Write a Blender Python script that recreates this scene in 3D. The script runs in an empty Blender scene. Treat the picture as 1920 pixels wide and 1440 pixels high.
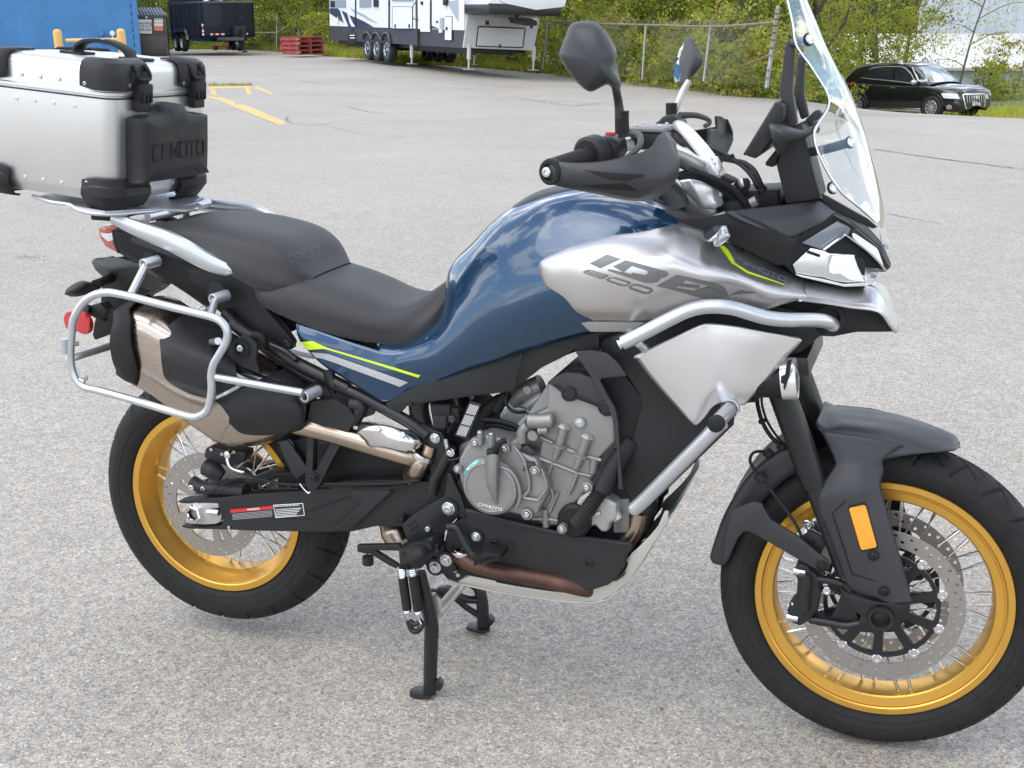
import bpy, bmesh, math, random
from mathutils import Vector, Matrix, noise
from mathutils.geometry import tessellate_polygon
from mathutils.bvhtree import BVHTree
R_ = math.radians
S = bpy.context.scene
COL = S.collection

# ------------------------------------------------------------------ camera
CAMC = Vector((1.5998, -2.4268, 1.4608)); YAW, PITCH, ROLL, FPX = -0.3423, 0.2868, 0.0076, 2321.6
FW = Vector((math.sin(YAW)*math.cos(PITCH), math.cos(YAW)*math.cos(PITCH), -math.sin(PITCH)))
_r = Vector((math.cos(YAW), -math.sin(YAW), 0)); _u = _r.cross(FW)
RT = _r*math.cos(ROLL) - _u*math.sin(ROLL); UP = _r*math.sin(ROLL) + _u*math.cos(ROLL)
cd = bpy.data.cameras.new('camera'); cam = bpy.data.objects.new('camera', cd); COL.objects.link(cam)
cd.sensor_width = 36; cd.lens = FPX/1920*36; cd.clip_start = .05; cd.clip_end = 3000
cam.matrix_world = Matrix(((RT.x, UP.x, -FW.x, CAMC.x), (RT.y, UP.y, -FW.y, CAMC.y), (RT.z, UP.z, -FW.z, CAMC.z), (0, 0, 0, 1)))
S.camera = cam
S.render.resolution_x = 1024; S.render.resolution_y = 768

# ------------------------------------------------------------------ world, sun, exposure
SUN_EL, SUN_AZ = 55, 222        # degrees; azimuth measured from +Y towards +X
w = bpy.data.worlds.new('World'); S.world = w; w.use_nodes = True
nt = w.node_tree; nt.nodes.clear()
out = nt.nodes.new('ShaderNodeOutputWorld'); bg = nt.nodes.new('ShaderNodeBackground')
sky = nt.nodes.new('ShaderNodeTexSky'); sky.sky_type = 'NISHITA'; sky.sun_disc = False
sky.sun_elevation = R_(SUN_EL); sky.sun_rotation = R_(SUN_AZ); sky.air_density = 1.0; sky.dust_density = 1.0
tc = nt.nodes.new('ShaderNodeTexCoord'); mp = nt.nodes.new('ShaderNodeMapping'); mp.inputs['Scale'].default_value = (1.6, 1.6, 4.2)
nz = nt.nodes.new('ShaderNodeTexNoise'); nz.inputs['Scale'].default_value = 2.3; nz.inputs['Detail'].default_value = 9; nz.inputs['Roughness'].default_value = .58; nz.inputs['Distortion'].default_value = .25
cr = nt.nodes.new('ShaderNodeValToRGB'); cr.color_ramp.elements[0].position = .49; cr.color_ramp.elements[1].position = .59
mx = nt.nodes.new('ShaderNodeMix'); mx.data_type = 'RGBA'; mx.inputs[7].default_value = (12.0, 11.6, 11.3, 1)
L = nt.links.new
L(tc.outputs['Generated'], mp.inputs['Vector']); L(mp.outputs[0], nz.inputs['Vector']); L(nz.outputs[0], cr.inputs[0])
L(cr.outputs[0], mx.inputs[0]); L(sky.outputs[0], mx.inputs[6]); L(mx.outputs[2], bg.inputs[0]); L(bg.outputs[0], out.inputs[0])
bg.inputs[1].default_value = 0.138
sd = bpy.data.lights.new('sun', 'SUN'); sun = bpy.data.objects.new('sun', sd); COL.objects.link(sun)
sd.energy = .85; sd.angle = R_(55); sd.color = (1, .95, .88)
_sd = Vector((math.sin(R_(SUN_AZ))*math.cos(R_(SUN_EL)), math.cos(R_(SUN_AZ))*math.cos(R_(SUN_EL)), math.sin(R_(SUN_EL))))
sun.rotation_euler = _sd.to_track_quat('Z', 'Y').to_euler()
S.view_settings.view_transform = 'Standard'; S.view_settings.look = 'None'; S.view_settings.gamma = 1
S.view_settings.use_curve_mapping = False; S.view_settings.exposure = 1.0

# ------------------------------------------------------------------ finding places
RH = Vector((math.cos(YAW), -math.sin(YAW), 0)); FH = Vector((math.sin(YAW), math.cos(YAW), 0))
def ray(x, y): return FW*FPX + RT*(x-960) - UP*(y-720)
def P(x, y, Y): d = ray(x, y); return CAMC + d*((Y-CAMC.y)/d.y)
def PH(x, y, dep):
    """point seen at (x, y) whose level distance ahead of the camera is dep"""
    d = ray(x, y); return CAMC + d*(dep/(d.x*FH.x+d.y*FH.y))
def PX(x, y, X): d = ray(x, y); return CAMC + d*((X-CAMC.x)/d.x)
def PD(x, y, D): return CAMC + ray(x, y)*(D/FPX)
def sstep(a, b, t): t = min(1, max(0, (t-a)/(b-a))); return t*t*(3-2*t)
EDGE = []          # lot edge as (lateral, depth), filled below
def ld(x, y): v = Vector((x-CAMC.x, y-CAMC.y, 0)); return v.dot(RH), v.dot(FH)
def hz_lot(lat, dep): return -0.05*max(0, min(14, lat+5))*sstep(12, 32, dep)
def G(x, y, hf=None):
    d = ray(x, y); lo, hi = .5, 400
    hf = hf or hz_lot
    t = lo
    for i in range(4000):
        t *= 1.004
        p = CAMC + d*(t/FPX); a, b = ld(p.x, p.y)
        if p.z <= hf(a, b): return p
    return p
RG = dict(A=(100,380,.29167),B=(180,740,.29167),C=(640,660,.3125),D=(1130,540,.29167),E=(1320,740,.3125),F=(1320,990,.3125),G=(600,960,.34375),H=(960,180,.27778),I=(1360,0,.44444),J=(0,0,.33333),K=(480,0,.33333),L=(1000,0,.47917),M=(560,340,.29167),N=(960,380,.29167),O=(1180,180,.14583),Q=(1400,400,.16667),Z=(0,0,1))
def pp(l, s):
    a, b, k = RG[l]; o = []
    for t in s.split():
        v = [float(q) for q in t.split(',')]
        o.append((a+v[0]*k, b+v[1]*k, v[2] if len(v) > 2 else None))
    return o
def W(l, s, Y=None): return [P(x, y, Y if q is None else q) for x, y, q in pp(l, s)]

# ------------------------------------------------------------------ materials
MATS = {}
def mat(name, col=(.5,.5,.5), rough=.5, metal=0, spec=None, coat=0, trans=0, ior=None, emit=None, aniso=0, alpha=None,
        var=0, vscale=8, bump=0, bscale=200, stretch=None, rvar=0):
    if name in MATS: return MATS[name]
    m = bpy.data.materials.new(name); m.use_nodes = True; n = m.node_tree; b = n.nodes['Principled BSDF']
    b.inputs['Base Color'].default_value = (*col, 1); b.inputs['Roughness'].default_value = rough; b.inputs['Metallic'].default_value = metal
    if spec is not None: b.inputs['Specular IOR Level'].default_value = spec
    if coat: b.inputs['Coat Weight'].default_value = coat; b.inputs['Coat Roughness'].default_value = .03
    if trans: b.inputs['Transmission Weight'].default_value = trans
    if ior: b.inputs['IOR'].default_value = ior
    if aniso: b.inputs['Anisotropic'].default_value = aniso
    if emit: b.inputs['Emission Color'].default_value = (*emit[0], 1); b.inputs['Emission Strength'].default_value = emit[1]
    tcn = None
    if var or bump or rvar:
        tcn = n.nodes.new('ShaderNodeTexCoord'); mpn = n.nodes.new('ShaderNodeMapping')
        if stretch: mpn.inputs['Scale'].default_value = stretch
        n.links.new(tcn.outputs['Object'], mpn.inputs[0])
    if var:
        t = n.nodes.new('ShaderNodeTexNoise'); t.inputs['Scale'].default_value = vscale; t.inputs['Detail'].default_value = 5
        n.links.new(mpn.outputs[0], t.inputs['Vector'])
        mr = n.nodes.new('ShaderNodeMapRange'); mr.inputs[1].default_value = .3; mr.inputs[2].default_value = .7
        mr.inputs[3].default_value = 1-var; mr.inputs[4].default_value = 1+var
        hm = n.nodes.new('ShaderNodeMix'); hm.data_type = 'RGBA'; hm.blend_type = 'MULTIPLY'; hm.inputs[0].default_value = 1
        hm.inputs[6].default_value = (*col, 1)
        n.links.new(t.outputs[0], mr.inputs[0]); n.links.new(mr.outputs[0], hm.inputs[7]); n.links.new(hm.outputs[2], b.inputs['Base Color'])
    if rvar:
        t = n.nodes.new('ShaderNodeTexNoise'); t.inputs['Scale'].default_value = vscale*1.7; t.inputs['Detail'].default_value = 6
        n.links.new(mpn.outputs[0], t.inputs['Vector'])
        mr = n.nodes.new('ShaderNodeMapRange'); mr.inputs[1].default_value = .3; mr.inputs[2].default_value = .7
        mr.inputs[3].default_value = max(.02, rough-rvar); mr.inputs[4].default_value = min(1, rough+rvar)
        n.links.new(t.outputs[0], mr.inputs[0]); n.links.new(mr.outputs[0], b.inputs['Roughness'])
    if bump:
        t = n.nodes.new('ShaderNodeTexNoise'); t.inputs['Scale'].default_value = bscale; t.inputs['Detail'].default_value = 3
        n.links.new(mpn.outputs[0], t.inputs['Vector'])
        bn = n.nodes.new('ShaderNodeBump'); bn.inputs['Strength'].default_value = bump; bn.inputs['Distance'].default_value = .002
        n.links.new(t.outputs[0], bn.inputs['Height']); n.links.new(bn.outputs[0], b.inputs['Normal'])
    MATS[name] = m; return m
PLAST = mat('black_plastic', (.016,.016,.017), .5, spec=.36, bump=.25, bscale=900, var=.12, vscale=15, rvar=.06)
PLASTG = mat('grey_plastic', (.030,.031,.034), .44, spec=.42, bump=.12, bscale=700, var=.08, vscale=6, rvar=.05)
PLASTD = mat('dark_plastic', (.010,.010,.0105), .55, spec=.3, bump=.2, bscale=500)
FRAME = mat('frame_black', (.013,.013,.014), .38, coat=.08, spec=.4, rvar=.06)
BLUE = mat('blue_paint', (.002,.036,.088), .24, metal=.42, coat=1, var=.05, vscale=900)
SILV = mat('brushed_silver', (.56,.55,.545), .36, metal=.92, coat=.2, rvar=.03, vscale=9)
SILVW = mat('silver_plate', (.80,.80,.81), .33, metal=.85, coat=.2, rvar=.04, vscale=9)
SPAINT = mat('silver_tube', (.55,.57,.60), .34, metal=.75, coat=.25, rvar=.03)
ALU = mat('box_aluminium', (.66,.66,.66), .38, metal=.9, rvar=.05, vscale=4, stretch=(1,1,1))
VINYL = mat('seat_vinyl', (.034,.034,.035), .52, spec=.42, bump=.8, bscale=420, var=.06, vscale=5)
GOLD = mat('gold_rim', (.70,.40,.08), .34, metal=.85, rvar=.04)
RUB = mat('tyre_rubber', (.014,.0138,.0135), .72, spec=.3, var=.2, vscale=30, bump=.2, bscale=300)
DISC = mat('disc_steel', (.36,.34,.32), .42, metal=.9, rvar=.08, vscale=60)
CHR = mat('bright_steel', (.72,.72,.73), .18, metal=1, rvar=.05)
ZINC = mat('zinc_bolt', (.6,.62,.64), .3, metal=1)
BOLTB = mat('black_bolt', (.02,.02,.022), .35, metal=.4)
ENG = mat('engine_alloy', (.27,.265,.255), .46, metal=.6, bump=.35, bscale=600, var=.08, vscale=12, rvar=.05)
ENGL = mat('cast_alloy_light', (.46,.45,.44), .45, metal=.65, bump=.35, bscale=500, var=.12, vscale=20)
TITAN = mat('muffler_steel', (.48,.42,.36), .25, metal=1, rvar=.06, vscale=12, stretch=(1,1,6))
COPPER = mat('hot_header', (.095,.05,.038), .5, metal=.65, var=.5, vscale=14, rvar=.1)
PIPE = mat('exhaust_pipe', (.42,.34,.27), .28, metal=1, var=.2, vscale=10)
WHITEM = mat('white_alloy', (.75,.75,.75), .3, metal=.6)
AMBER = mat('amber_reflector', (.95,.33,.01), .18, coat=1, bump=.8, bscale=300)
REDL = mat('red_lens', (.45,.01,.012), .15, coat=1)
REDP = mat('pale_red_lens', (.55,.13,.10), .15, coat=1)
CLEARL = mat('clear_lens', (.9,.92,.94), .05, trans=.9, ior=1.3)
MIRR = mat('mirror_glass', (.85,.88,.88), .02, metal=1)
LIMEP = mat('lime_decal', (.55,.72,.02), .4)
GREYD = mat('grey_decal', (.42,.42,.43), .4, metal=.2)
DARKD = mat('dark_decal', (.16,.16,.16), .4, metal=.3)
WHTD = mat('white_print', (.75,.75,.75), .5)
REDD = mat('red_print', (.6,.02,.03), .5)
BLKD = mat('black_label', (.02,.02,.02), .4)
TEAL = mat('teal_print', (.02,.42,.40), .4)
SKID = mat('skid_alloy', (.52,.50,.46), .42, metal=.55, rvar=.05)
RUBM = mat('soft_rubber', (.012,.012,.012), .65, spec=.35)
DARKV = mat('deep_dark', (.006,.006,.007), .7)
m = mat('clear_screen', (.99,1,1), .02, trans=1, ior=1.12)
m.node_tree.nodes['Principled BSDF'].inputs['Specular IOR Level'].default_value = 1
m.node_tree.nodes['Principled BSDF'].inputs['Coat Weight'].default_value = .7
m.node_tree.nodes['Principled BSDF'].inputs['Coat Roughness'].default_value = .02
SCREEN = m

# ------------------------------------------------------------------ mesh helpers
def mk(name, verts, faces, m, parent=None, smooth=38, kind=None):
    me = bpy.data.meshes.new(name); me.from_pydata([tuple(v) for v in verts], [], faces); me.validate()
    b = bmesh.new(); b.from_mesh(me); bmesh.ops.remove_doubles(b, verts=b.verts, dist=1e-6); bmesh.ops.recalc_face_normals(b, faces=b.faces); b.to_mesh(me); b.free()
    return ob(name, me, m, parent, smooth, kind)
def ob(name, me, m, parent=None, smooth=38, kind=None):
    if smooth:
        for p in me.polygons: p.use_smooth = True
        if smooth < 180: me.set_sharp_from_angle(angle=R_(smooth))
    if m:
        if isinstance(m, (list, tuple)):
            for q in m: me.materials.append(q)
        else: me.materials.append(m)
    o = bpy.data.objects.new(name, me); COL.objects.link(o)
    if parent: o.parent = parent
    if kind: o['kind'] = kind
    return o
def fromb(name, b, m, parent=None, smooth=38, kind=None):
    me = bpy.data.meshes.new(name); b.to_mesh(me); b.free(); return ob(name, me, m, parent, smooth, kind)
def empty(name, loc=(0,0,0), rz=0, parent=None, **kw):
    o = bpy.data.objects.new(name, None); COL.objects.link(o); o.location = loc; o.rotation_euler = (0,0,rz); o.empty_display_size = .1
    if parent: o.parent = parent
    for k, v in kw.items(): o[k] = v
    return o
def tag(o, label, cat, group=None):
    o['label'] = label; o['category'] = cat
    if group: o['group'] = group
    return o
def CRs(a, b, c, d, t): return .5*((2*b)+(c-a)*t+(2*a-5*b+4*c-d)*t*t+(3*b-a-3*c+d)*t*t*t)
def spline(pts, n=6, closed=False):
    o = []; k = len(pts); pts = [Vector(p) for p in pts]
    if k < 3 and not closed: return pts
    for i in range(k if closed else k-1):
        if closed: a, b, c, d = pts[i-1], pts[i], pts[(i+1) % k], pts[(i+2) % k]
        else: b, c = pts[i], pts[i+1]; a = pts[i-1] if i else b*2-c; d = pts[i+2] if i+2 < k else c*2-b
        for j in range(n): o.append(CRs(a, b, c, d, j/n))
    if not closed: o.append(pts[-1])
    return o
def prism(name, front, dy, m, parent=None, bev=.002, d=None, smooth=38, segs=2):
    """outline given on the near side, carried dy along +Y (or along vector d) to its far side"""
    d = Vector(d) if d else Vector((0, dy, 0)); front = [Vector(p) for p in front]; n = len(front)
    b = bmesh.new(); vf = [b.verts.new(p) for p in front]; vb = [b.verts.new(p+d) for p in front]
    fl = max(p.y for p in front)-min(p.y for p in front) > 1e-3
    if fl or n > 4:
        for t in tessellate_polygon([front]):
            try: b.faces.new([vf[i] for i in t]); b.faces.new([vb[i] for i in reversed(t)])
            except ValueError: pass
    else: b.faces.new(vf); b.faces.new(vb[::-1])
    se = []
    for i in range(n): b.faces.new((vf[i], vb[i], vb[(i+1) % n], vf[(i+1) % n]))
    bmesh.ops.recalc_face_normals(b, faces=b.faces)
    if not fl: bmesh.ops.dissolve_limit(b, angle_limit=R_(1), verts=b.verts, edges=b.edges)
    if bev:
        es = [e for e in b.edges if len(e.link_faces) == 2 and e.calc_face_angle(0) > R_(50)]
        try: bmesh.ops.bevel(b, geom=es, offset=bev, segments=segs, profile=.6, affect='EDGES', clamp_overlap=True)
        except Exception: pass
    return fromb(name, b, m, parent, smooth)
def grid_faces(nu, nv, cu=False, cv=False):
    f = []
    for i in range(nu if cu else nu-1):
        for j in range(nv if cv else nv-1):
            a, b = i, (i+1) % nu; c, d = j, (j+1) % nv
            f.append((a*nv+c, b*nv+c, b*nv+d, a*nv+d))
    return f
def densify(rows, nu=6, nv=6, cu=False, cv=False):
    r1 = [spline(r, nv, cv) for r in rows]; k = len(r1[0])
    cols = [spline([r[j] for r in r1], nu, cu) for j in range(k)]
    return [[cols[j][i] for j in range(k)] for i in range(len(cols[0]))]
def patch(name, rows, m, parent=None, th=.004, nu=6, nv=6, smooth=50, cu=False, cv=False, inward=None):
    g = densify(rows, nu, nv, cu, cv); a, c = len(g), len(g[0])
    V = [p for r in g for p in r]; F = grid_faces(a, c, cu, cv)
    b = bmesh.new(); vs = [b.verts.new(p) for p in V]
    for f in F:
        try: b.faces.new([vs[i] for i in f])
        except ValueError: pass
    bmesh.ops.remove_doubles(b, verts=b.verts, dist=1e-5); bmesh.ops.dissolve_degenerate(b, edges=b.edges, dist=1e-6)
    bmesh.ops.recalc_face_normals(b, faces=b.faces)
    b.faces.ensure_lookup_table(); b.normal_update()
    s = sum((f.normal.dot(CAMC-f.calc_center_median()) > 0)*f.calc_area()*2-f.calc_area() for f in b.faces)
    if s < 0:
        for f in b.faces: f.normal_flip()
    o = fromb(name, b, m, parent, smooth)
    if th:
        md = o.modifiers.new('thickness', 'SOLIDIFY'); md.thickness = th; md.offset = -1
    return o
def frames(path):
    T = []
    for i in range(len(path)):
        a = path[max(0, i-1)]; b = path[min(len(path)-1, i+1)]; T.append((b-a).normalized())
    n = T[0].orthogonal().normalized(); F = [(n, T[0].cross(n))]
    for i in range(1, len(path)):
        n = n-T[i]*n.dot(T[i]); n.normalize(); F.append((n, T[i].cross(n)))
    return T, F
def tube(name, pts, r, m, parent=None, seg=12, n=6, closed=False, caps=True, smooth=50):
    path = spline(pts, n, closed) if n > 1 else [Vector(p) for p in pts]
    k = len(path); rs = r if isinstance(r, (list, tuple)) else [r]*2
    T, F = frames(path); V = []
    for i, p in enumerate(path):
        t = i/(k-1)*(len(rs)-1); a = int(min(t, len(rs)-2)); rr = rs[a]+(rs[a+1]-rs[a])*(t-a)
        for j in range(seg):
            q = 2*math.pi*j/seg; V.append(p+F[i][0]*math.cos(q)*rr+F[i][1]*math.sin(q)*rr)
    Fc = grid_faces(k, seg, closed, True)
    if caps and not closed: Fc += [tuple(range(seg))[::-1], tuple((k-1)*seg+j for j in range(seg))]
    return mk(name, V, Fc, m, parent, smooth)
def lathe(name, prof, c, axis, m, parent=None, seg=24, smooth=35, closed=False, phase=0):
    """prof: list of (radius, offset along axis)"""
    ax = Vector(axis).normalized(); u = ax.orthogonal().normalized(); v = ax.cross(u); c = Vector(c); V = []
    for i in range(seg):
        q = 2*math.pi*i/seg+phase
        for r, a in prof: V.append(c+ax*a+(u*math.cos(q)+v*math.sin(q))*max(r, 1e-5))
    return mk(name, V, grid_faces(seg, len(prof), True, closed), m, parent, smooth)
_bolt = {}
def bolt(c, r, parent, m=None, n=(0,-1,0), kind='hex', name='bolt', h=None):
    m = m or ZINC; key = (kind, m.name)
    if key not in _bolt:
        if kind == 'hex':
            prof = [(1.35,-.1),(1.35,.12),(1.25,.18),(.98,.18)]; o = lathe(name, prof+[(.9,.8),(.75,.9),(.35,.9),(.35,.6),(0,.6)], (0,0,0), (0,0,1), m, seg=6, smooth=20)
            me = o.data; bpy.data.objects.remove(o)
            w_ = lathe('w', [(1.3,-.2),(1.3,.1),(0,.1)], (0,0,0), (0,0,1), m, seg=16, smooth=30)
            b = bmesh.new(); b.from_mesh(me); b.from_mesh(w_.data); bpy.data.objects.remove(w_); b.to_mesh(me); b.free()
        else:
            o = lathe(name, [(1,-.3),(1,.45),(.85,.62),(.5,.66),(.46,.25),(0,.2)], (0,0,0), (0,0,1), m, seg=14, smooth=30); me = o.data; bpy.data.objects.remove(o)
        _bolt[key] = me
    o = bpy.data.objects.new(name, _bolt[key]); COL.objects.link(o); o.parent = parent
    o.location = c; o.scale = (r, r, r*(h or 1)); o.rotation_euler = Vector(n).to_track_quat('Z', 'Y').to_euler()
    return o
def mirror(o, parent=None):
    c = o.copy(); COL.objects.link(c)
    c.location.y = -o.location.y
    c.parent = parent or o.parent
    if o.type == 'MESH' and o.rotation_euler.z == 0 and o.rotation_euler.x == 0: c.scale = (o.scale.x, -o.scale.y, o.scale.z)
    for ch in list(o.children):
        k = ch.copy(); COL.objects.link(k); k.parent = c
    return c
def bvh(objs):
    V = []; F = []
    for o in objs:
        n = len(V); V += [v.co.copy() for v in o.data.vertices]; F += [tuple(i+n for i in p.vertices) for p in o.data.polygons]
    return BVHTree.FromPolygons(V, F)
def lay(name, polys, tree, m, parent, off=.0008, th=.0005, sub=.012, fallY=None):
    """flat print laid on a surface: polygons given as picture points, dropped on the surface where they stand"""
    V = []; F = []
    for pl in polys:
        b = bmesh.new(); pts = [Vector((x, y, 0)) for x, y in pl]; vs = [b.verts.new(p) for p in pts]
        for t in tessellate_polygon([pts]):
            try: b.faces.new([vs[i] for i in t])
            except ValueError: pass
        for k in range(3):
            es = [e for e in b.edges if e.calc_length() > 14]
            if not es: break
            bmesh.ops.subdivide_edges(b, edges=es, cuts=1); bmesh.ops.triangulate(b, faces=b.faces)
        b.verts.index_update(); n0 = len(V); bad = set()
        for v in b.verts:
            d = ray(v.co.x, v.co.y).normalized(); h = tree.ray_cast(CAMC, d)
            if h[0] is None:
                if fallY is None: bad.add(v.index); V.append(Vector((0,0,0)))
                else: V.append(P(v.co.x, v.co.y, fallY))
            else:
                nn = h[1] if h[1].dot(d) < 0 else -h[1]; V.append(h[0]+nn*off)
        for f in b.faces:
            if not any(v.index in bad for v in f.verts): F.append(tuple(n0+v.index for v in f.verts))
        b.free()
    me = bpy.data.meshes.new(name); me.from_pydata([tuple(v) for v in V], [], F)
    b = bmesh.new(); b.from_mesh(me)
    for f in b.faces:
        f.normal_update()
        if f.normal.dot(CAMC-f.calc_center_median()) < 0: f.normal_flip()
    b.to_mesh(me); b.free()
    return ob(name, me, m, parent, 0)
def on(l, s, tree, fallY=-.15):
    o = []
    for x, y, q in pp(l, s):
        d = ray(x, y).normalized(); h = tree.ray_cast(CAMC, d)
        o.append((h[0], (h[1] if h[1].dot(d) < 0 else -h[1])) if h[0] else (P(x, y, fallY), Vector((0,-1,0))))
    return o
# squared wide capitals as strokes in a unit box (y down)
GL = {'C': [[(1,0),(.15,0),(0,.2),(0,.8),(.15,1),(1,1)]], 'F': [[(0,1),(0,.25),(.12,0),(1,0)],[(0,.5),(.85,.5)]],
      'M': [[(0,1),(0,0),(.5,.75),(1,0),(1,1)]], 'O': [[(.15,0),(.85,0),(1,.2),(1,.8),(.85,1),(.15,1),(0,.8),(0,.2),(.15,0)]],
      'T': [[(0,0),(1,0)],[(.5,0),(.5,1)]], '8': [[(.1,0),(.9,0),(1,.12),(1,.4),(.9,.5),(1,.6),(1,.88),(.9,1),(.1,1),(0,.88),(0,.6),(.1,.5),(0,.4),(0,.12),(.1,0)],[(.1,.5),(.9,.5)]],
      '0': [[(.15,0),(.85,0),(1,.2),(1,.8),(.85,1),(.15,1),(0,.8),(0,.2),(.15,0)]],
      'I': [[(.5,0),(.5,1)]], 'B': [[(0,0),(.85,0),(1,.12),(1,.4),(.88,.5),(1,.6),(1,.88),(.85,1),(0,1),(0,0)],[(0,.5),(.88,.5)]],
      'E': [[(1,0),(0,0),(0,1),(1,1)],[(0,.5),(.85,.5)]], 'X': [[(0,0),(1,1)],[(1,0),(0,1)]]}
def stroke_text(txt, wgt=.16, gap=.28, ax=1.0):
    """polygons in a 0..1 box"""
    n = len(txt); W_ = n+(n-1)*gap; P_ = []
    for i, ch in enumerate(txt):
        x0 = i*(1+gap)
        for pl in GL[ch]:
            for a, b in zip(pl, pl[1:]):
                a = Vector(a); b = Vector(b); d = (b-a); l = d.length; d /= l; nn = Vector((-d.y*ax, d.x))*wgt/2; e = Vector((d.x*ax, d.y))*wgt*.35
                q = [a-e+nn, b+e+nn, b+e-nn, a-e-nn]
                P_.append([((x0+p.x)/W_, p.y) for p in q])
    return P_
def quadmap(polys, q):
    """unit box to the picture corners q: top left, top right, bottom right, bottom left"""
    o = []
    for pl in polys:
        r = []
        for u, v in pl:
            a = Vector(q[0]).lerp(Vector(q[1]), u); b = Vector(q[3]).lerp(Vector(q[2]), u); c = a.lerp(b, v); r.append((c.x, c.y))
        o.append(r)
    return o
def q2(l, s): return [(x, y) for x, y, _ in pp(l, s)]
def plate(name, outer, holes, f, th, m, parent, smooth=30):
    """flat plate with real holes; f maps (u, v, w) to space"""
    loops = [outer]+holes; fl = [p for lp in loops for p in lp]; V = [f(u, v, 0) for u, v in fl]+[f(u, v, th) for u, v in fl]; n = len(fl)
    F = []
    for t in tessellate_polygon([[Vector((u, v, 0)) for u, v in lp] for lp in loops]):
        F.append(tuple(t)); F.append(tuple(i+n for i in reversed(t)))
    k = 0
    for lp in loops:
        c = len(lp)
        for i in range(c): a, b_ = k+i, k+(i+1) % c; F.append((a, b_, b_+n, a+n))
        k += c
    return mk(name, V, F, m, parent, smooth)
def circ2(cx, cy, r, n=10, ph=0): return [(cx+r*math.cos(2*math.pi*i/n+ph), cy+r*math.sin(2*math.pi*i/n+ph)) for i in range(n)]
def box(b, c, s, rz=0, M=None):
    r = bmesh.ops.create_cube(b, size=1); mt = Matrix.Translation(c) @ Matrix.Rotation(rz, 4, 'Z') @ Matrix.Diagonal((*s, 1))
    bmesh.ops.transform(b, matrix=(M @ mt) if M else mt, verts=r['verts']); return r['verts']
def boxo(name, c, s, m, parent=None, rz=0, M=None, bev=0, smooth=0):
    b = bmesh.new(); box(b, c, s, rz, M)
    if bev: bmesh.ops.bevel(b, geom=b.edges[:], offset=bev, segments=2, profile=.5, affect='EDGES')
    return fromb(name, b, m, parent, 38 if bev else smooth)
# ------------------------------------------------------------------ ground
def EP(s): return [(x, y) for x, y, _ in pp('Z', s)]
_e = EP('330,93 470,93 560,100 620,106 760,118 900,127 1000,137 1100,141 1180,150 1300,160 1380,170 1440,181 1520,191 1600,203 1720,213 1840,218 1919,223')
for x, y in _e:
    p = G(x, y); EDGE.append(ld(p.x, p.y))
EDGE.sort(); EDGE = [(-260, EDGE[0][1]+40), (-80, EDGE[0][1]+12)]+EDGE+[(14, 14), (30, 4), (90, -40)]
def edge(lat):
    for (a, b), (c, d) in zip(EDGE, EDGE[1:]):
        if lat <= c: return b+(d-b)*max(0, (lat-a)/(c-a))
    return EDGE[-1][1]
def XY(lat, dep): v = CAMC + RH*lat + FH*dep; return v.x, v.y
def drop(lat, e): return 1.12*sstep(.5, 12, e)*sstep(-.5, 5.5, lat)
def hout(lat, dep):
    e = dep-edge(lat); far = 9*sstep(70, 200, dep)*sstep(-40, -5, lat+dep*.05)
    return hz_lot(lat, dep)-.03-drop(lat, e)+far
ASPH = bpy.data.materials.new('asphalt'); ASPH.use_nodes = True
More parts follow.
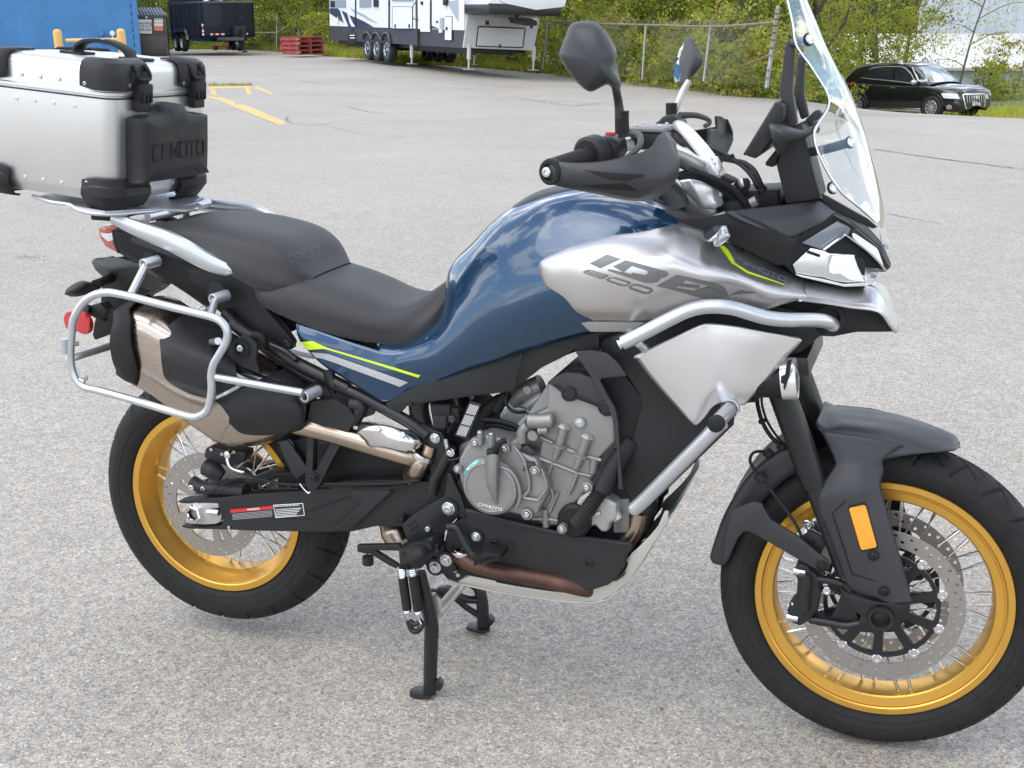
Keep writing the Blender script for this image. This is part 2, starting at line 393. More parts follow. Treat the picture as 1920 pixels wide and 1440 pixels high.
def asphalt(m, tint=(1,1,1), bright=1.0):
    n = m.node_tree; b = n.nodes['Principled BSDF']; l = n.links.new
    t = n.nodes.new('ShaderNodeTexCoord')
    wn = n.nodes.new('ShaderNodeTexNoise'); wn.inputs['Scale'].default_value = 90; wn.inputs['Detail'].default_value = 2
    mixv = n.nodes.new('ShaderNodeMix'); mixv.data_type = 'VECTOR'; mixv.inputs[0].default_value = .012
    l(t.outputs['Object'], wn.inputs['Vector']); l(t.outputs['Object'], mixv.inputs[4]); l(wn.outputs['Color'], mixv.inputs[5])
    v = n.nodes.new('ShaderNodeTexVoronoi'); v.inputs['Scale'].default_value = 215; v.inputs['Randomness'].default_value = 1
    v2 = n.nodes.new('ShaderNodeTexVoronoi'); v2.inputs['Scale'].default_value = 215; v2.feature = 'DISTANCE_TO_EDGE'
    v3 = n.nodes.new('ShaderNodeTexVoronoi'); v3.inputs['Scale'].default_value = 55; v3.inputs['Randomness'].default_value = 1
    for q in (v, v2, v3): l(mixv.outputs[1], q.inputs['Vector'])
    sp = n.nodes.new('ShaderNodeSeparateColor'); l(v.outputs['Color'], sp.inputs[0])
    r = n.nodes.new('ShaderNodeValToRGB'); e = r.color_ramp.elements
    cols = [(0, (.16,.16,.16)), (.12, (.235,.23,.22)), (.38, (.30,.288,.27)), (.62, (.385,.37,.345)), (.82, (.45,.42,.37)), (.93, (.40,.33,.25)), (1, (.56,.55,.53))]
    e[0].position = 0; e[0].color = (*[c*bright*k for c, k in zip(cols[0][1], tint)], 1); e[1].position = 1; e[1].color = (*[c*bright*k for c, k in zip(cols[-1][1], tint)], 1)
    for p, c in cols[1:-1]: q = e.new(p); q.color = (*[a*bright*k for a, k in zip(c, tint)], 1)
    l(sp.outputs[0], r.inputs[0])
    d = n.nodes.new('ShaderNodeMapRange'); d.inputs[1].default_value = 0; d.inputs[2].default_value = .16; d.inputs[3].default_value = .60; d.inputs[4].default_value = 1
    l(v2.outputs['Distance'], d.inputs[0])
    sp3 = n.nodes.new('ShaderNodeSeparateColor'); l(v3.outputs['Color'], sp3.inputs[0])
    d3 = n.nodes.new('ShaderNodeMapRange'); d3.inputs[3].default_value = .88; d3.inputs[4].default_value = 1.12; l(sp3.outputs[1], d3.inputs[0])
    n1 = n.nodes.new('ShaderNodeTexNoise'); n1.inputs['Scale'].default_value = .35; n1.inputs['Detail'].default_value = 8; n1.inputs['Roughness'].default_value = .62
    n2 = n.nodes.new('ShaderNodeTexNoise'); n2.inputs['Scale'].default_value = 5; n2.inputs['Detail'].default_value = 6
    for q in (n1, n2): l(t.outputs['Object'], q.inputs['Vector'])
    m1 = n.nodes.new('ShaderNodeMapRange'); m1.inputs[1].default_value = .3; m1.inputs[2].default_value = .7; m1.inputs[3].default_value = .88; m1.inputs[4].default_value = 1.10; l(n1.outputs[0], m1.inputs[0])
    m2 = n.nodes.new('ShaderNodeMapRange'); m2.inputs[1].default_value = .3; m2.inputs[2].default_value = .7; m2.inputs[3].default_value = .96; m2.inputs[4].default_value = 1.04; l(n2.outputs[0], m2.inputs[0])
    x = d.outputs[0]
    for o in (d3.outputs[0], m1.outputs[0], m2.outputs[0]):
        k = n.nodes.new('ShaderNodeMath'); k.operation = 'MULTIPLY'; l(x, k.inputs[0]); l(o, k.inputs[1]); x = k.outputs[0]
    mm = n.nodes.new('ShaderNodeMix'); mm.data_type = 'RGBA'; mm.blend_type = 'MULTIPLY'; mm.inputs[0].default_value = 1
    l(r.outputs[0], mm.inputs[6]); l(x, mm.inputs[7]); l(mm.outputs[2], b.inputs['Base Color'])
    b.inputs['Roughness'].default_value = .62; b.inputs['Specular IOR Level'].default_value = .55
    bn = n.nodes.new('ShaderNodeBump'); bn.inputs['Strength'].default_value = .7; bn.inputs['Distance'].default_value = .0018
    l(v2.outputs['Distance'], bn.inputs['Height']); l(bn.outputs[0], b.inputs['Normal'])
asphalt(ASPH, (1.02,1.0,.945), 1.10)
ASPH2 = bpy.data.materials.new('asphalt_older'); ASPH2.use_nodes = True; asphalt(ASPH2, (1.02, .99, .93), .97)
SOIL = mat('grassy_soil', (.12,.14,.05), .95, var=.5, vscale=1.3, bump=.6, bscale=30)
YPAINT = mat('worn_yellow_paint', (.62,.42,.17), .8, var=.35, vscale=14)
CRACKM = mat('crack_dark', (.15,.145,.13), .95, var=.4, vscale=5)

def sheet(name, lats, depf, hf, m):
    V = []; n = 0
    for la in lats:
        ds = depf(la); n = len(ds)
        for de in ds: x, y = XY(la, de); V.append((x, y, hf(la, de)))
    return mk(name, V, grid_faces(len(lats), n), m, smooth=180, kind='structure')
lats = [-260,-160,-110,-80,-60]+[-50+i*.5 for i in range(130)]+[15+i*1.5 for i in range(20)]+[50,70,90]
def _lotd(la):
    random.seed(int(la*100)+7); e = edge(la)+random.uniform(-.12, .12)
    return [-90+(e+90)*(1-(1-i/90)**1.6) for i in range(91)]
sheet('parking_lot', lats, _lotd, hz_lot, ASPH)
ll = [-700,-400,-250,-160,-100,-70]+[-50+i*1.0 for i in range(90)]+[42,50,65,90,150,300,700]
def _gd(la):
    e = edge(la); return [-300,-150,-60,-20]+[e*.25, e*.5, e*.75, e-3, e-1]+[e-.4+i*.7 for i in range(28)]+[e+20+i*4 for i in range(10)]+[e+70,e+90,e+120,e+160,e+260,e+500,e+1400]
sheet('ground', ll, _gd, lambda a, d: hout(a, d) if d > edge(a)-.5 else hout(a, d)-.06, SOIL)

def gpoly(name, px, m, up=.004, hf=None, kind='structure', label=None):
    q = [G(x, y, hf) + Vector((0,0,up)) for x, y in px]; b = bmesh.new(); vs = [b.verts.new(p) for p in q]
    for t in tessellate_polygon([[Vector((p.x, p.y, 0)) for p in q]]): b.faces.new([vs[i] for i in t])
    for f in b.faces:
        f.normal_update()
        if f.normal.z < 0: f.normal_flip()
    return fromb(name, b, m, smooth=0, kind=kind)
def jx(s): return [(x, y) for x, y, _ in pp('J', s)]
gpoly('asphalt_patch', EP('1475,186 1440,205 1640,281 1780,300 1925,318 1925,226 1840,220 1720,215.5 1600,206 1520,194'), ASPH2, .004)
yl = [jx('1172,490 1415,484 1418,492 1172,500'), jx('1172,540 1240,550 1330,575 1420,607 1520,650 1614,692 1572,704 1500,676 1390,632 1300,595 1225,562 1172,550'),
      jx('1184,502 1208,502 1222,540 1190,530'), jx('1378,494 1400,494 1418,532 1390,533'), jx('1428,488 1446,488 1540,526 1515,532'),
      jx('1224,549 1400,541 1570,533 1572,538 1400,548 1236,556')]
for q in yl: gpoly('painted_line', q, YPAINT, .0045)

def ribbon(name, px, wd, m, up, jit=1.2):
    random.seed(len(px)*31+int(px[0][0])); pts = []
    for (a, b), (c, d) in zip(px, px[1:]):
        k = max(2, int(math.hypot(c-a, d-b)/7))
        for i in range(k): pts.append((a+(c-a)*i/k+random.uniform(-jit, jit), b+(d-b)*i/k+random.uniform(-jit, jit)*.45))
    pts.append(px[-1]); V = []; W_ = []
    for x, y in pts: W_.append(G(x, y))
    for i, p in enumerate(W_):
        t = (W_[min(i+1, len(W_)-1)]-W_[max(0, i-1)]); t.z = 0; t.normalize(); nn = Vector((-t.y, t.x, 0))*wd*random.uniform(.35, 1)
        V += [p+nn+Vector((0,0,up)), p-nn+Vector((0,0,up))]
    F = [(2*i, 2*i+1, 2*i+3, 2*i+2) for i in range(len(W_)-1)]
    return mk(name, V, F, m, smooth=0, kind='structure')
def kx(s): return [(x, y) for x, y, _ in pp('K', s)]
ribbon('crack', kx('0,462 400,466 800,478 1000,484 1180,500 1400,540 1700,590 1790,600 1920,586'), .02, CRACKM, .0052)
ribbon('crack', kx('185,655 165,675 205,700 330,706 480,685 650,675 1000,684 1400,672'), .012, CRACKM, .0056)
ribbon('crack', jx('1605,660 1625,690 1740,690 1830,705 1990,750 2300,775'), .008, CRACKM, .0060)
ribbon('crack', kx('520,605 640,632 720,640'), .014, CRACKM, .0063)
ribbon('crack', EP('960,182 1040,193 1077,199 1200,184'), .012, CRACKM, .0066)
ribbon('crack', EP('1262,232 1380,244 1474,252'), .01, CRACKM, .0069)
ribbon('crack', EP('1640,281 1720,293 1800,303 1920,319'), .014, CRACKM, .0072)
ribbon('crack', EP('1660,402 1720,412 1765,422'), .006, CRACKM, .0075)
ribbon('crack', EP('845,157 880,160 1000,166'), .03, CRACKM, .0078)
ribbon('crack', EP('560,152 610,160 700,166'), .018, CRACKM, .0081)

# stains, grit and small debris on the lot
STAIN = mat('oil_stain', (.13,.125,.12), .6, var=.3, vscale=30); GRIT = mat('loose_grit', (.36,.34,.30), .85, var=.5, vscale=60); RUSTC = mat('rusty_chip', (.30,.12,.05), .8)
def blot(px, r, seed, m=STAIN, up=.0035, sq=.6):
    rd = random.Random(seed); c = G(*px); n = 22; q = []
    for i in range(n): a = 6.2832*i/n; k = r*(.6+.5*noise.noise((math.cos(a)*1.5, math.sin(a)*1.5, seed*3.3))+.25*rd.random()); q.append((c.x+math.cos(a)*k, c.y+math.sin(a)*k*sq, up))
    return mk('stain', q, [tuple(range(n))], m, smooth=0, kind='structure')
rd = random.Random(41); b = bmesh.new()
def chip(x, y, r, mi=0):
    q = bmesh.ops.create_icosphere(b, subdivisions=1, radius=r); M_ = Matrix.Translation((x, y, r*.25)) @ Matrix.Rotation(rd.random()*6.28, 4, 'Z') @ Matrix.Diagonal((rd.uniform(.7,1.5), rd.uniform(.6,1.1), rd.uniform(.35,.7), 1)); bmesh.ops.transform(b, matrix=M_, verts=q['verts'])
    for v in q['verts']: v.co += Vector((rd.gauss(0,r*.12), rd.gauss(0,r*.12), 0))
for i in range(1500): p = G(rd.uniform(-60, 1980), 300+1180*rd.random()**.8); chip(p.x, p.y, rd.uniform(.0012, .0034))
for i in range(110): p = G(50+rd.gauss(0, 15), 484+rd.gauss(0, 2.5)); chip(p.x, p.y, rd.uniform(.003, .009))
fromb('loose_grit', b, GRIT, smooth=0, kind='stuff')
b = bmesh.new()
for x, y in ((602,1362),(1478,1395),(935,1405),(1383,1258),(305,1225),(1240,1330),(1610,640),(830,1245)): p = G(x, y); chip(p.x, p.y, rd.uniform(.003, .006))
fromb('rusty_chips', b, RUSTC, smooth=0, kind='stuff')

# ------------------------------------------------------------------ foliage
def leafmat(nm, c, v=.35):
    m = mat(nm, c, .6, var=v, vscale=2.5); b = m.node_tree.nodes['Principled BSDF']
    b.inputs['Transmission Weight'].default_value = .0; b.inputs['Subsurface Weight'].default_value = 0
    n = m.node_tree; tr = n.nodes.new('ShaderNodeBsdfTranslucent'); ms = n.nodes.new('ShaderNodeMixShader'); o = n.nodes['Material Output']
    tr.inputs[0].default_value = (*[min(1, q*1.5) for q in c], 1); ms.inputs[0].default_value = .4
    n.links.new(b.outputs[0], ms.inputs[1]); n.links.new(tr.outputs[0], ms.inputs[2]); n.links.new(ms.outputs[0], o.inputs[0]); return m
LF = [leafmat('leaf_yellow_green', (.35,.37,.036)), leafmat('leaf_mid_green', (.20,.245,.028)), leafmat('leaf_deep_green', (.06,.095,.020)), leafmat('leaf_olive', (.29,.275,.055))]
BARK = mat('bark', (.10,.085,.065), .9, var=.4, vscale=6, bump=1, bscale=20)
BARKL = mat('pale_bark', (.20,.17,.13), .9, var=.4, vscale=6)
def crown_mesh(seed, h0, h1, rad, ncl, nl, ls, wts, shape=1.0):
    rd = random.Random(seed); V = []; F = []; mi = []
    for c in range(ncl):
        t = rd.random(); z = h0+(h1-h0)*t; rr = rad*(math.sin(math.pi*min(1, .18+.82*t)**.8)**.6 if shape else 1)*(.35+.65*rd.random()**.5)
        a = rd.random()*2*math.pi; cc = Vector((math.cos(a)*rr, math.sin(a)*rr, z)); cs = rad*rd.uniform(.12, .28)
        base = rd.choices(range(4), wts)[0]
        for k in range(nl):
            p = cc+Vector((rd.gauss(0, 1), rd.gauss(0, 1), rd.gauss(0, .7)))*cs*.6
            if p.z < .02: continue
            u = Vector((rd.gauss(0,1), rd.gauss(0,1), rd.gauss(0,1))).normalized(); v = u.orthogonal().normalized(); s = ls*rd.uniform(.6, 1.5)
            v = (Matrix.Rotation(rd.random()*6.28, 3, u) @ v); w_ = u.cross(v)*s*.32; v = v*s*.5; n = len(V)
            V += [p-v, p+w_, p+v+u*s*.12, p-w_]; F.append((n, n+1, n+2, n+3)); mi.append(base if rd.random() < .75 else rd.choices(range(4), wts)[0])
    me = bpy.data.meshes.new('crown'); me.from_pydata([tuple(q) for q in V], [], F)
    for m in LF: me.materials.append(m)
    me.polygons.foreach_set('material_index', mi); me.update(); return me
def trunk_mesh(seed, h, r, nb, m, lean=.1, low=.25):
    rd = random.Random(seed); b = bmesh.new()
    def limb(p, d, l, r0, dep):
        pts = [p]; k = 5
        for i in range(k):
            d = (d+Vector((rd.gauss(0, .13), rd.gauss(0, .13), .06))).normalized(); pts.append(pts[-1]+d*l/k)
        o = tube('t', pts, [r0, r0*.35], m, seg=6, n=2, smooth=0); b.from_mesh(o.data); me = o.data; bpy.data.objects.remove(o); bpy.data.meshes.remove(me)
        if dep > 0:
            for i in range(nb if dep == 2 else 3):
                q = rd.uniform(low, .95); j = min(k-1, int(q*k)); pt = pts[j].lerp(pts[j+1], q*k-j); a = rd.random()*6.28
                limb(pt, (Vector((math.cos(a), math.sin(a), rd.uniform(.4, 1.2)))).normalized(), l*rd.uniform(.3, .5), r0*(1-q*.6)*.5, dep-1)
    limb(Vector((0,0,-.1)), Vector((rd.gauss(0, lean), rd.gauss(0, lean), 1)).normalized(), h, r, 2)
    me = bpy.data.meshes.new('trunk'); b.to_mesh(me); b.free(); me.materials.append(m)
    for p in me.polygons: p.use_smooth = True
    return me
CR_ = [crown_mesh(11, .5, 7.0, 2.1, 210, 74, .095, (4,4,2,1)), crown_mesh(12, .3, 6.2, 1.8, 190, 74, .09, (3,4,2.5,1)),
       crown_mesh(13, .2, 7.5, 2.3, 240, 76, .095, (.6,3,6,.3)), crown_mesh(14, 1.1, 6.5, 1.9, 130, 66, .09, (4,4,1,2)), crown_mesh(17, .9, 6.5, 2.0, 85, 60, .09, (4,3,1,4))]
TR_ = [trunk_mesh(21, 6.5, .11, 7, BARK), trunk_mesh(22, 6, .08, 6, BARKL), trunk_mesh(23, 7, .15, 8, BARK), trunk_mesh(24, 6.5, .10, 8, BARK, .06)]
SH_ = [crown_mesh(31, .05, 1.7, .95, 90, 34, .09, (3,4,1,1), 0), crown_mesh(32, .05, 1.2, .8, 60, 34, .085, (1,4,3,1), 0), crown_mesh(33, .05, 2.2, 1.1, 70, 34, .10, (3,2,1,5), 0)]
SS_ = [trunk_mesh(41, 1.7, .03, 6, BARK, .3, .1), trunk_mesh(42, 1.2, .025, 6, BARK, .3, .1), trunk_mesh(43, 2.2, .03, 6, BARKL, .3, .1)]
def plant(name, lat, dep, cm, tm, sc, label, cat, group, seed, z=None):
    rd = random.Random(seed); x, y = XY(lat, dep)
    o = empty(name, (x, y, hout(lat, dep) if z is None else z), rd.random()*6.28); o.scale = (sc*rd.uniform(.9,1.1), sc*rd.uniform(.9,1.1), sc)
    tag(o, label, cat, group)
    for nm, me in (('crown', cm), ('trunk', tm)):
        c = bpy.data.objects.new(nm, me); COL.objects.link(c); c.parent = o
def px2lat(px, dep): p = PH(px, 40, dep); return ld(p.x, p.y)[0]
tg = 'trees growing along the edge of the lot'
T1 = [ # px, depth, crown, trunk, scale, label
 (120,74,2,2,1.3,'dark green tree hidden behind the blue building'), (290,72,2,0,1.1,'green tree rising behind the brown dumpster'),
 (345,76,0,2,1.2,'yellow green tree behind the left end of the dump trailer'), (420,74,2,2,1.1,'tall dark tree behind the middle of the dump trailer'),
 (490,69,2,0,1.05,'deep green tree between the dump trailer and the pallets'), (545,66,0,1,1.0,'yellow green tree above the stack of red pallets'),
 (602,63,1,1,1.0,'leafy tree at the rear corner of the travel trailer'), (680,64,2,2,1.15,'dark tree behind the three wheels of the travel trailer'),
 (760,62,1,0,1.1,'green tree behind the door side of the travel trailer'), (850,58,0,1,1.1,'yellow green tree behind the front of the travel trailer'),
 (935,53,1,0,1.1,'tree seen below the raised nose of the travel trailer'), (1015,48,0,1,1.05,'bright tree just right of the travel trailer hitch'),
 (1090,46,3,3,1.05,'loose spring green tree behind the near mirror'), (1160,44,0,0,1.0,'bushy bright tree behind the first fence post'),
 (1225,42,1,1,.95,'mid green tree between two chain link posts'), (1290,41,0,3,1.0,'yellow green tree behind the far mirror'),
 (1350,40,0,1,.95,'bushy tree behind the sagging fence rail'), (1405,39,1,0,.95,'tree just left of the leaning corner post'),
 (1470,41,3,3,1.0,'tree seen through the windscreen top'), (1525,43,3,2,1.05,'dark trunked tree right of the windscreen'),
 (1575,47,4,3,1.05,'thin crowned tree left of the parked car'), (1622,50,3,0,1.1,'tree behind the rear of the parked car'),
 (1668,50,4,2,1.1,'forked tree behind the roof of the parked car'), (1700,52,4,3,1.0,'green tree behind the windscreen of the parked car'),
]
for i, (px, d, c, t, s, lb) in enumerate(T1): plant('tree', px2lat(px, d), d, CR_[c], TR_[t], s, lb, 'tree', tg, 100+i)
sg = 'shrubs growing along the edge of the lot'
S1 = [(470,66,1,'low dark shrub right of the dump trailer tongue'),(505,65,0,'shrub behind litter left of the pallets'),(612,58,0,'green shrub beside the right end of the pallets'),(650,58,1,'shrub behind the rear bumper of the travel trailer'),
 (755,54,1,'shrub visible between the trailer wheels and jack'),(890,48,0,'small bright shrub under the front of the travel trailer'),(930,46.5,2,'olive shrub under the trailer nose'),(975,44,1,'shrub beside the right trailer landing leg'),
 (1035,40,2,'tall weedy shrub at the leftmost leaning fence post'),(1075,38,0,'shrub behind the near mirror head'),(1125,36.5,2,'weedy shrub left of the second fence post'),(1165,36,0,'bright shrub left of the tall thin post'),(1235,34,2,'dry olive shrub between the posts'),
 (1285,33,0,'green shrub under the far mirror'),(1335,32,1,'round shrub right of the far mirror'),(1375,31,2,'tall grassy shrub at the fence brace'),(1415,30.5,0,'shrub at the foot of the corner post'),
 (1475,30,2,'shrub right of the corner post foot'),(1530,31,0,'light green shrub behind the windscreen edge'),(1565,33,1,'shrub near the rear bumper of the parked car'),(1600,46,2,'tall weed clump behind the tail of the parked car'),
 (1865,48,0,'weedy shrub right of the parked car'),(1905,49,2,'sparse shrub at the foot of the metal wall')]
for i, (px, d, c, lb) in enumerate(S1):
    d += 3.5 if px > 1000 else 1
    plant('shrub', px2lat(px, d), d, SH_[c], SS_[c], random.Random(i).uniform(.75, 1.1), lb, 'shrub', sg, 300+i)
# a slim leaning tree in front of the metal building
x, y = XY(px2lat(1806, 47), 47); zb = hout(px2lat(1806, 47), 47)
t = empty('slim_tree', (x, y, zb)); tag(t, 'slim leaning tree with few leaves in front of the pale metal building', 'tree')
tube('trunk', [(0,0,0), RH*.14+Vector((0,0,1.2)), RH*.42+Vector((0,0,2.7)), RH*.95+Vector((0,0,4.6)), RH*1.5+Vector((0,0,6.5))], [.055,.03,.02], BARK, t, 8)
for k, (h, a, l) in enumerate(((1.5,-1,.9),(2.3,1,1.4),(2.7,-1,1.1),(3.2,1,1.9),(3.6,-1,1.3),(4.3,1,1.6))):
    p = RH*(.14+.22*(h-1.2))+Vector((0,0,h)); tube('limb', [p, p+RH*a*l*.5+Vector((0,0,l*.25)), p+RH*a*l+FH*.2+Vector((0,0,l*.3))], [.02,.006], BARK, t, 5, 3)
rd = random.Random(5); V = []; F = []
for k in range(900):
    a = rd.choice((-1, 1)); h = rd.uniform(1.3, 5); l = rd.uniform(.1, 1.5); c = RH*(.14+.22*(h-1.2))+Vector((0,0,h))+RH*a*l+Vector((0,0,l*.28))+Vector((rd.gauss(0,.12), rd.gauss(0,.12), rd.gauss(0,.12)))
    u = Vector((rd.gauss(0,1), rd.gauss(0,1), rd.gauss(0,1))).normalized(); v = u.orthogonal().normalized()*.05; w_ = u.cross(v)*.6; n = len(V); V += [c-v, c+w_, c+v, c-w_]; F.append((n, n+1, n+2, n+3))
mk('leaves', V, F, LF[0], t, smooth=0)['kind'] = 'stuff'
# grass along the edge
def grass(name, n, seed, lat0, lat1, e0, e1, h, m, kind='stuff'):
    rd = random.Random(seed); V = []; F = []
    for i in range(n):
        la = rd.uniform(lat0, lat1); e = e0+(e1-e0)*rd.random()**1.6; de = edge(la)+e; x, y = XY(la, de); z = hout(la, de)
        hh = h*rd.uniform(.3, 1.2)*(1+.7*noise.noise((x*.5, y*.5, seed))); a = rd.random()*6.28; w_ = Vector((math.cos(a), math.sin(a), 0))*.014*(1+de/30); l = Vector((rd.gauss(0,.35), rd.gauss(0,.35), 1))*hh; b_ = Vector((x, y, z)); k = len(V)
        V += [b_-w_, b_+w_, b_+l]; F.append((k, k+1, k+2))
    return mk(name, V, F, m, smooth=0, kind=kind)
grass('grass', 26000, 1, -14, 6.2, -.05, 3.5, .22, LF[0])
grass('grass', 16000, 2, -14, 6.5, .0, 7, .34, LF[3])
grass('grass', 9000, 3, -14, 7, .0, 9, .30, LF[1])
grass('grass', 9000, 6, -30, -8, .1, 5, .38, LF[1])
grass('grass', 9000, 7, 12, 24, 24, 32, .35, LF[0])
rd = random.Random(9); V = []; F = []
for i in range(260):
    x0 = rd.uniform(1172, 1420)/3; p = G(x0, 481/3+rd.uniform(-.8, 1)); a = rd.random()*6.28; w_ = Vector((math.cos(a), math.sin(a), 0))*.012; k = len(V); hh = rd.uniform(.02, .09)
    V += [p-w_, p+w_, p+Vector((rd.gauss(0,.02), rd.gauss(0,.02), hh))]; F.append((k, k+1, k+2))
mk('crack_weeds', V, F, LF[3], smooth=0, kind='stuff')

# road and verge where the car stands
def hroad(la, de): return hout(la, de)+.09
ra = [XY(a, b) for a, b in ((10.5,38),(22,31),(40,24),(44,34),(26,43.5),(16,47),(9,47))]
rr = [(10,36.5),(13,35.5),(17,34),(22,31.5),(30,28),(30,40),(22,44),(17.5,46),(13,47),(9.5,47)]
V = []; F = []
for i in range(25):
    for j in range(9):
        la = 8.5+i*1.1; d0 = 38.5-(la-8.5)*.42; d1 = 47-(la-8.5)*.30; de = d0+(d1-d0)*j/8; x, y = XY(la, de); V.append((x, y, hroad(la, de)))
mk('side_road', V, grid_faces(25, 9), ASPH2, smooth=180, kind='structure')
# ------------------------------------------------------------------ background things
BLUEW = mat('blue_wall_paint', (.048,.19,.41), .6, var=.12, vscale=1.2, bump=.3, bscale=40)
BLUEW2 = mat('blue_trim_paint', (.045,.18,.39), .5)
def frame_at(lat, dep, z, ang):
    """local frame: +x turned by ang from the camera's right, +y away from the camera"""
    x, y = XY(lat, dep); c, s = math.cos(ang), math.sin(ang)
    ex = RH*c+FH*s; ey = -RH*s+FH*c
    return Matrix(((ex.x, ey.x, 0, x), (ex.y, ey.y, 0, y), (0, 0, 1, z), (0, 0, 0, 1)))
def hit(M, l, s, off=0, axis='y'):
    """picture points dropped on the local plane y = off (or x = off); returns local coordinates"""
    I = M.inverted(); o = I @ CAMC; r = []
    for x, y, _ in pp(l, s) if isinstance(s, str) else s:
        d = I.to_3x3() @ ray(x, y); k = 1 if axis == 'y' else 0; t = (off-o[k])/d[k]; r.append(o+d*t)
    return r
def root(name, M, label, cat, group=None):
    o = bpy.data.objects.new(name, None); COL.objects.link(o); o.matrix_world = M; tag(o, label, cat, group); return o
# blue building
D_ = 52; gx = G(262, 107); la, de = ld(gx.x, gx.y); M = frame_at(la, de, gx.z-.05, R_(15)); b_ = root('blue_building', M, 'blue painted block building filling the upper left corner', 'building')
boxo('wall', (-7.05, 4.3, 2.4), (14, 8.4, 4.8), BLUEW2, b_)
bm = bmesh.new(); rd = random.Random(3)
for r in range(30):
    for c in range(36):
        x0 = -14+c*.4+(.2 if r % 2 else 0)
        if x0 > -.35: continue
        box(bm, (x0+.2, .07-rd.random()*.006, .08+r*.16), (.397, .08, .157))
fromb('block', bm, BLUEW, b_, 0, 'stuff')
boxo('corner_trim', (-.04, .05, 2.4), (.22, .12, 4.8), BLUEW2, b_)
boxo('roof', (-7, 4.2, 4.85), (14.5, 9, .2), WHITEM, b_)
# hose bibs on the wall
for px, py, m_, lb in ((190,62,BLUEW2,'round blue capped pipe inlet on the blue wall'), (211,62,CHR,'round bare metal pipe inlet on the blue wall')):
    c = hit(M, 'Z', '%g,%g' % (px, py), .03)[0]; R = root('pipe_inlet', M @ Matrix.Translation(c), lb, 'pipe inlet', 'pipe inlets on the blue wall')
    lathe('body', [(.0,-.30),(.11,-.30),(.13,-.27),(.13,-.2),(.07,-.18),(.06,0)], (0,0,0), (0,1,0), m_, R, 14); tube('stem', [(0,-.1,0),(0,-.1,-.5)], .04, m_, R, 8, 1)
# yellow pipe guard
YEL = mat('yellow_guard_paint', (.66,.40,.13), .45, var=.06, vscale=4)
dp = 25; 
g = root('pipe_guard', frame_at(px2lat(181, dp), dp, 0, R_(3)), 'pale yellow pipe guard rail in front of the blue wall', 'guard rail')
for s in (-1, 1):
    c = PH(181+s*58.5-6, 100, dp); c = g.matrix_world.inverted() @ c; tube('post', [(c.x-.02, 0, 0), (c.x-.03, 0, .8), (c.x-.04, 0, 1.27)], .082, YEL, g, 14, 1)
    lathe('cap', [(.082,0),(.07,.04),(.04,.06),(0,.066)], (c.x-.04, 0, 1.27), (0,0,1), YEL, g, 14)
tube('crossbar', [(-.62,0,1.12),(.50,0,1.13)], .036, YEL, g, 12, 1)
# brown dumpster
BRN = mat('brown_steel', (.075,.062,.052), .55, var=.25, vscale=3); LIDM = mat('dark_lid', (.03,.035,.05), .35); LIDS = mat('pale_lid_rib', (.45,.48,.52), .4)
gx = G(317, 105); la, de = ld(gx.x, gx.y); M = frame_at(la, de, gx.z, R_(13)); d_ = root('dumpster', M, 'brown steel dumpster with ribbed lid beside the blue building', 'dumpster')
q = hit(M, 'Z', '318,30 262,25 266,62 315,65'); HW = q[0].z; wL = -1.75
boxo('body', (wL/2, .8, HW/2-.02), (-wL, 1.5, HW-.04), BRN, d_, bev=.02)
boxo('lower_panel', (wL/2-.02, .02, HW*.27), (-wL-.14, .05, HW*.46), BRN, d_, bev=.015); boxo('rim', (wL/2, .03, HW-.05), (-wL+.06, .10, .10), BRN, d_, bev=.01)
boxo('corner_post', (-.05, .02, HW/2), (.10, .08, HW), BRN, d_)
lid = prism('lid', [(.0+.05, .0, HW), (wL-.05, .0, HW), (wL-.05, .55, HW+.28), (wL-.05, 1.3, HW+.34), (.05-.3, 1.3, HW+.30), (.05, .5, HW+.06)], 0, LIDM, d_, 0, d=(0,0,.04), smooth=0)
for i in range(12):
    x0 = wL+.1+i*.135; tube('lid_rib', [(x0+.12, -.02, HW+.05), (x0+.0, .45, HW+.27*(1-i/13)+.09), (x0-.1, 1.25, HW+.33+.05)], .017, LIDS, lid, 5, 1)
def sign(name, M, l, s, m, par, y=-.01, th=.01):
    c = hit(M, l, s, y); return prism(name, c, th, m, par, 0, smooth=0)
def textobj(txt, size, M, m, par, name='lettering', font_w=1.0, align='CENTER', shear=0):
    c = bpy.data.curves.new(name, 'FONT'); c.body = txt; c.size = size; c.align_x = align; c.align_y = 'CENTER'; c.shear = shear; c.offset = size*.015
    o = bpy.data.objects.new('t', c); COL.objects.link(o); dg = bpy.context.evaluated_depsgraph_get(); me = bpy.data.meshes.new_from_object(o.evaluated_get(dg)); bpy.data.objects.remove(o)
    me.transform(M @ Matrix.Diagonal((font_w, 1, 1, 1))); me.name = name
    return ob(name, me, m, par, 0)
ST = Matrix.Rotation(R_(90), 4, 'X')      # upright, facing -y
SGW = mat('sign_white', (.72,.70,.64), .5); SGO = mat('sign_orange', (.65,.20,.10), .5); SGD = mat('sign_ink', (.06,.06,.07), .5)
s1 = sign('sign', M, 'J', '768,108 852,110 855,190 772,186', SGW, d_, -.012)
c = hit(M, 'J', '812,148', -.016)[0]
textobj('Recycling', .17, Matrix.Translation(c+Vector((0,0,.13))) @ ST, SGD, s1); textobj('Garbage Service', .09, Matrix.Translation(c) @ ST, SGD, s1); textobj(') 993-3361', .16, Matrix.Translation(c-Vector((0,0,.15))) @ ST, SGD, s1)
s2 = sign('notice', M, 'J', '866,98 916,98 918,174 868,172', SGW, d_, -.012); sign('notice_band', M, 'J', '866,146 918,146 918,174 868,172', SGO, s2, -.016, .004)
c = hit(M, 'J', '892,118', -.016)[0]
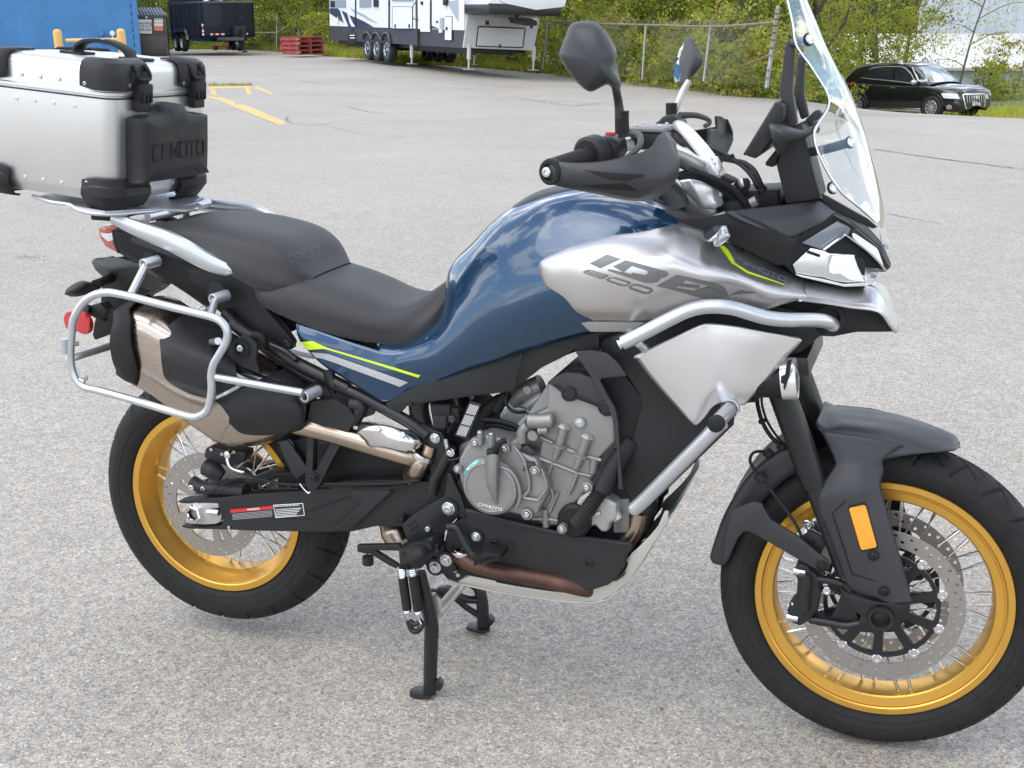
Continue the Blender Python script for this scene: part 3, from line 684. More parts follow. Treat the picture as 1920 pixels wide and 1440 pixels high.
textobj('CAUTION', .10, Matrix.Translation(c+Vector((0,0,.06))) @ ST, SGD, s2); textobj('NO PARKING', .07, Matrix.Translation(c-Vector((0,0,.08))) @ ST, SGD, s2)
boxo('handle', tuple(hit(M, 'J', '812,98', -.03)[0]), (.30,.05,.08), SGD, d_); boxo('tag', tuple(hit(M, 'J', '824,98', -.07)[0]), (.07,.02,.09), SGW, d_)

# navy dump trailer
NAVY = mat('navy_steel', (.009,.012,.024), .28, coat=.5, var=.15, vscale=3); TIRE = mat('tyre_black', (.015,.015,.015), .7); RIMW = mat('rim_grey', (.5,.5,.5), .35, metal=.7)
def wheel(name, c, ax, R, wd, par, rimm=None, nsp=0, depth=.03):
    o = lathe(name, [(R*.58,-wd/2),(R*.9,-wd/2),(R*.98,-wd*.36),(R,-wd*.2),(R,wd*.2),(R*.98,wd*.36),(R*.9,wd/2),(R*.58,wd/2)], c, ax, TIRE, par, 28, 30)
    a = Vector(ax).normalized(); lathe('rim', [(R*.6,-wd*.48),(R*.56,-wd*.5),(R*.52,-wd*.36),(R*.5,-wd*.2),(R*.12,-wd*.3+depth),(0,-wd*.32+depth)] if not nsp else [(R*.62,-wd*.48),(R*.57,-wd*.52),(R*.53,-wd*.3),(R*.5,wd*.2),(0,wd*.2)], c, ax, rimm or RIMW, o, 28, 30)
    if nsp:
        u = a.orthogonal().normalized(); v = a.cross(u); C_ = Vector(c)
        lathe('hub', [(R*.13,-wd*.1),(R*.13,-wd*.42),(R*.09,-wd*.46),(0,-wd*.46)], c, ax, rimm, o, 14)
        b = bmesh.new()
        for k in range(nsp):
            q = 6.2832*k/nsp; e = u*math.cos(q)+v*math.sin(q); f = a.cross(e)
            V = [C_+e*R*.1-f*R*.05-a*wd*.42, C_+e*R*.1+f*R*.05-a*wd*.42, C_+e*R*.57+f*R*.075-a*wd*.46, C_+e*R*.57-f*R*.075-a*wd*.46]
            vs = [b.verts.new(p) for p in V]; vb = [b.verts.new(p+a*wd*.25) for p in V]; b.faces.new(vs); b.faces.new(vb[::-1])
            for i in range(4): b.faces.new((vs[i], vb[i], vb[(i+1) % 4], vs[(i+1) % 4]))
        bmesh.ops.recalc_face_normals(b, faces=b.faces); fromb('rim_spokes', b, rimm, o, 0)
    return o
# frame: origin under the front left corner of its box, x to camera right along the front board, y back along its side
gx = G(378, 99); la, de = ld(gx.x, gx.y); dd = 56; M = frame_at(px2lat(380, dd), dd, PH(380, 98.5, dd).z, R_(32)); t_ = root('dump_trailer', M, 'dark navy dump trailer on two axles by the left trees', 'trailer')
fr = hit(M, 'J', '1140,15 1428,15 1415,225 1140,235'); wT = 2.35; zt = fr[0].z; zb = .62
LT = 4.6
boxo('front_board', (wT/2, .03, (zt+zb)/2), (wT, .06, zt-zb), NAVY, t_); boxo('floor', (wT/2, LT/2, zb+.05), (wT, LT, .1), NAVY, t_)
sd_ = boxo('side_board', (.03, LT/2, (zt+zb)/2), (.06, LT, zt-zb), NAVY, t_); boxo('side_board', (wT-.03, LT/2, (zt+zb)/2), (.06, LT, zt-zb), NAVY, t_)
boxo('tailgate', (wT/2, LT-.03, (zt+zb)/2+.1), (wT, .06, zt-zb+.2), NAVY, t_)
for i in range(7): boxo('side_rib', (-.045, .25+i*.68, (zt+zb)/2), (.09, .13, zt-zb-.1), NAVY, sd_)
for e, s in (((wT/2, 0, zt+.03), (wT+.1, .12, .07)), ((-.02, LT/2, zt+.03), (.12, LT, .07)), ((wT, LT/2, zt+.03), (.12, LT, .07))): boxo('top_rail', e, s, mat('scuffed_rail', (.10,.10,.09), .5), t_)
for i in range(5): tube('tarp_bow', [(.2, .4+i*.12, zt), (wT*.3, .4+i*.12, zt+.16), (wT*.55, .4+i*.12, zt)], .015, WHITEM, t_, 6, 3)
boxo('chassis', (wT*.5, LT*.45, .52), (.9, LT*1.0, .16), NAVY, t_)
for s, xx in ((1, -.14), (-1, wT+.14)):
    for k, yy in enumerate((2.35, 3.25)): wheel('wheel', (xx, yy, .37), (s, 0, 0), .37, .24, t_, SGW)
    f = tube('mudguard', [(xx, 1.85, .50), (xx, 1.95, .82), (xx, 2.3, .90), (xx, 3.3, .90), (xx, 3.65, .82), (xx, 3.75, .5)], .11, NAVY, t_, 6, 3); 
for xx, ww, m_ in ((.35,.09,SGW),(.47,.12,REDD),(.60,.11,SGW),(.73,.12,REDD),(.86,.13,SGW),(1.62,.08,AMBER),(1.75,.08,REDD),(1.86,.07,AMBER),(1.97,.07,SGW)):
    boxo('marker', (xx, -.02, .76), (ww, .03, .07), m_, t_)
for z0, m_ in ((1.15,SGW),(1.0,REDD),(.9,SGW),(.76,SGW)): boxo('marker', (-.02, -.005, z0), (.07, .03, .10), m_, t_)
tg_ = prism('tongue', [(wT*.25, -.02, .5), (wT*.75, -.02, .5), (wT*.62, -1.35, .5), (wT*.56, -1.35, .5)], 0, NAVY, t_, 0, d=(0,0,.14), smooth=0)
tube('jack', [(wT*.62, -1.0, .03), (wT*.62, -1.0, 1.0)], .05, FRAME, t_, 8, 1); boxo('jack_foot', (wT*.62, -1.0, .02), (.22,.22,.04), FRAME, t_)
boxo('toolbox', (wT*.64, -.35, .85), (.5, .4, .5), FRAME, t_, bev=.02); tube('hose', [(wT*.6, -.4, 1.1), (wT*.66, -.45, 1.45), (wT*.72, -.5, 1.35)], .015, FRAME, t_, 6)
wheel('spare_wheel', (wT*.68, -.02, .37), (1, 0, 0), .34, .22, t_)
gx = G(350+25, 94)
r_ = root('red_pallet', frame_at(px2lat(425, 62), 62, PH(425, 94, 62).z, R_(5)), 'red slatted boards lying flat behind the dump trailer', 'pallet')
REDW = mat('red_stained_wood', (.30,.055,.055), .7, var=.3, vscale=6)
for i in range(5): boxo('slat', (0, -.4+i*.2, .2), (1.5, .14, .05), REDW, r_)
for i in range(3): boxo('bearer', (-.6+i*.6, 0, .09), (.1, 1, .16), REDW, r_)
# stack of red pallets: each pallet is a thing
WOODL = mat('raw_wood', (.45,.30,.16), .7)
gx = G(555, 103); la, de = ld(gx.x, gx.y); de = 52.5
Mp = frame_at(px2lat(556, de), de, PH(556, 103, de).z, R_(40)); sc = .72/4.05
names = ['bottom', 'second from the bottom', 'second from the top', 'topmost']
for k in range(4):
    o = root('pallet', Mp @ Matrix.Translation((0, 0, k*sc)) @ Matrix.Rotation(R_((-1.5, 1, -.5, 1.2)[k]), 4, 'Z'), 'red wooden pallet, %s of the stack beside the travel trailer' % names[k], 'pallet', 'red pallets stacked beside the travel trailer')
    for i in range(7): boxo('slat', (.62, .08+i*.21, sc-.015), (1.24, .15, .024), REDW, o)
    for i in range(3): boxo('bearer', (.05+i*.57, .7, sc*.5), (.07, 1.4, sc-.065), REDW, o)
    for i in range(3): boxo('bottom_slat', (.62, .08+i*.62, .015), (1.24, .14, .024), REDW, o)
    if k != 1: boxo('split_board', (.04, .0, sc*.55), (.16, .03, .05), WOODL, o)
for i, (px, py, s, lb) in enumerate(((494,91,.16,'crumpled white rag on the ground left of the pallets'), (601,98,.18,'crumpled white plastic bag at the right end of the pallets'), (322,92,.13,'white scrap of litter left of the dump trailer'), (330,95,.12,'pale stone by the dump trailer wheels'))):
    p = G(px, py); b = bmesh.new(); bmesh.ops.create_icosphere(b, subdivisions=3, radius=s)
    for v in b.verts: v.co *= 1+.55*noise.noise(v.co*9+Vector((i*7,0,0))); v.co.z = max(-.01, v.co.z*.7+s*.2)
    o = fromb('litter', b, SGW, smooth=30); o.location = p; tag(o, lb, 'litter')

# travel trailer (fifth wheel)
RVW = mat('rv_white', (.74,.76,.78), .28, coat=.4); RVD = mat('rv_charcoal', (.045,.045,.05), .4, coat=.2); RVN = mat('rv_navy_stripe', (.03,.04,.07), .35); RVG = mat('rv_grey_fade', (.33,.38,.42), .35)
RVF = mat('rv_front_shade_and_leg_grey', (.46,.46,.46), .45); RVGL = mat('rv_window', (.28,.32,.35), .12, spec=.8); BLKT = mat('black_trim', (.012,.012,.013), .4)  # shade of the white front wall is put into RVF's grey; landing legs share it
D0 = 44.5; l0 = px2lat(703, D0); TH = math.atan2(-.895, .446)
Mr = frame_at(l0, D0, 0, TH); Mr = Mr @ Matrix.Translation((0, 0, PH(703, 113.5, D0).z))
rv = root('travel_trailer', Mr @ Matrix.Rotation(R_(-2.0), 4, 'X') @ Matrix.Rotation(R_(.5), 4, 'Y'), 'large white and charcoal fifth wheel travel trailer on landing legs', 'travel trailer')
MR = rv.matrix_world.copy()
def rh(l, s, off=0, axis='y'): return hit(MR, l, s, off, axis)
# zoom (610,0) scale .1302 and (850,0) scale .1354
RG['S'] = (610, 0, .13021); RG['T'] = (850, 0, .13542)
xr = rh('S', '62,300')[0].x; xf = rh('T', '140,660')[0].x; zs = rh('S', '910,400')[0].z; zl = rh('S', '910,620')[0].z; zf = rh('T', '140,665')[0].z; WD = 2.45; ZR = 3.5
boxo('body', ((xr+xf)/2, WD/2, (zs+ZR)/2), (xf-xr, WD, ZR-zs), RVW, rv)
boxo('skirt', ((xr+xf)/2, WD/2, (zl+zs)/2-.003), (xf-xr-.02, WD-.04, zs-zl+.02), RVD, rv)
boxo('underbody', ((xr+xf)/2, WD/2, zl-.06), (xf-xr-.6, WD-.5, .14), BLKT, rv)
def pan(name, s, m, th=.02, l='S', off=-.0, par=None):
    q = rh(l, s, off-th); return prism(name, q, 0, m, par or rv, 0, d=(0, th+.004, 0), smooth=0)
pan('stripe', '62,120 175,120 205,150 260,330 62,190', RVN, .012); pan('stripe', '232,150 310,190 345,330 400,440 360,435 330,380 290,280', RVN, .013)
pan('stripe', '345,220 430,250 560,310 690,388 440,385 400,340', RVN, .012); pan('stripe', '350,100 430,150 560,210 770,350 640,300 500,220 400,170', RVG, .011)
pan('stripe', '1330,300 1500,355 1640,415 1510,410 1500,395 1340,310', RVD, .012)
pan('stripe', '1740,20 1915,0 1915,320 1830,180', RVG, .010)
for s in ('425,0 436,0 436,395 425,395', '905,0 920,0 920,400 905,400', '1508,0 1520,0 1520,420 1508,420'): pan('seam_trim', s, BLKT, .03)
pan('seam_trim', '1297,0 1318,0 1322,660 1300,660', RVD, .06)
for s in ('62,0 290,0 290,106 62,106', '490,-40 655,-40 655,100 490,104', '955,-60 1265,-60 1265,15 955,15'):
    o = pan('window', s, RVGL, .03)
pan('vent_cover', '690,-10 750,-10 750,98 690,98', BLKT, .05); pan('vent_cover', '75,10 130,20 130,105 75,105', BLKT, .05)
for s in ('962,92 1250,95 1250,418 960,415', '1722,232 1818,232 1812,585 1718,582'):
    o = pan('hatch', s, BLKT, .03); q = rh('S', s, -.045); c = sum(q, Vector())/4; prism('hatch_panel', [c+(p-c)*.955 for p in q], 0, RVW, o, 0, d=(0,.02,0), smooth=0)
pan('hatch_latch', '992,350 1006,350 1006,402 992,402', BLKT, .07); pan('hatch_latch', '1195,350 1209,350 1209,402 1195,402', BLKT, .07); pan('hatch_latch', '1730,388 1750,388 1750,430 1730,430', BLKT, .07)
pan('entry_door', '1326,0 1366,0 1500,0 1500,460 1366,455 1366,415 1326,415', RVW, .035); pan('grab_handle', '1365,20 1385,20 1385,70 1375,70', BLKT, .09); pan('grab_handle', '1690,-5 1740,-5 1722,80 1690,75', BLKT, .09)
tube('door_rail', [rh('S', '1305,30', -.06)[0], rh('S', '1262,90', -.12)[0], rh('S', '1262,260', -.12)[0], rh('S', '1335,285', -.06)[0]], .015, BLKT, rv, 6, 3)
pan('outlet', '1590,300 1612,300 1612,328 1590,328', BLKT, .03); pan('vent_cover', '1645,255 1695,255 1690,412 1645,412', RVG, .04); pan('outlet', '1632,425 1672,425 1672,470 1632,470', SGW, .05)
pan('step', '325,480 425,480 425,625 325,620', BLKT, .01); tube('fold_step', [rh('S', '355,510', -.06)[0], rh('S', '425,510', -.06)[0]], .02, SGW, rv, 6, 1); tube('fold_step', [rh('S', '360,548', -.1)[0], rh('S', '425,548', -.1)[0]], .02, SGW, rv, 6, 1)
tube('awning_arm', [rh('S', '178,245', -.05)[0], rh('S', '180,360', -.05)[0]], .03, SGW, rv, 6, 1)
# wheels
RW = .40
for s, yy in ((1, .12), (-1, WD-.12)):
    for k, px in enumerate((607, 737, 882)):
        x0 = rh('S', '%g,720' % px)[0].x; o = wheel('wheel', (x0, yy, RW-.02), (0, s, 0), RW, .26, rv, CHR, 8)
g_ = []
for k, px in enumerate((607, 737, 882)):
    x0 = rh('S', '%g,720' % px)[0].x; g_ += [(x0-.42, -.03, RW+.30), (x0-.28, -.03, RW+.47), (x0, -.03, RW+.53), (x0+.28, -.03, RW+.47)]
tube('wheel_arch', g_+[(g_[-1][0]+.14, -.03, RW+.1)], .04, RVD, rv, 8, 3)
def leg(x, y, zt_, zg): 
    o = tube('landing_leg', [(x, y, zt_), (x, y, zt_-.42)], .065, RVF, rv, 8, 1); tube('ram', [(x, y, zt_-.4), (x, y, zg)], .03, RIMW, o, 8, 1); boxo('foot', (x, y, zg), (.26,.26,.03), RIMW, o)
leg(rh('S', '1205,720')[0].x, .1, zl, .0); leg(rh('S', '1205,720')[0].x, WD-.1, zl, .0); leg(xf+.05, .16, zf+.1, .0); leg(xf+.05, WD-.12, zf+.1, .0)
tube('axle', [(0, .2, RW), (0, WD-.2, RW)], .05, BLKT, rv, 8, 1); boxo('chassis_rail', ((xr+xf)/2, .6, zl-.12), (xf-xr-1, .1, .18), BLKT, rv); boxo('chassis_rail', ((xr+xf)/2, WD-.6, zl-.12), (xf-xr-1, .1, .18), BLKT, rv)
# front wall (faces camera right)
q = rh('T', '140,660 1110,700 1195,270 205,200', xf+.06, 'x'); yw = q[1].y
fp = prism('front_wall', q, 0, RVF, rv, 0, d=(-.07, 0, 0), smooth=0)
def fpan(name, s, m, th, par=None, bev=0): return prism(name, rh('T', s, xf+.06+th, 'x'), 0, m, par or fp, bev, d=(-th-.002, 0, 0), smooth=0)
h_ = fpan('front_hatch', '312,640 345,365 380,358 985,385 1003,400 970,660 940,668 320,645', BLKT, .03); fpan('hatch_panel', '326,630 356,378 985,402 955,652', RVF, .04, h_); fpan('latch', '640,615 662,615 662,660 640,660', BLKT, .07, h_); fpan('outlet', '452,292 496,292 496,342 452,342', BLKT, .04)
# raised nose
zn = rh('T', '700,205', xf+.1, 'x')[0].z
boxo('nose', (xf+.85, yw/2, zn+.95), (1.7, yw, 1.7), RVW, rv, bev=.1)
boxo('nose_underside', (xf+.86, yw/2, zn+.14), (1.74, yw+.02, .3), BLKT, rv, bev=.06)
nz_ = rh('T', '640,0 700,45 1150,140 1545,98 1570,0', xf+1.75, 'x'); prism('nose_cap', nz_+[nz_[-1]+Vector((0,0,1.2)), nz_[0]+Vector((0,0,1.2))], 0, RVW, rv, .04, d=(-.5,0,0))
hk = prism('hitch', rh('T', '900,235 965,160 1195,175 1175,250', xf+.9, 'x'), 0, RIMW, rv, 0, d=(-.25,0,0), smooth=0); prism('pin_box', rh('T', '840,240 1080,255 1160,300 1160,355 1080,360 1010,350 870,315', xf+.95, 'x'), 0, BLKT, hk, 0, d=(-.4,0,0), smooth=0)
tube('king_pin', [rh('T', '1082,355', xf+.9, 'x')[0], rh('T', '1082,395', xf+.9, 'x')[0]], .05, BLKT, hk, 10, 1)
boxo('roof', ((xr+xf)/2, WD/2, ZR+.03), (xf-xr, WD+.06, .08), RVW, rv)

# chain link fence with one thing per post
GALV = mat('galvanised_pipe', (.25,.26,.25), .45, metal=.7, var=.15, vscale=6); RUST = mat('rusted_rail', (.22,.17,.12), .7, var=.4, vscale=10)
fe = empty('chain_link_fence'); tag(fe, 'old chain link fence with sagging rusty top rail in front of the trees', 'fence')
PT = [(1017,128,1027,41,39,.03,'thin pale'), (1204,146,1210.5,46,34,.03,''), (1319,150,1332,51,31.5,.032,''), (1437,162,1459,12,30,.055,'')]
for bx, by, tx, ty, dpt, r, _ in PT: tube('post', [PD(bx, by+3, dpt), PD(tx, ty, dpt)], r, GALV, fe, 8, 1)
cp = PD(1437,162,29.9); ct = PD(1459,12,29.9)
for k in (.12,.22,.40,.52,.62,.71,.80,.88,.95): c = cp.lerp(ct, k); a = (ct-cp).normalized(); lathe('band', [(.060,-.03 if k < .5 else -.08),(.060,.03)], c, a, RUST if k > .3 else GALV, fe, 10)
tube('top_rail', [PD(1010,38,39), PD(1120,44,36.5), PD(1210,46.5,34), PD(1332,49.5,31.5), PD(1400,46,30.5), PD(1452,42,30)], .028, RUST, fe, 8)
tube('brace', [PD(1352,139,34), PD(1443,103,30)], .026, RUST, fe, 8, 1); tube('brace', [PD(1006,62,43), PD(1022,58,43)], .022, GALV, fe, 6, 1)
V = []; F = []
def wire(a, b, r=.0035):
    n = len(V); d = RH*0; u = Vector((0,0,r)); V.extend([a-u, a+u, b+u, b-u]); F.append((n, n+1, n+2, n+3))
A0, A1 = PD(1017,128,39), PD(1204,146,34); B1 = PD(1437,162,30); 
for P0, P1 in ((A0, A1), (A1, B1)):
    Ln = (P1-P0).length; h = 1.55; nn = int(Ln/.09)
    for k in range(nn):
        for s in (-1, 1):
            t0 = k/nn; t1 = t0+s*h/Ln
            if 0 <= t1 <= 1: wire(P0.lerp(P1, t0), P0.lerp(P1, t1)+Vector((0,0,h)))
mk('wire_mesh', V, F, GALV, fe, 0, 'stuff')
f2 = empty('rear_fence'); tag(f2, 'grey pipe fence posts in the shade behind the red pallets', 'fence')
for px, t0, b0 in ((519, 30, 91), (560, 55, 80), (455, 30, 90)): tube('post', [PD(px-.5, b0+3, 60), PD(px+.5, t0, 60)], .035, GALV, f2, 8, 1)
tube('rail', [PD(455,61,60), PD(519,61,60), PD(545,45,60)], .022, GALV, f2, 6, 1)
V = []; F = []
SH1 = PD(440,95,60.3); SH2 = PD(575,98,60.3)
for k in range(60):
    for s in (-1, 1):
        t0 = k/60; t1 = t0+s*.3
        if 0 <= t1 <= 1: wire(SH1.lerp(SH2, t0), SH1.lerp(SH2, t1)+Vector((0,0,1.5)), .006)
mk('wire_mesh', V, F, BLKT, f2, 0, 'stuff')

# pale metal buildings on the right
MET = mat('pale_metal_wall', (.44,.48,.52), .45, metal=.15, var=.06, vscale=2); ROOFM = mat('pale_metal_roof', (.66,.65,.60), .4, metal=.2, var=.06, vscale=3)
dm = 62; lm = px2lat(1770, dm); zg = hout(lm, dm)-.2; Mm = frame_at(lm, dm, zg, R_(-14)); mb = root('metal_building', Mm, 'long low pale metal building with ribbed roof at the upper right', 'building')
q = hit(Mm, 'Z', '1790,183 1790,128 1919,130'); ze = q[1].z
boxo('wall', (6, .1, ze/2), (16, .2, ze), MET, mb)
for i in range(34): boxo('wall_rib', (-1.8+i*.46, -.02, ze/2), (.05, .05, ze), MET, mb)
q = hit(Mm, 'Z', '1800,85 1900,85', 9); zr = ze+1.45; rf = prism('roof', [(-6, -.35, ze), (14, -.35, ze), (14, 9, zr), (-6, 9, zr)], 0, ROOFM, mb, 0, d=(0,0,.06), smooth=0)
for i in range(43):
    x0 = -5.9+i*.46; tube('roof_rib', [(x0, -.36, ze+.08), (x0, 9, zr+.08)], .035, ROOFM, mb, 4, 1, caps=False)
boxo('gutter', (4, -.40, ze-.03), (20, .10, .12), RIMW, mb)
boxo('upper_wall', (6.4, 9.2, zr+2), (14, .3, 4.6), MET, mb)
for i in range(30): boxo('wall_rib', (-.4+i*.48, 9.02, zr+2), (.05, .05, 4.4), MET, mb)
q = hit(Mm, 'Z', '1843,63 1876,64 1875,86 1842,84', 8.9); c = sum(q, Vector())/4; ac = boxo('air_unit', tuple(c), (1.05, .8, .62), RVD, mb); boxo('ledge', (c.x, 8.5, c.z-.36), (1.3, .9, .06), RIMW, mb)
for i in range(5): boxo('louvre', (c.x, 8.49, c.z-.22+i*.1), (.95, .03, .03), BLKT, ac)
# far bank of pale grass and low white roof between the trunks
dm2 = 75; f_ = root('white_shed', frame_at(px2lat(1640, dm2), dm2, hout(px2lat(1640, dm2), dm2)-.3, R_(-10)), 'low white roofed shed glimpsed between tree trunks above the car', 'shed')
boxo('wall', (0, 1.5, .8), (6.5, 3, 1.6), MET, f_); prism('roof', [(-3.4,-.2,1.6),(3.4,-.2,1.6),(3.4,3.4,2.3),(-3.4,3.4,2.3)], 0, RVW, f_, 0, d=(0,0,.06), smooth=0)
BANK = mat('far_bank_grass', (.34,.32,.17), .9, var=.3, vscale=.3)
V = []
for i in range(41):
    for j in range(6): la = -30+i*3.2; x, y = XY(la, 110+j*9); V.append((x, y, -3+j*2.4+2*noise.noise((la*.05, j*.4, 0))))
mk('far_bank', V, grid_faces(41, 6), BANK, smooth=180, kind='structure')
rd = random.Random(77)
V = []; F = []; mi = []
for k in range(52000):
    la = rd.uniform(-75, 70); de = rd.uniform(84, 104)+(12 if la > 8 else 0); z = rd.uniform(-1.5, 8.5)*rd.random()**.35; x, y = XY(la, de)
    u = Vector((rd.gauss(0,1), rd.gauss(0,1), rd.gauss(0,1))).normalized(); v = u.orthogonal().normalized()*.25; w_ = u.cross(v)*.8; c = Vector((x, y, z+2.2*noise.noise((la*.13, de*.1, 3)))); n = len(V); V += [c-v, c+w_, c+v, c-w_]; F.append((n, n+1, n+2, n+3))
    mi.append(2 if noise.noise((la*.1, z*.3, 5)) > -.05 else 1)
o = mk('distant_wood', V, F, [LF[0], LF[1], LF[2], LF[3]], smooth=0, kind='stuff')
for p, k in zip(o.data.polygons, mi): p.material_index = k
# ------------------------------------------------------------------ parked car
CARB = mat('car_black_paint', (.010,.011,.013), .22, coat=1, metal=.3); CGL = mat('car_glass', (.018,.022,.028), .04, spec=1.0); LAMP = mat('lamp_glass', (.75,.78,.8), .1, coat=1)
dc = 40.4; lc = px2lat(1722, dc); zc = PH(1742, 217, 38.9).z-.13
Mc = frame_at(lc, dc, zc, R_(-54)); car = root('parked_car', Mc @ Matrix.Rotation(R_(-1.5), 4, 'Y'), 'glossy black five door crossover parked beyond the edge of the lot', 'car')
ST_ = [ # x, yb, ym, ys, zb, zm, zs, yt, zt, zcn
 (-2.31,.62,.72,.70,.42,.62,.84,.60,.92,.94), (-2.26,.74,.84,.82,.30,.60,.88,.72,1.00,1.02), (-2.05,.82,.92,.90,.27,.60,.93,.78,1.05,1.08), (-1.4,.86,.945,.94,.27,.62,.95,.80,1.06,1.08),
 (-.5,.88,.94,.925,.24,.62,.93,.80,1.03,1.06), (.4,.88,.94,.92,.24,.62,.92,.80,1.01,1.05), (1.0,.87,.94,.93,.25,.62,.92,.80,1.00,1.06), (1.45,.86,.945,.935,.26,.62,.90,.76,.97,1.03),
 (1.85,.84,.94,.92,.26,.58,.86,.74,.95,1.00), (2.10,.80,.91,.88,.24,.54,.80,.68,.91,.95), (2.25,.74,.85,.82,.24,.50,.76,.62,.86,.89), (2.33,.62,.74,.72,.28,.48,.68,.54,.78,.80), (2.345,.30,.34,.33,.34,.47,.62,.26,.70,.71)]
ST_ = [(-2.325,.05,.06,.05,.60,.66,.70,.04,.72,.73)]+ST_+[(2.35,.03,.04,.03,.48,.52,.54,.02,.56,.57)]
rows = []
for x, yb, ym, ys, zb, zm, zs, yt, zt, zk in ST_:
    h = [(yb*.9, zb-.02), (yb, zb), (ym, zm-.12), (ym, zm), (ys, zs), (yt, zt), (yt*.5, (zt+zk*2)/3), (0, zk)]
    rows.append([Vector((x, -y, z)) for y, z in h]+[Vector((x, y, z)) for y, z in h[-2::-1]])
body = patch('body', rows, CARB, car, 0, 4, 3, 40)
# greenhouse
GH = [(-2.22,1.02,.76,1.05,.72), (-2.0,1.05,.79,1.32,.68), (-1.7,1.05,.80,1.54,.63), (-1.3,1.05,.81,1.62,.61), (-.8,1.05,.81,1.63,.60), (0,1.04,.82,1.655,.61), (.45,1.03,.82,1.60,.60), (.85,1.02,.80,1.36,.66), (1.22,1.02,.77,1.05,.72)]
rows = []
for x, z0, y0, z1, y1 in GH:
    h = [(y0, z0-.02), (y0*.985, z0+(z1-z0)*.15), (y1+(y0-y1)*.25, z0+(z1-z0)*.8), (y1*.92, z1), (y1*.5, z1+.02), (0, z1+.03)]
    rows.append([Vector((x, -y, z)) for y, z in h]+[Vector((x, y, z)) for y, z in h[-2::-1]])
cab = patch('cabin', rows, CARB, car, 0, 4, 3, 50)
tc_ = bvh([body, cab])
def clay(name, l, s, m, par, off=.012):
    V = []; F = []; I = Mc.inverted(); IR = car.matrix_world.inverted(); o = IR @ CAMC; b = bmesh.new(); pts = [Vector((x, y, 0)) for x, y, _ in pp(l, s)]; vs = [b.verts.new(p) for p in pts]
    for t in tessellate_polygon([pts]): b.faces.new([vs[i] for i in t])
    for k in range(2): bmesh.ops.subdivide_edges(b, edges=[e for e in b.edges if e.calc_length() > 3], cuts=1); bmesh.ops.triangulate(b, faces=b.faces)
    b.verts.index_update(); bad = set()
    for v in b.verts:
        d = (IR.to_3x3() @ ray(v.co.x, v.co.y)).normalized(); h = tc_.ray_cast(o, d)
        if h[0] is None: bad.add(v.index); V.append(Vector())
        else: n = h[1] if h[1].dot(d) < 0 else -h[1]; V.append(h[0]+n*off)
    F = [tuple(v.index for v in f.verts) for f in b.faces if not any(v.index in bad for v in f.verts)]; b.free()
    me = bpy.data.meshes.new(name); me.from_pydata([tuple(v) for v in V], [], F); return ob(name, me, m, par, 60)
RG['U'] = (1560, 80, .1875)
clay('windscreen', 'U', '800,250 850,245 990,240 1045,250 1255,378 1250,388 1090,400 900,398 860,385', mat('car_windscreen_sky', (.30,.35,.38), .06, coat=1), car)  # bright sky reflection is put into the pale glass colour
for s in ('305,345 330,310 420,258 435,262 420,362 330,352', '440,258 520,243 612,243 618,378 430,363', '630,243 700,245 745,262 800,330 835,405 760,398 630,380'): clay('side_window', 'U', s, CGL, car)
clay('window_trim', 'U', '295,345 310,352 620,380 840,408 850,416 620,390 300,358', SPAINT, car, .02); clay('window_trim', 'U', '350,280 420,248 520,236 700,238 740,250 800,310 850,412 840,412 790,318 738,262 700,246 520,243 425,257', SPAINT, car, .02)
for a, b_ in (('385,240 430,215 560,205 680,210 750,235', 0), ('770,205 930,198 1010,212 1050,240', 1)):
    pts = []
    for x, y, _ in pp('U', a):
        IR = car.matrix_world.inverted(); o = IR @ CAMC; d = (IR.to_3x3() @ ray(x, y)).normalized(); h = tc_.ray_cast(o, d)
        yy = -.58 if not b_ else .58; t = (yy-o.y)/d.y; pts.append(o+d*t)
    tube('roof_rail', pts, .022, CHR, car, 6, 4)
for s in ('355,428 378,424 404,430 404,438 378,438', '578,449 605,444 634,451 634,459 605,459'): clay('door_handle', 'U', s, CHR, car, .03)
for s in ('425,372 428,372 420,470 400,560 397,560 412,470', '624,384 627,384 640,480 634,600 630,600 636,480', '846,420 850,420 870,500 850,560 846,560 862,500'): clay('door_gap', 'U', s, BLKT, car, .006)
clay('headlight', 'U', '1092,508 1120,504 1255,515 1276,560 1200,560 1120,555', LAMP, car, .015); clay('headlight', 'U', '1535,510 1552,525 1562,560 1545,560 1536,545', LAMP, car, .015)
gr = clay('grille', 'U', '1302,522 1320,512 1520,508 1534,530 1534,600 1515,662 1350,670 1330,655', CHR, car, .015); clay('grille_opening', 'U', '1316,527 1330,520 1512,516 1524,535 1524,598 1506,652 1358,658 1342,646', BLKT, gr, .024)
for k in range(8):
    x = 1338+k*24; clay('grille_bar', 'U', '%g,524 %g,524 %g,600 %g,600' % (x, x+6, x+10, x+4), CHR, gr, .03)
for k in range(4):
    c_ = [(1408+k*16+11*math.cos(a*.63), 548+12*math.sin(a*.63)) for a in range(10)]
    i_ = [(1408+k*16+7*math.cos(a*.63), 548+8*math.sin(a*.63)) for a in range(10)]
    for a in range(10):
        q = [c_[a], c_[(a+1) % 10], i_[(a+1) % 10], i_[a]]; clay('badge_ring', 'U', ' '.join('%g,%g' % p for p in q), CHR, gr, .036)
pl_ = clay('number_plate', 'U', '1393,588 1475,584 1476,642 1395,646', SGW, gr, .035); clay('plate_band', 'U', '1395,590 1473,586 1474,606 1396,610', mat('plate_sky', (.12,.38,.62), .5), pl_, .038); clay('plate_field', 'U', '1398,620 1472,616 1473,638 1399,642', mat('plate_field', (.5,.5,.18), .5), pl_, .038)
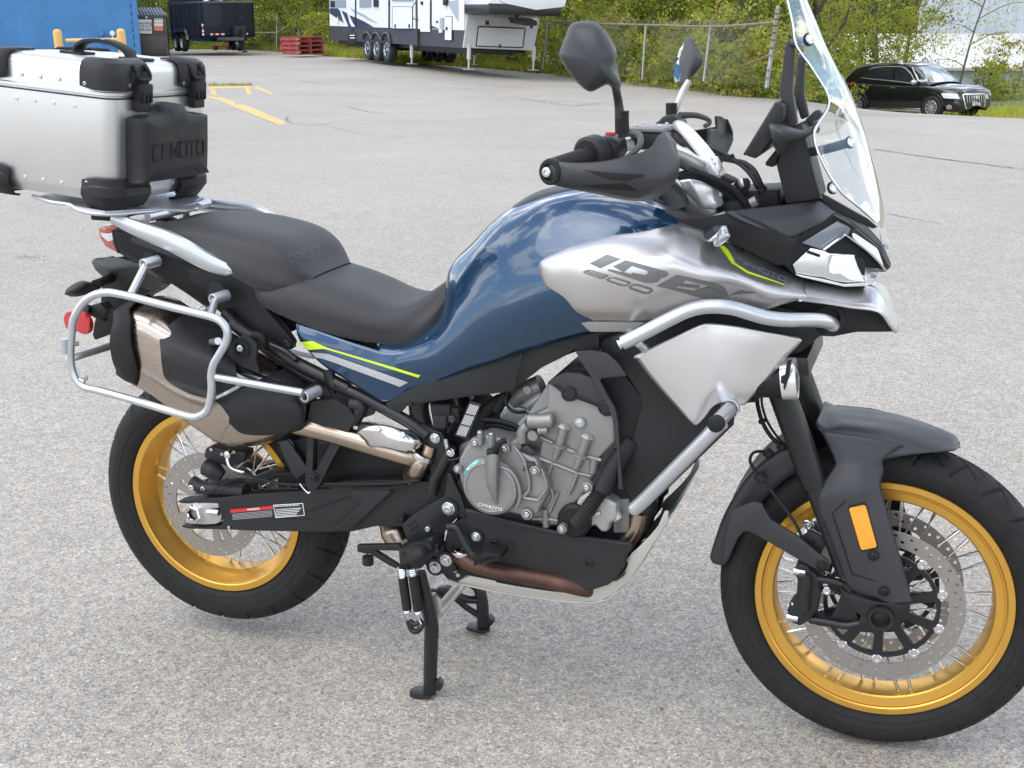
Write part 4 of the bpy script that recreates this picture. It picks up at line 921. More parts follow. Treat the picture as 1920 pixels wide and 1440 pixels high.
clay('fog_lamp', 'U', '1142,640 1155,622 1180,618 1200,630 1204,650 1190,664 1160,664 1145,655', CHR, car, .02); clay('tail_light', 'U', '185,410 200,395 240,392 245,404 215,420 190,440', REDL, car, .02)
clay('bumper_vent', 'U', '1130,612 1290,600 1320,640 1315,672 1220,680 1140,672', BLKT, car, .01)
for sy in (-1, 1):
    b = bmesh.new(); bmesh.ops.create_uvsphere(b, u_segments=14, v_segments=8, radius=.11); bmesh.ops.transform(b, matrix=Matrix.Translation((.78, sy*1.0, 1.10)) @ Matrix.Diagonal((.8, 1.1, .75, 1)), verts=b.verts); fromb('wing_mirror', b, SPAINT if sy < 0 else CARB, car)
    for x0 in (-1.37, 1.44):
        lathe('wheel_arch', [(.40,-.012),(.415,0),(.0,.005)], (x0, sy*.945, .38), (0, -sy, 0), BLKT, car, 28)
        wheel('wheel', (x0, sy*.87, .355), (0, -sy, 0), .355, .235, car, RIMW, 10)
        if sy > 0: pass
    boxo('sill', (0, sy*.90, .27), (2.2, .06, .10), CHR if sy < 0 else CARB, car, bev=.01)
tube('wiper', [(1.12,-.5,1.09),(.9,-.1,1.30)], .008, BLKT, car, 5, 1)
# ------------------------------------------------------------------ the motorcycle
BK = empty('motorcycle'); tag(BK, 'blue and silver adventure motorcycle with gold spoked rims on its centre stand', 'motorcycle')
def yi(x, tab):
    for (a, b), (c, d) in zip(tab, tab[1:]):
        if x <= c: return b+(d-b)*max(0, min(1, (x-a)/(c-a)))
    return tab[-1][1]
def WQ(l, s, tab): return [P(x, y, yi(x, tab) if q is None else q) for x, y, q in pp(l, s)]
def rowsW(l, txt, Y=None):
    return [[P(x, y, Y if q is None else q) for x, y, q in pp(l, ln)] for ln in txt.strip().split('\n')]
def msym(rows, cz=0):
    """rows run from the near edge to the middle plane; carry them on to the far side"""
    return [r+[Vector((p.x, -p.y, p.z)) for p in (r[-2::-1] if abs(r[-1].y) < 1e-4 else r[::-1])] for r in rows]

# ---- wheels
AXR = Vector((0, 0, .3563)); AXF = Vector((1.5348, 0, .3284)); KST = Vector((-math.sin(R_(26)), 0, math.cos(R_(26))))
def tyre(name, prof, par, pitch, fn):
    NA = 600; V = []; n = 0; dense = spline([Vector((r, y, 0)) for r, y in prof], 4); n = len(dense); w = max(abs(p.y) for p in dense); rmax = max(p.x for p in dense)
    for i in range(NA):
        a = 2*math.pi*i/NA
        for p in dense:
            r = p.x-fn(a/(2*math.pi)*pitch, p.y/w, (rmax-p.x)); V.append((r*math.cos(a), p.y, r*math.sin(a)))
    return mk(name, V, grid_faces(NA, n, True, False), RUB, par, 28)
def groove_f(u, t, dr):
    if dr > .062: return 0
    s = 1 if t > 0 else -1; a = abs(t); f = 0
    for k, (off, sl, a0, a1, wd) in enumerate(((0, .9, .10, .80, .045), (.5, -.55, .22, .95, .035), (.25, 1.6, .05, .35, .04))):
        if a0 < a < a1:
            v = (u+off+(.5 if s > 0 else 0)+sl*a) % 1
            if v < wd or v > 1-wd: f = .0060
    if .03 < a < .055 and (u*1.0 % 1) < .8: f = max(f, .003)
    return f
def mkwheel(name, ax, tprof, rprof, rin, nsp, hubr, hw, dn, rot=None, gp=24, label=None):
    o = empty(name, ax, parent=BK)
    if rot: o.rotation_euler = rot.to_euler()
    if label: o['label'] = label
    tyre('tyre', tprof+[(r, -y) for r, y in tprof[-2::-1]], o, gp, groove_f)
    rp = rprof+[(r, -y) for r, y in rprof[::-1] if abs(y) > 1e-6]
    lathe('rim', rp, (0,0,0), (0,1,0), GOLD, o, 160, 24)
    for q in ((.5, .52), (.62, .74)):
        k_ = len(tprof); a_, b_ = tprof[int(k_*q[0])-3]; 
        for s_ in (-1, 1): lathe('sidewall_rib', [(a_-.0006, s_*b_*.985), (a_, s_*(b_+.0009)), (a_+.0012, s_*(b_+.0009)), (a_+.0018, s_*b_*.985)], (0,0,0), (0,1,0), RUB, o, 120, 40)
    lathe('hub', [(hubr*.5,-hw-.02),(hubr*.55,-hw-.012),(hubr,-hw),(hubr,-hw+.008),(hubr*.62,-hw+.02),(hubr*.6,0),(hubr*.62,hw-.02),(hubr,hw-.008),(hubr,hw),(hubr*.5,hw+.012)], (0,0,0), (0,1,0), FRAME, o, 40)
    # one spoke mesh per side and direction, shared round the wheel
    var = []
    for sd in (-1, 1):
        for dr in (-1, 1):
            b = bmesh.new(); p0 = Vector((math.cos(R_(24*dr))*hubr*.93, sd*hw*.98, math.sin(R_(24*dr))*hubr*.93)); p1 = Vector((rin, sd*.020, 0)); d = (p1-p0).normalized()
            for A_, B_, r in ((p0, p1, .0017), (p1-d*.026, p1-d*.003, .0037), (p1-d*.034, p1-d*.026, .0027)):
                t = tube('t', [A_, B_], r, CHR, None, 7, 1); b.from_mesh(t.data); mm_ = t.data; bpy.data.objects.remove(t); bpy.data.meshes.remove(mm_)
            me = bpy.data.meshes.new('spoke'); b.to_mesh(me); b.free(); me.materials.append(CHR)
            for p in me.polygons: p.use_smooth = True
            var.append(me)
    for i in range(nsp):
        s = bpy.data.objects.new('spoke', var[(i % 4)]); COL.objects.link(s); s.parent = o; s.rotation_euler = (0, -2*math.pi*(i+.35*((i//1) % 2 == 0))/nsp, 0)
    return o
RR = [(.229,.056),(.234,.0665),(.245,.0725),(.262,.0762),(.280,.0755),(.294,.0685),(.304,.060),(.3125,.046),(.3175,.030),(.3205,.014),(.3215,0)]
FR = [(.252,.036),(.257,.0455),(.267,.0515),(.281,.0548),(.295,.0535),(.308,.0475),(.3175,.036),(.3245,.021),(.3275,.009),(.3284,0)]
rrim = [(.2285,-.060),(.2300,-.0636),(.2285,-.066),(.2140,-.066),(.2118,-.0645),(.2085,-.052),(.2045,-.047),(.2020,-.040),(.1985,-.036),(.1940,-.026),(.1905,-.020),(.1890,0)]
frim = [(.2525,-.036),(.2530,-.0395),(.2515,-.0415),(.2395,-.0415),(.2372,-.0395),(.2360,-.0355),(.2330,-.0350),(.2318,-.0375),(.2165,-.0355),(.2140,-.0330),(.2120,-.024),(.2112,0)]
wf = mkwheel('front_wheel', AXF, FR, frim, .2125, 36, .048, .040, .0575, Matrix.Rotation(.0476, 3, KST), 26, 'front wheel with gold rim, chrome spokes and twin drilled discs')
wr = mkwheel('rear_wheel', AXR, RR, rrim, .190, 36, .058, .045, .083, None, 24, 'rear wheel with wide gold rim and single drilled disc')

def ringdisc(name, par, y, ro, ri, holes, lobes, th, m, lobd=.008, n=120, s=-1):
    outer = circ2(0, 0, ro, n); inner = []
    for i in range(n):
        a = 2*math.pi*i/n; k = ((a/(2*math.pi)*lobes) % 1)-.5; r = ri-lobd*math.exp(-(k/.11)**2); inner.append((r*math.cos(a), r*math.sin(a)))
    hs = [inner]+[circ2(r*math.cos(a), r*math.sin(a), hr, 8) for r, a, hr in holes]
    return plate(name, outer, hs, lambda u, v, w: Vector((u, y+w, v)), th, m, par)
hl = []
for i in range(30): 
    a = 2*math.pi*i/30; hl += [(.1515, a, .0037), (.1405+.0035*math.sin(i*2.1), a+.105, .0037)]
for sy in (-1, 1):
    d_ = ringdisc('brake_disc', wf, sy*.0575-.0018, .160, .1285, hl, 10, .0035, DISC)
    outer = circ2(0, 0, .113, 60); win = []
    for i in range(10):
        a0 = 2*math.pi*(i+.5)/10+.10; a1 = 2*math.pi*(i+1.5)/10-.10; am = (a0+a1)/2
        win.append([(.104*math.cos(a0), .104*math.sin(a0)), (.105*math.cos(am), .105*math.sin(am)), (.104*math.cos(a1), .104*math.sin(a1)), (.056*math.cos(am+.17), .056*math.sin(am+.17)), (.056*math.cos(am-.17), .056*math.sin(am-.17))])
    plate('disc_carrier', outer, win+[circ2(0,0,.03,20)], lambda u, v, w, sy=sy: Vector((u, sy*.0575-.0035+w, v)), .007, FRAME, wf)
    for i in range(10):
        a = 2*math.pi*(i+.5)/10; c = (.1185*math.cos(a), sy*.0575, .1185*math.sin(a))
        lathe('disc_button', [(.0105,-.005),(.0105,-.0015),(.009,0),(.004,0),(.0035,-.002),(0,-.002)], Vector(c)+Vector((0, sy*.0055, 0)), (0, sy, 0), CHR, wf, 16)
hl = []
for i in range(24): a = 2*math.pi*i/24; hl += [(.1225, a, .0035), (.1125, a+.13, .0035)]
ringdisc('brake_disc', wr, -.0831, .130, .104, hl, 6, .0035, DISC, .004)
outer = circ2(0, 0, .1035, 60); win = []
for i in range(5):
    a0 = 2*math.pi*i/5+.28; a1 = 2*math.pi*(i+1)/5-.28; am = (a0+a1)/2
    win.append([(.094*math.cos(a0+(a1-a0)*k/4), .094*math.sin(a0+(a1-a0)*k/4)) for k in range(5)]+[(.05*math.cos(am+.3), .05*math.sin(am+.3)), (.05*math.cos(am-.3), .05*math.sin(am-.3))])
    a = 2*math.pi*i/5; win.append([(r*math.cos(a+d), r*math.sin(a+d)) for r, d in ((.09,-.06),(.094,0),(.09,.06),(.07,.05),(.066,0),(.07,-.05))])
plate('disc_carrier', outer, win+[circ2(0,0,.03,20)], lambda u, v, w: Vector((u, -.0838+w, v)), .004, DISC, wr)
lathe('sprocket', [(.05,.062),(.095,.062),(.098,.066),(.095,.070),(.05,.070)], (0,0,0), (0,1,0), CHR, wr, 60)

# ---- front fork, guards and fenders
f1 = W('Z', '1465.4,735.4 1528,910', -.105); dF = (f1[0]-f1[1]).normalized(); topF = f1[1]+dF*.535
for s in (-1, 1):
    o = tube('fork_tube', [Vector((p.x, s*.105, p.z)) for p in (topF, f1[1]+dF*.02, f1[1])], [.0262,.0262,.024], FRAME, BK, 24, 1)
    a = f1[1]; tube('fork_slider', [Vector((a.x, s*.105, a.z)), Vector((a.x-dF.x*.19, s*.103, a.z-dF.z*.19))], .0205, FRAME, o, 16, 1)
# lower casting
cast = WQ('F', '800,345 870,400 1020,440 1180,460 1245,440 1225,490 1190,520 1150,580 1110,612 1060,635 1000,632 930,625 850,610 780,600 690,590 640,575 645,550 760,562 880,575 925,560 940,530 900,500 855,440 830,400', [(0,-.112),(2000,-.112)])
prism('fork_lower', cast, .045, FRAME, BK, .004)
o = prism('fork_lower', [Vector((p.x, -p.y-.045, p.z)) for p in cast], .045, FRAME, BK, .004)
ah = W('F', '1060,540', -.118)[0]
for s in (-1, 1): lathe('axle_end', [(.026,-.02),(.026,.004),(.0245,.007),(.0185,.007),(.0165,.004),(.0165,-.02),(0,-.02)], Vector((ah.x, s*.118, ah.z)), (0, s, 0), FRAME, BK, 28)
tube('front_axle', [Vector((ah.x, -.11, ah.z)), Vector((ah.x, .11, ah.z))], .012, CHR, BK, 16, 1)
rg = rowsW('E', '''700,215,-.088 850,235,-.092 1000,255,-.092 1200,300,-.086
780,385,-.100 850,390,-.106 950,398,-.106 1080,385,-.098
775,440,-.108 850,455,-.116 945,460,-.116 1078,460,-.100
665,600,-.120 790,580,-.130 950,560,-.131 1062,540,-.108
668,670,-.122 800,690,-.134 960,670,-.135 1090,660,-.112
735,810,-.124 850,820,-.137 1000,810,-.138 1130,800,-.114
800,990,-.124 900,1000,-.138 1050,1000,-.139 1187,1000,-.116
862,1150,-.122 950,1165,-.136 1090,1170,-.138 1233,1175,-.116
945,1200,-.120 1040,1222,-.132 1130,1255,-.134 1252,1242,-.118''')
fg = patch('fork_guard', rg, PLASTG, BK, .004, 6, 5, 60)
mirror(fg)
fw = rowsW('E', '''672,190,-.078 676,160,-.070 690,120,-.02 
700,215,-.088 740,196,-.074 750,130,-.02
800,330,-.098 840,205,-.074 860,140,-.02
950,400,-.105 960,222,-.074 980,155,-.02
1080,385,-.097 1080,240,-.073 1100,168,-.02
1230,360,-.088 1220,262,-.067 1240,195,-.018
1400,340,-.070 1370,290,-.055 1390,235,-.016
1500,328,-.045 1480,305,-.036 1490,270,-.012
1538,318,-.012 1536,305,-.010 1532,298,-.004''')
ff = patch('front_fender', [r+[Vector((p.x, -p.y, p.z)) for p in r[::-1]] for r in fw], PLASTG, BK, .004, 6, 5, 70)
tb = bvh([fg, ff])
amb = [c+n*.0035 for c, n in on('E', '872,682 885,675 955,661 968,666 1033,900 1028,912 955,927 942,920', tb)]
prism('reflector_frame', [p+(p-sum(amb, Vector())/8)*.10+Vector((0,.002,0)) for p in amb], .01, PLASTD, fg, .001)
prism('reflector', [p+Vector((0,-.002,0)) for p in amb], .008, AMBER, fg, .0015)
for c, n in on('E', '1018,965 1080,1178', tb): bolt(c, .0065, fg, BOLTB, n, 'cap', 'screw'); lathe('screw_seat', [(.0115,.0),(.0110,.0016),(.0085,.0018),(.0080,-.002),(0,-.002)], c, n, PLASTD, fg, 20)
# crease on the guard, its shade painted as a flat dark line
for s in ('690,620 830,590 845,640 770,712 785,745 735,790 700,700', ):
    pass
lay('guard_crease_shade', [q2('E', '845,632 852,640 776,714 893,1070 1030,1116 1028,1122 884,1078 766,712')], tb, PLASTD, fg, .0006)
# rear half of the front mudguard
mg = rowsW('E', '''590,452,-.066 545,300,-.070 570,262,-.03
500,500,-.070 410,372,-.072 440,330,-.03
400,585,-.072 290,475,-.074 320,430,-.03
310,690,-.074 195,605,-.075 215,565,-.03
240,790,-.075 120,740,-.076 140,700,-.03
190,890,-.074 68,880,-.075 88,850,-.03
150,990,-.072 42,975,-.073 58,950,-.03
120,1030,-.066 55,1012,-.068 62,1000,-.03''')
mgo = patch('rear_mudguard', [r+[Vector((p.x, -p.y, p.z)) for p in r[::-1]] for r in mg], PLASTG, BK, .004, 6, 4, 60)
mgo['label'] = 'matt black rear half of the front mudguard'
ar = WQ('E', '170,690 300,640 350,655 356,675 400,750 560,850 690,955 742,995 758,1025 748,1052 720,1066 690,1058 660,1042 560,988 460,930 300,836 270,822 235,826 205,860 160,950 120,1020 130,850', [(100,-.076),(350,-.082),(760,-.124)])
ao = prism('mudguard_arm', ar, .008, PLASTG, mgo, .003); mirror(ao, BK).name = 'mudguard_arm'
c = W('E', '708,1031', -.126)[0]; bolt(c, .0065, BK, BOLTB, (0,-1,0), 'cap', 'screw'); lathe('screw_seat', [(.0125,0),(.012,.002),(.009,.0022),(.0085,-.001),(0,-.001)], c, (0,-1,0), FRAME, BK, 20)
# caliper
cl = WQ('E', '550,1030 590,1012 625,1030 640,1060 672,1080 692,1125 684,1150 702,1190 688,1250 680,1300 652,1330 640,1352 575,1392 530,1372 512,1345 498,1300 520,1262 548,1240 556,1180 560,1110 545,1080', [(0,-.118),(2000,-.118)])
def caliper(flip):
    o = prism('brake_caliper', [Vector((p.x, p.y if flip < 0 else -p.y-.05, p.z)) for p in cl], .05, PLAST, BK, .006, segs=3)
    for s, r in (('570,1062', .0085), ('527,1337', .0085)):
        c = W('E', s, -.112)[0]; a = W('E', s, -.112)[0]; d = Vector((-.8, 0, .15)).normalized()
        tube('pad_bolt', [Vector((c.x+.012, flip*.112*-1 if flip > 0 else -.112, c.z)), Vector((c.x-.010, -.112 if flip < 0 else .112, c.z+.001))], r, CHR, o, 14, 1)
    pts = WQ('E', '600,1080,-.125 610,1130,-.125 600,1200,-.125 600,1290,-.125', [(0,0),(1,0)])
    if flip < 0:
        tube('caliper_ridge', pts, .012, PLAST, o, 10); tube('bracket_arm', W('E', '640,1098,-.108 740,1112,-.108 830,1135,-.105'), .0085, FRAME, o, 10); tube('bracket_arm', W('E', '630,1348,-.108 720,1362,-.108 850,1385,-.108 930,1372,-.105'), .0085, FRAME, o, 10)
        for s in ('505,1265', '535,1130', '530,1255'): bolt(W('E', s, -.118)[0], .003, o, CHR, (0,-1,0), 'cap', 'bleed_screw')
    return o
caliper(-1); caliper(1)
prism('caliper_bracket', WQ('E', '800,1120 860,1150 900,1200 905,1290 925,1340 905,1372 850,1385 790,1370 760,1340 790,1290 830,1180', [(0,-.104),(2000,-.104)]), .012, FRAME, BK, .003)
bolt(W('E', '737,1174', -.108)[0], .009, BK, CHR, (0,-1,0), 'cap', 'disc_button')
# brake line and sensor lead at the fork
tube('brake_hose', W('E', '320,0,-.04 322,60,-.05 345,150,-.06 380,220,-.07 420,270,-.07 470,305,-.07'), .0042, RUBM, BK, 8); tube('brake_hose', W('E', '345,0,-.05 350,70,-.05 380,160,-.06 430,240,-.07 480,298,-.07'), .0026, RUBM, BK, 8)
tube('brake_hose', W('E', '388,352,-.06 340,340,-.09 295,350,-.10 276,390,-.10 290,430,-.10 335,490,-.10 430,610,-.11 540,760,-.115 595,870,-.11'), .0032, RUBM, BK, 8)
for s, r in (('462,293,-.07 478,318,-.07', .012), ('370,338,-.07 400,362,-.07', .010), ('322,478,-.10 355,515,-.10', .0115), ('345,150,-.06 352,168,-.06', .0075)): tube('hose_clip', W('E', s), r, RUBM, BK, 12, 1)
prism('fork_bracket', WQ('E', '590,850 640,820 700,850 730,900 700,960 650,920 600,900', [(0,-.10),(1,-.10)]), .01, PLAST, BK, .002); bolt(W('E', '645,877', -.102)[0], .0055, BK, BOLTB, (0,-1,0), 'cap', 'screw')
tube('speed_sensor_lead', W('E', '590,790,-.05 610,760,-.05 640,765,-.05 650,790,-.05 625,805,-.05 600,780,-.05'), .004, CHR, BK, 8)

# ---- tank, seat, tail
def XZ(x, z, y): return Vector((x, y, z))
# seat: sections across, from the near lower edge over the top
def seatsec(lo, hi, w, yl, crown=.012):
    """lo, hi: Vector (x, z) of the lower near edge and the top middle"""
    o = []; (xl, zl), (xh, zh) = lo, hi; h = zh-zl
    for f, g in ((1.0, 0), (1.02, .25), (1.0, .52), (.93, .78), (.78, .93), (.52, 1.0), (.25, 1.01), (0, 1.01)):
        o.append(Vector((xl+(xh-xl)*g**1.0, -yl*f if g < .3 else -w*f, zl+h*g+(0))))
    return o
PS = [((-.050,1.000),(-.100,1.008),.10,.10), ((-.03,.990),(-.07,1.026),.125,.13), ((.03,.975),(.0,1.036),.14,.145), ((.10,.950),(.09,1.034),.145,.152), ((.16,.928),(.17,1.024),.148,.152), ((.20,.910),(.235,1.008),.145,.148), ((.245,.905),(.275,.982),.135,.140), ((.280,.906),(.297,.950),.12,.125), ((.312,.922),(.314,.930),.09,.09)]
ps = [seatsec(*a) for a in PS]; passenger = patch('passenger_seat', msym(ps), VINYL, BK, 0, 6, 4, 80, )
RS = [((.185,.905),(.215,.925),.125,.128), ((.215,.870),(.25,.935),.14,.142), ((.30,.838),(.32,.925),.145,.142), ((.38,.815),(.40,.905),.14,.135), ((.46,.802),(.47,.882),.128,.122), ((.52,.800),(.52,.880),.115,.112), ((.565,.82),(.555,.895),.10,.105), ((.60,.855),(.585,.915),.088,.098), ((.63,.905),(.61,.935),.07,.088), ((.645,.94),(.625,.950),.05,.08)]
rs = [seatsec(*a) for a in RS]; rider = patch('rider_seat', msym(rs), VINYL, BK, 0, 6, 4, 80)
tS = bvh([passenger, rider])
lay('stitching', quadmap(stroke_text('CFMOTO', .07), q2('A', '1515,345 1700,285 1710,335 1525,385')), tS, mat('stitch_thread', (.13,.12,.11), .7), passenger, .003)
# tank: rows run along the bike, points from the near lower edge up to the middle
TKR = '''
0.500,0.680,-.140 .500,.705,-.146 .492,.735,-.147 .484,.762,-.145 .478,.790,-.132 .47,.800,-.10
0.560,0.708,-.146 .560,.735,-.153 .555,.765,-.154 .552,.785,-.150 .550,.803,-.134 .545,.812,-.09
0.620,0.737,-.152 .622,.770,-.162 .622,.800,-.162 .622,.825,-.152 .618,.850,-.128 .605,.87,-.08
0.680,0.765,-.158 .684,.810,-.172 .680,.855,-.168 .670,.895,-.148 .650,.935,-.110 .612,.95,-.05
0.740,0.790,-.165 .744,.850,-.184 .738,.910,-.178 .722,.965,-.148 .698,1.005,-.105 .665,1.010,-.05
0.800,0.815,-.172 .806,.885,-.198 .800,.955,-.190 .785,1.020,-.155 .765,1.062,-.105 .735,1.075,-.045
0.870,0.843,-.176 .880,.910,-.206 .878,.990,-.200 .868,1.060,-.165 .850,1.105,-.115 .83,1.120,-.045
0.950,0.870,-.178 .960,.930,-.208 .962,1.010,-.204 .955,1.080,-.170 .940,1.122,-.12 .93,1.138,-.05
1.040,0.890,-.178 1.045,.950,-.200 1.048,1.020,-.196 1.046,1.080,-.166 1.038,1.115,-.115 1.035,1.128,-.05
1.120,0.900,-.170 1.125,.950,-.190 1.128,1.010,-.184 1.128,1.055,-.150 1.122,1.085,-.11 1.12,1.095,-.05
'''
rows = [[Vector((float(a), float(c), float(b))) for a, b, c in (t.split(',') for t in ln.split())] for ln in TKR.strip().split('\n')]
rows = [[Vector((p.x, p.y, p.z)) for p in r]+[Vector((r[-1].x-.004, 0, r[-1].z+.006))] for r in rows]
tank = patch('fuel_tank', msym(rows), BLUE, BK, .003, 7, 6, 75)
tT = bvh([tank])
# black cover along the top of the tank
TC = '''.665,1.002 .700,1.045 .745,1.083 .800,1.114 .870,1.132 .95,1.142 1.03,1.138 1.09,1.118'''
tc3 = [tuple(float(q) for q in t.split(',')) for t in TC.split()]
rows = [[Vector((x, -.030-.030*min(1, i/4), z-.012)), Vector((x, -.026-.026*min(1, i/4), z-.001)), Vector((x, -.015, z+.006)), Vector((x, 0, z+.008))] for i, (x, z) in enumerate(tc3)]
patch('tank_cover', msym(rows), PLASTG, BK, .003, 5, 3, 50)
prism('steering_cover', [Vector((x, -.10, z)) for x, z in ((1.07,1.06),(1.085,1.118),(1.115,1.110),(1.16,1.085),(1.17,1.03))], .20, PLASTG, BK, .008)
# side cover below the seat
tp = WQ('M', '-15,905 0,922 200,985 420,1060 570,1098 700,1080 800,1010 900,900 945,820 975,760 1050,800 1100,900 1100,1100 960,1220 800,1270 565,1425 480,1395 330,1300 200,1215 60,1120', [(-20,-.138),(500,-.150),(900,-.150),(1100,-.166)])
tp2 = [W('Z', '%g,%g' % (560+x*.29167, 340+y*.29167), yy)[0] for x, y, yy in ((-15,905,-.136),(200,985,-.142),(420,1060,-.146),(570,1098,-.146),(720,1075,-.142),(840,990,-.136))]
lo2 = [W('Z', '%g,%g' % (560+x*.29167, 340+y*.29167), yy)[0] for x, y, yy in ((10,1030,-.144),(140,1170,-.150),(310,1280,-.153),(450,1370,-.154),(560,1424,-.152),(700,1345,-.150))]
mid2 = [a.lerp(b, .5)+Vector((0,-.007,0)) for a, b in zip(tp2, lo2)]
side = patch('side_cover', [tp2, mid2, lo2], BLUE, BK, .004, 6, 6, 60); mirror(side)
tT2 = bvh([tank, side])
lay('lime_stripe', [q2('M', '12,1034 90,1026 190,1072 785,1246 770,1260 190,1082 160,1076 66,1082')], tT2, LIMEP, side, .0016, fallY=-.152)
lay('grey_stripe', [q2('M', '82,1098 190,1108 706,1292 650,1320 160,1140 110,1132')], tT2, GREYD, side, .001)
# black trim under the tank
tr = WQ('M', '560,1424 700,1340 850,1285 1150,1175 1420,1085 1850,962 1930,975 1930,1100 1770,1085 1700,1130 1560,1200 1370,1350 1320,1360 1100,1385 700,1440 640,1500 560,1470', [(500,-.150),(1150,-.158),(1900,-.182)])
tro = prism('tank_trim', [p+Vector((0,.001,0)) for p in tr], .012, PLAST, BK, .003); mirror(tro)
prism('trim_gap', WQ('M', '1425,1092 1442,1090 1430,1150 1380,1345 1362,1350 1415,1160', [(0,-.1705),(1,-.1705)]), .004, DARKV, tro, 0)
bolt(W('M', '720,1438', -.156)[0], .005, tro, BOLTB, (0,-1,0), 'cap', 'screw')

# ---- silver tank shroud and beak
SH = '''150,412,-.166 148,425,-.172 147,440,-.174 147,452,-.172 150,470,-.166
200,337,-.150 196,375,-.196 200,450,-.205 212,540,-.200 210,578,-.178
330,262,-.140 322,318,-.196 330,420,-.216 340,600,-.212 338,704,-.184
430,213,-.135 430,280,-.196 440,420,-.226 440,650,-.220 432,762,-.190
600,155,-.125 608,245,-.198 620,420,-.236 630,650,-.226 620,766,-.195
800,130,-.118 812,240,-.200 830,420,-.242 840,650,-.230 850,767,-.200
1000,120,-.113 1010,252,-.200 1020,400,-.242 1040,600,-.226 1060,735,-.195
1160,152,-.112 1180,315,-.195 1200,440,-.236 1230,590,-.222 1260,720,-.190
1400,255,-.108 1400,372,-.172 1420,470,-.220 1440,590,-.206 1460,700,-.186
1600,347,-.100 1600,450,-.152 1610,530,-.190 1620,615,-.190 1630,690,-.178
1750,422,-.092 1760,505,-.136 1765,565,-.168 1770,612,-.172 1760,650,-.166
1870,482,-.088 1880,545,-.124 1890,585,-.148 1895,600,-.152 1897,614,-.150'''
shr = patch('tank_shroud', rowsW('N', SH), SILV, BK, .004, 7, 7, 80); mirror(shr)
tH = bvh([shr])
ib = [  # model lettering drawn as in the photograph
 '500,398 590,332 698,354 606,424', '612,432 628,430 850,500 905,517 860,521', '655,432 740,370 900,405 985,438 1003,465 895,462 780,430 735,448', '1003,465 965,492 940,520 880,515 850,500 880,488 895,475 895,462', '800,465 880,488 850,502 770,482',
 '928,538 1045,462 1240,500 1330,535 1200,538 1080,518 1025,564', '1025,564 1060,545 1150,556 1105,586', '1240,500 1310,520 1360,545 1376,575 1390,612 1240,612 1205,590 1150,572 1200,560 1215,540', '1376,600 1465,562 1575,580 1480,592']
RG['V'] = (1080, 460, .28346)
ib = ['90,120 205,60 298,90 160,152', '245,140 330,98 395,116 315,178', '330,98 600,172 613,190 600,207 572,216 480,186 470,168 388,142 362,132', '372,180 455,197 480,184 556,205 562,222 540,243 500,250 440,222 366,192', '215,158 234,160 366,190 440,220 500,250 455,247 208,168', '530,270 665,195 755,215 640,292', '665,195 920,250 975,272 1000,310 1015,340 958,345 940,300 860,262 735,232 700,222', '700,252 822,270 808,286 680,268', '600,276 652,282 775,302 870,272 940,300 960,350 860,355 780,335 636,292', '1015,330 1090,296 1190,315 1100,322']
L1 = lay('model_lettering', [q2('V', s) for s in ib], tH, DARKD, shr, .0009)
lay('model_number', quadmap(stroke_text('800', .24, .2, .42), q2('V', '88,163 512,295 470,322 50,178')), tH, DARKD, shr, .0018)
lay('lime_flash', [q2('N', '1332,282 1362,276 1388,305 1428,375 1440,395 1520,445 1755,528 1752,532 1510,455 1410,390')], tH, LIMEP, shr, .0009)
lay('brand_lettering', quadmap(stroke_text('CFMOTO', .26, .25, .6), q2('N', '1432,368 1760,492 1752,518 1428,388')), tH, mat('blue_grey_print', (.10,.13,.18), .4), shr, .003)
prism('shroud_lower_lip', WQ('N', '430,764 860,768 760,830 510,832 495,826', [(400,-.187),(900,-.196)]), .01, ENG, shr, .002)
0 and lay('painted_sky_glint', [q2('N', '85,520 150,524 215,572 330,700 425,768 400,780 300,765 100,585')], tT, mat('pale_blue_sky_glint', (.17,.33,.48), .3, metal=.5, coat=.8), tank, .0015)  # switched off: sky reflection painted as a pale blue patch
BEK = rowsW('Q', '''600,722,-.070 640,850,-.122 600,940,-.142 590,950,-.140
850,765,-.058 880,925,-.118 900,982,-.132 900,992,-.128
1100,805,-.022 1150,980,-.106 1150,1022,-.122 1150,1034,-.118
1350,830,-.006 1400,1000,-.086 1420,1060,-.102 1425,1070,-.098
1480,890,-.004 1505,1060,-.066 1522,1115,-.082 1526,1125,-.078
1590,1070,-.003 1598,1180,-.042 1600,1225,-.056 1602,1236,-.052
1690,1316,-.003 1686,1322,-.012 1680,1328,-.026 1672,1333,-.024''')
bek = patch('front_beak', [r+[Vector((p.x, -p.y, p.z)) for p in r[::-1]] for r in BEK], SILV, BK, .003, 6, 5, 40)
# dark panel under the beak with the opening for the crash bar
up_ = WQ('Q', '345,1082 430,1000 470,968 540,952 620,952 900,994 1440,1072 1500,1110 1530,1150 1665,1334 1240,1336 1080,1365 980,1386 900,1384 830,1380 800,1400 745,1450 620,1450 600,1380 340,1340 300,1250', [(300,-.168),(900,-.132),(1440,-.092),(1665,-.030)])
ubp = prism('beak_lower_panel', up_, .012, PLAST, BK, .003); mirror(ubp)
lathe('bar_socket', [(.030,-.004),(.026,.004),(.0205,.002),(.0195,-.01),(0,-.01)], W('Q', '930,1190', -.128)[0], (.35,-.93,0), DARKV, ubp, 24)

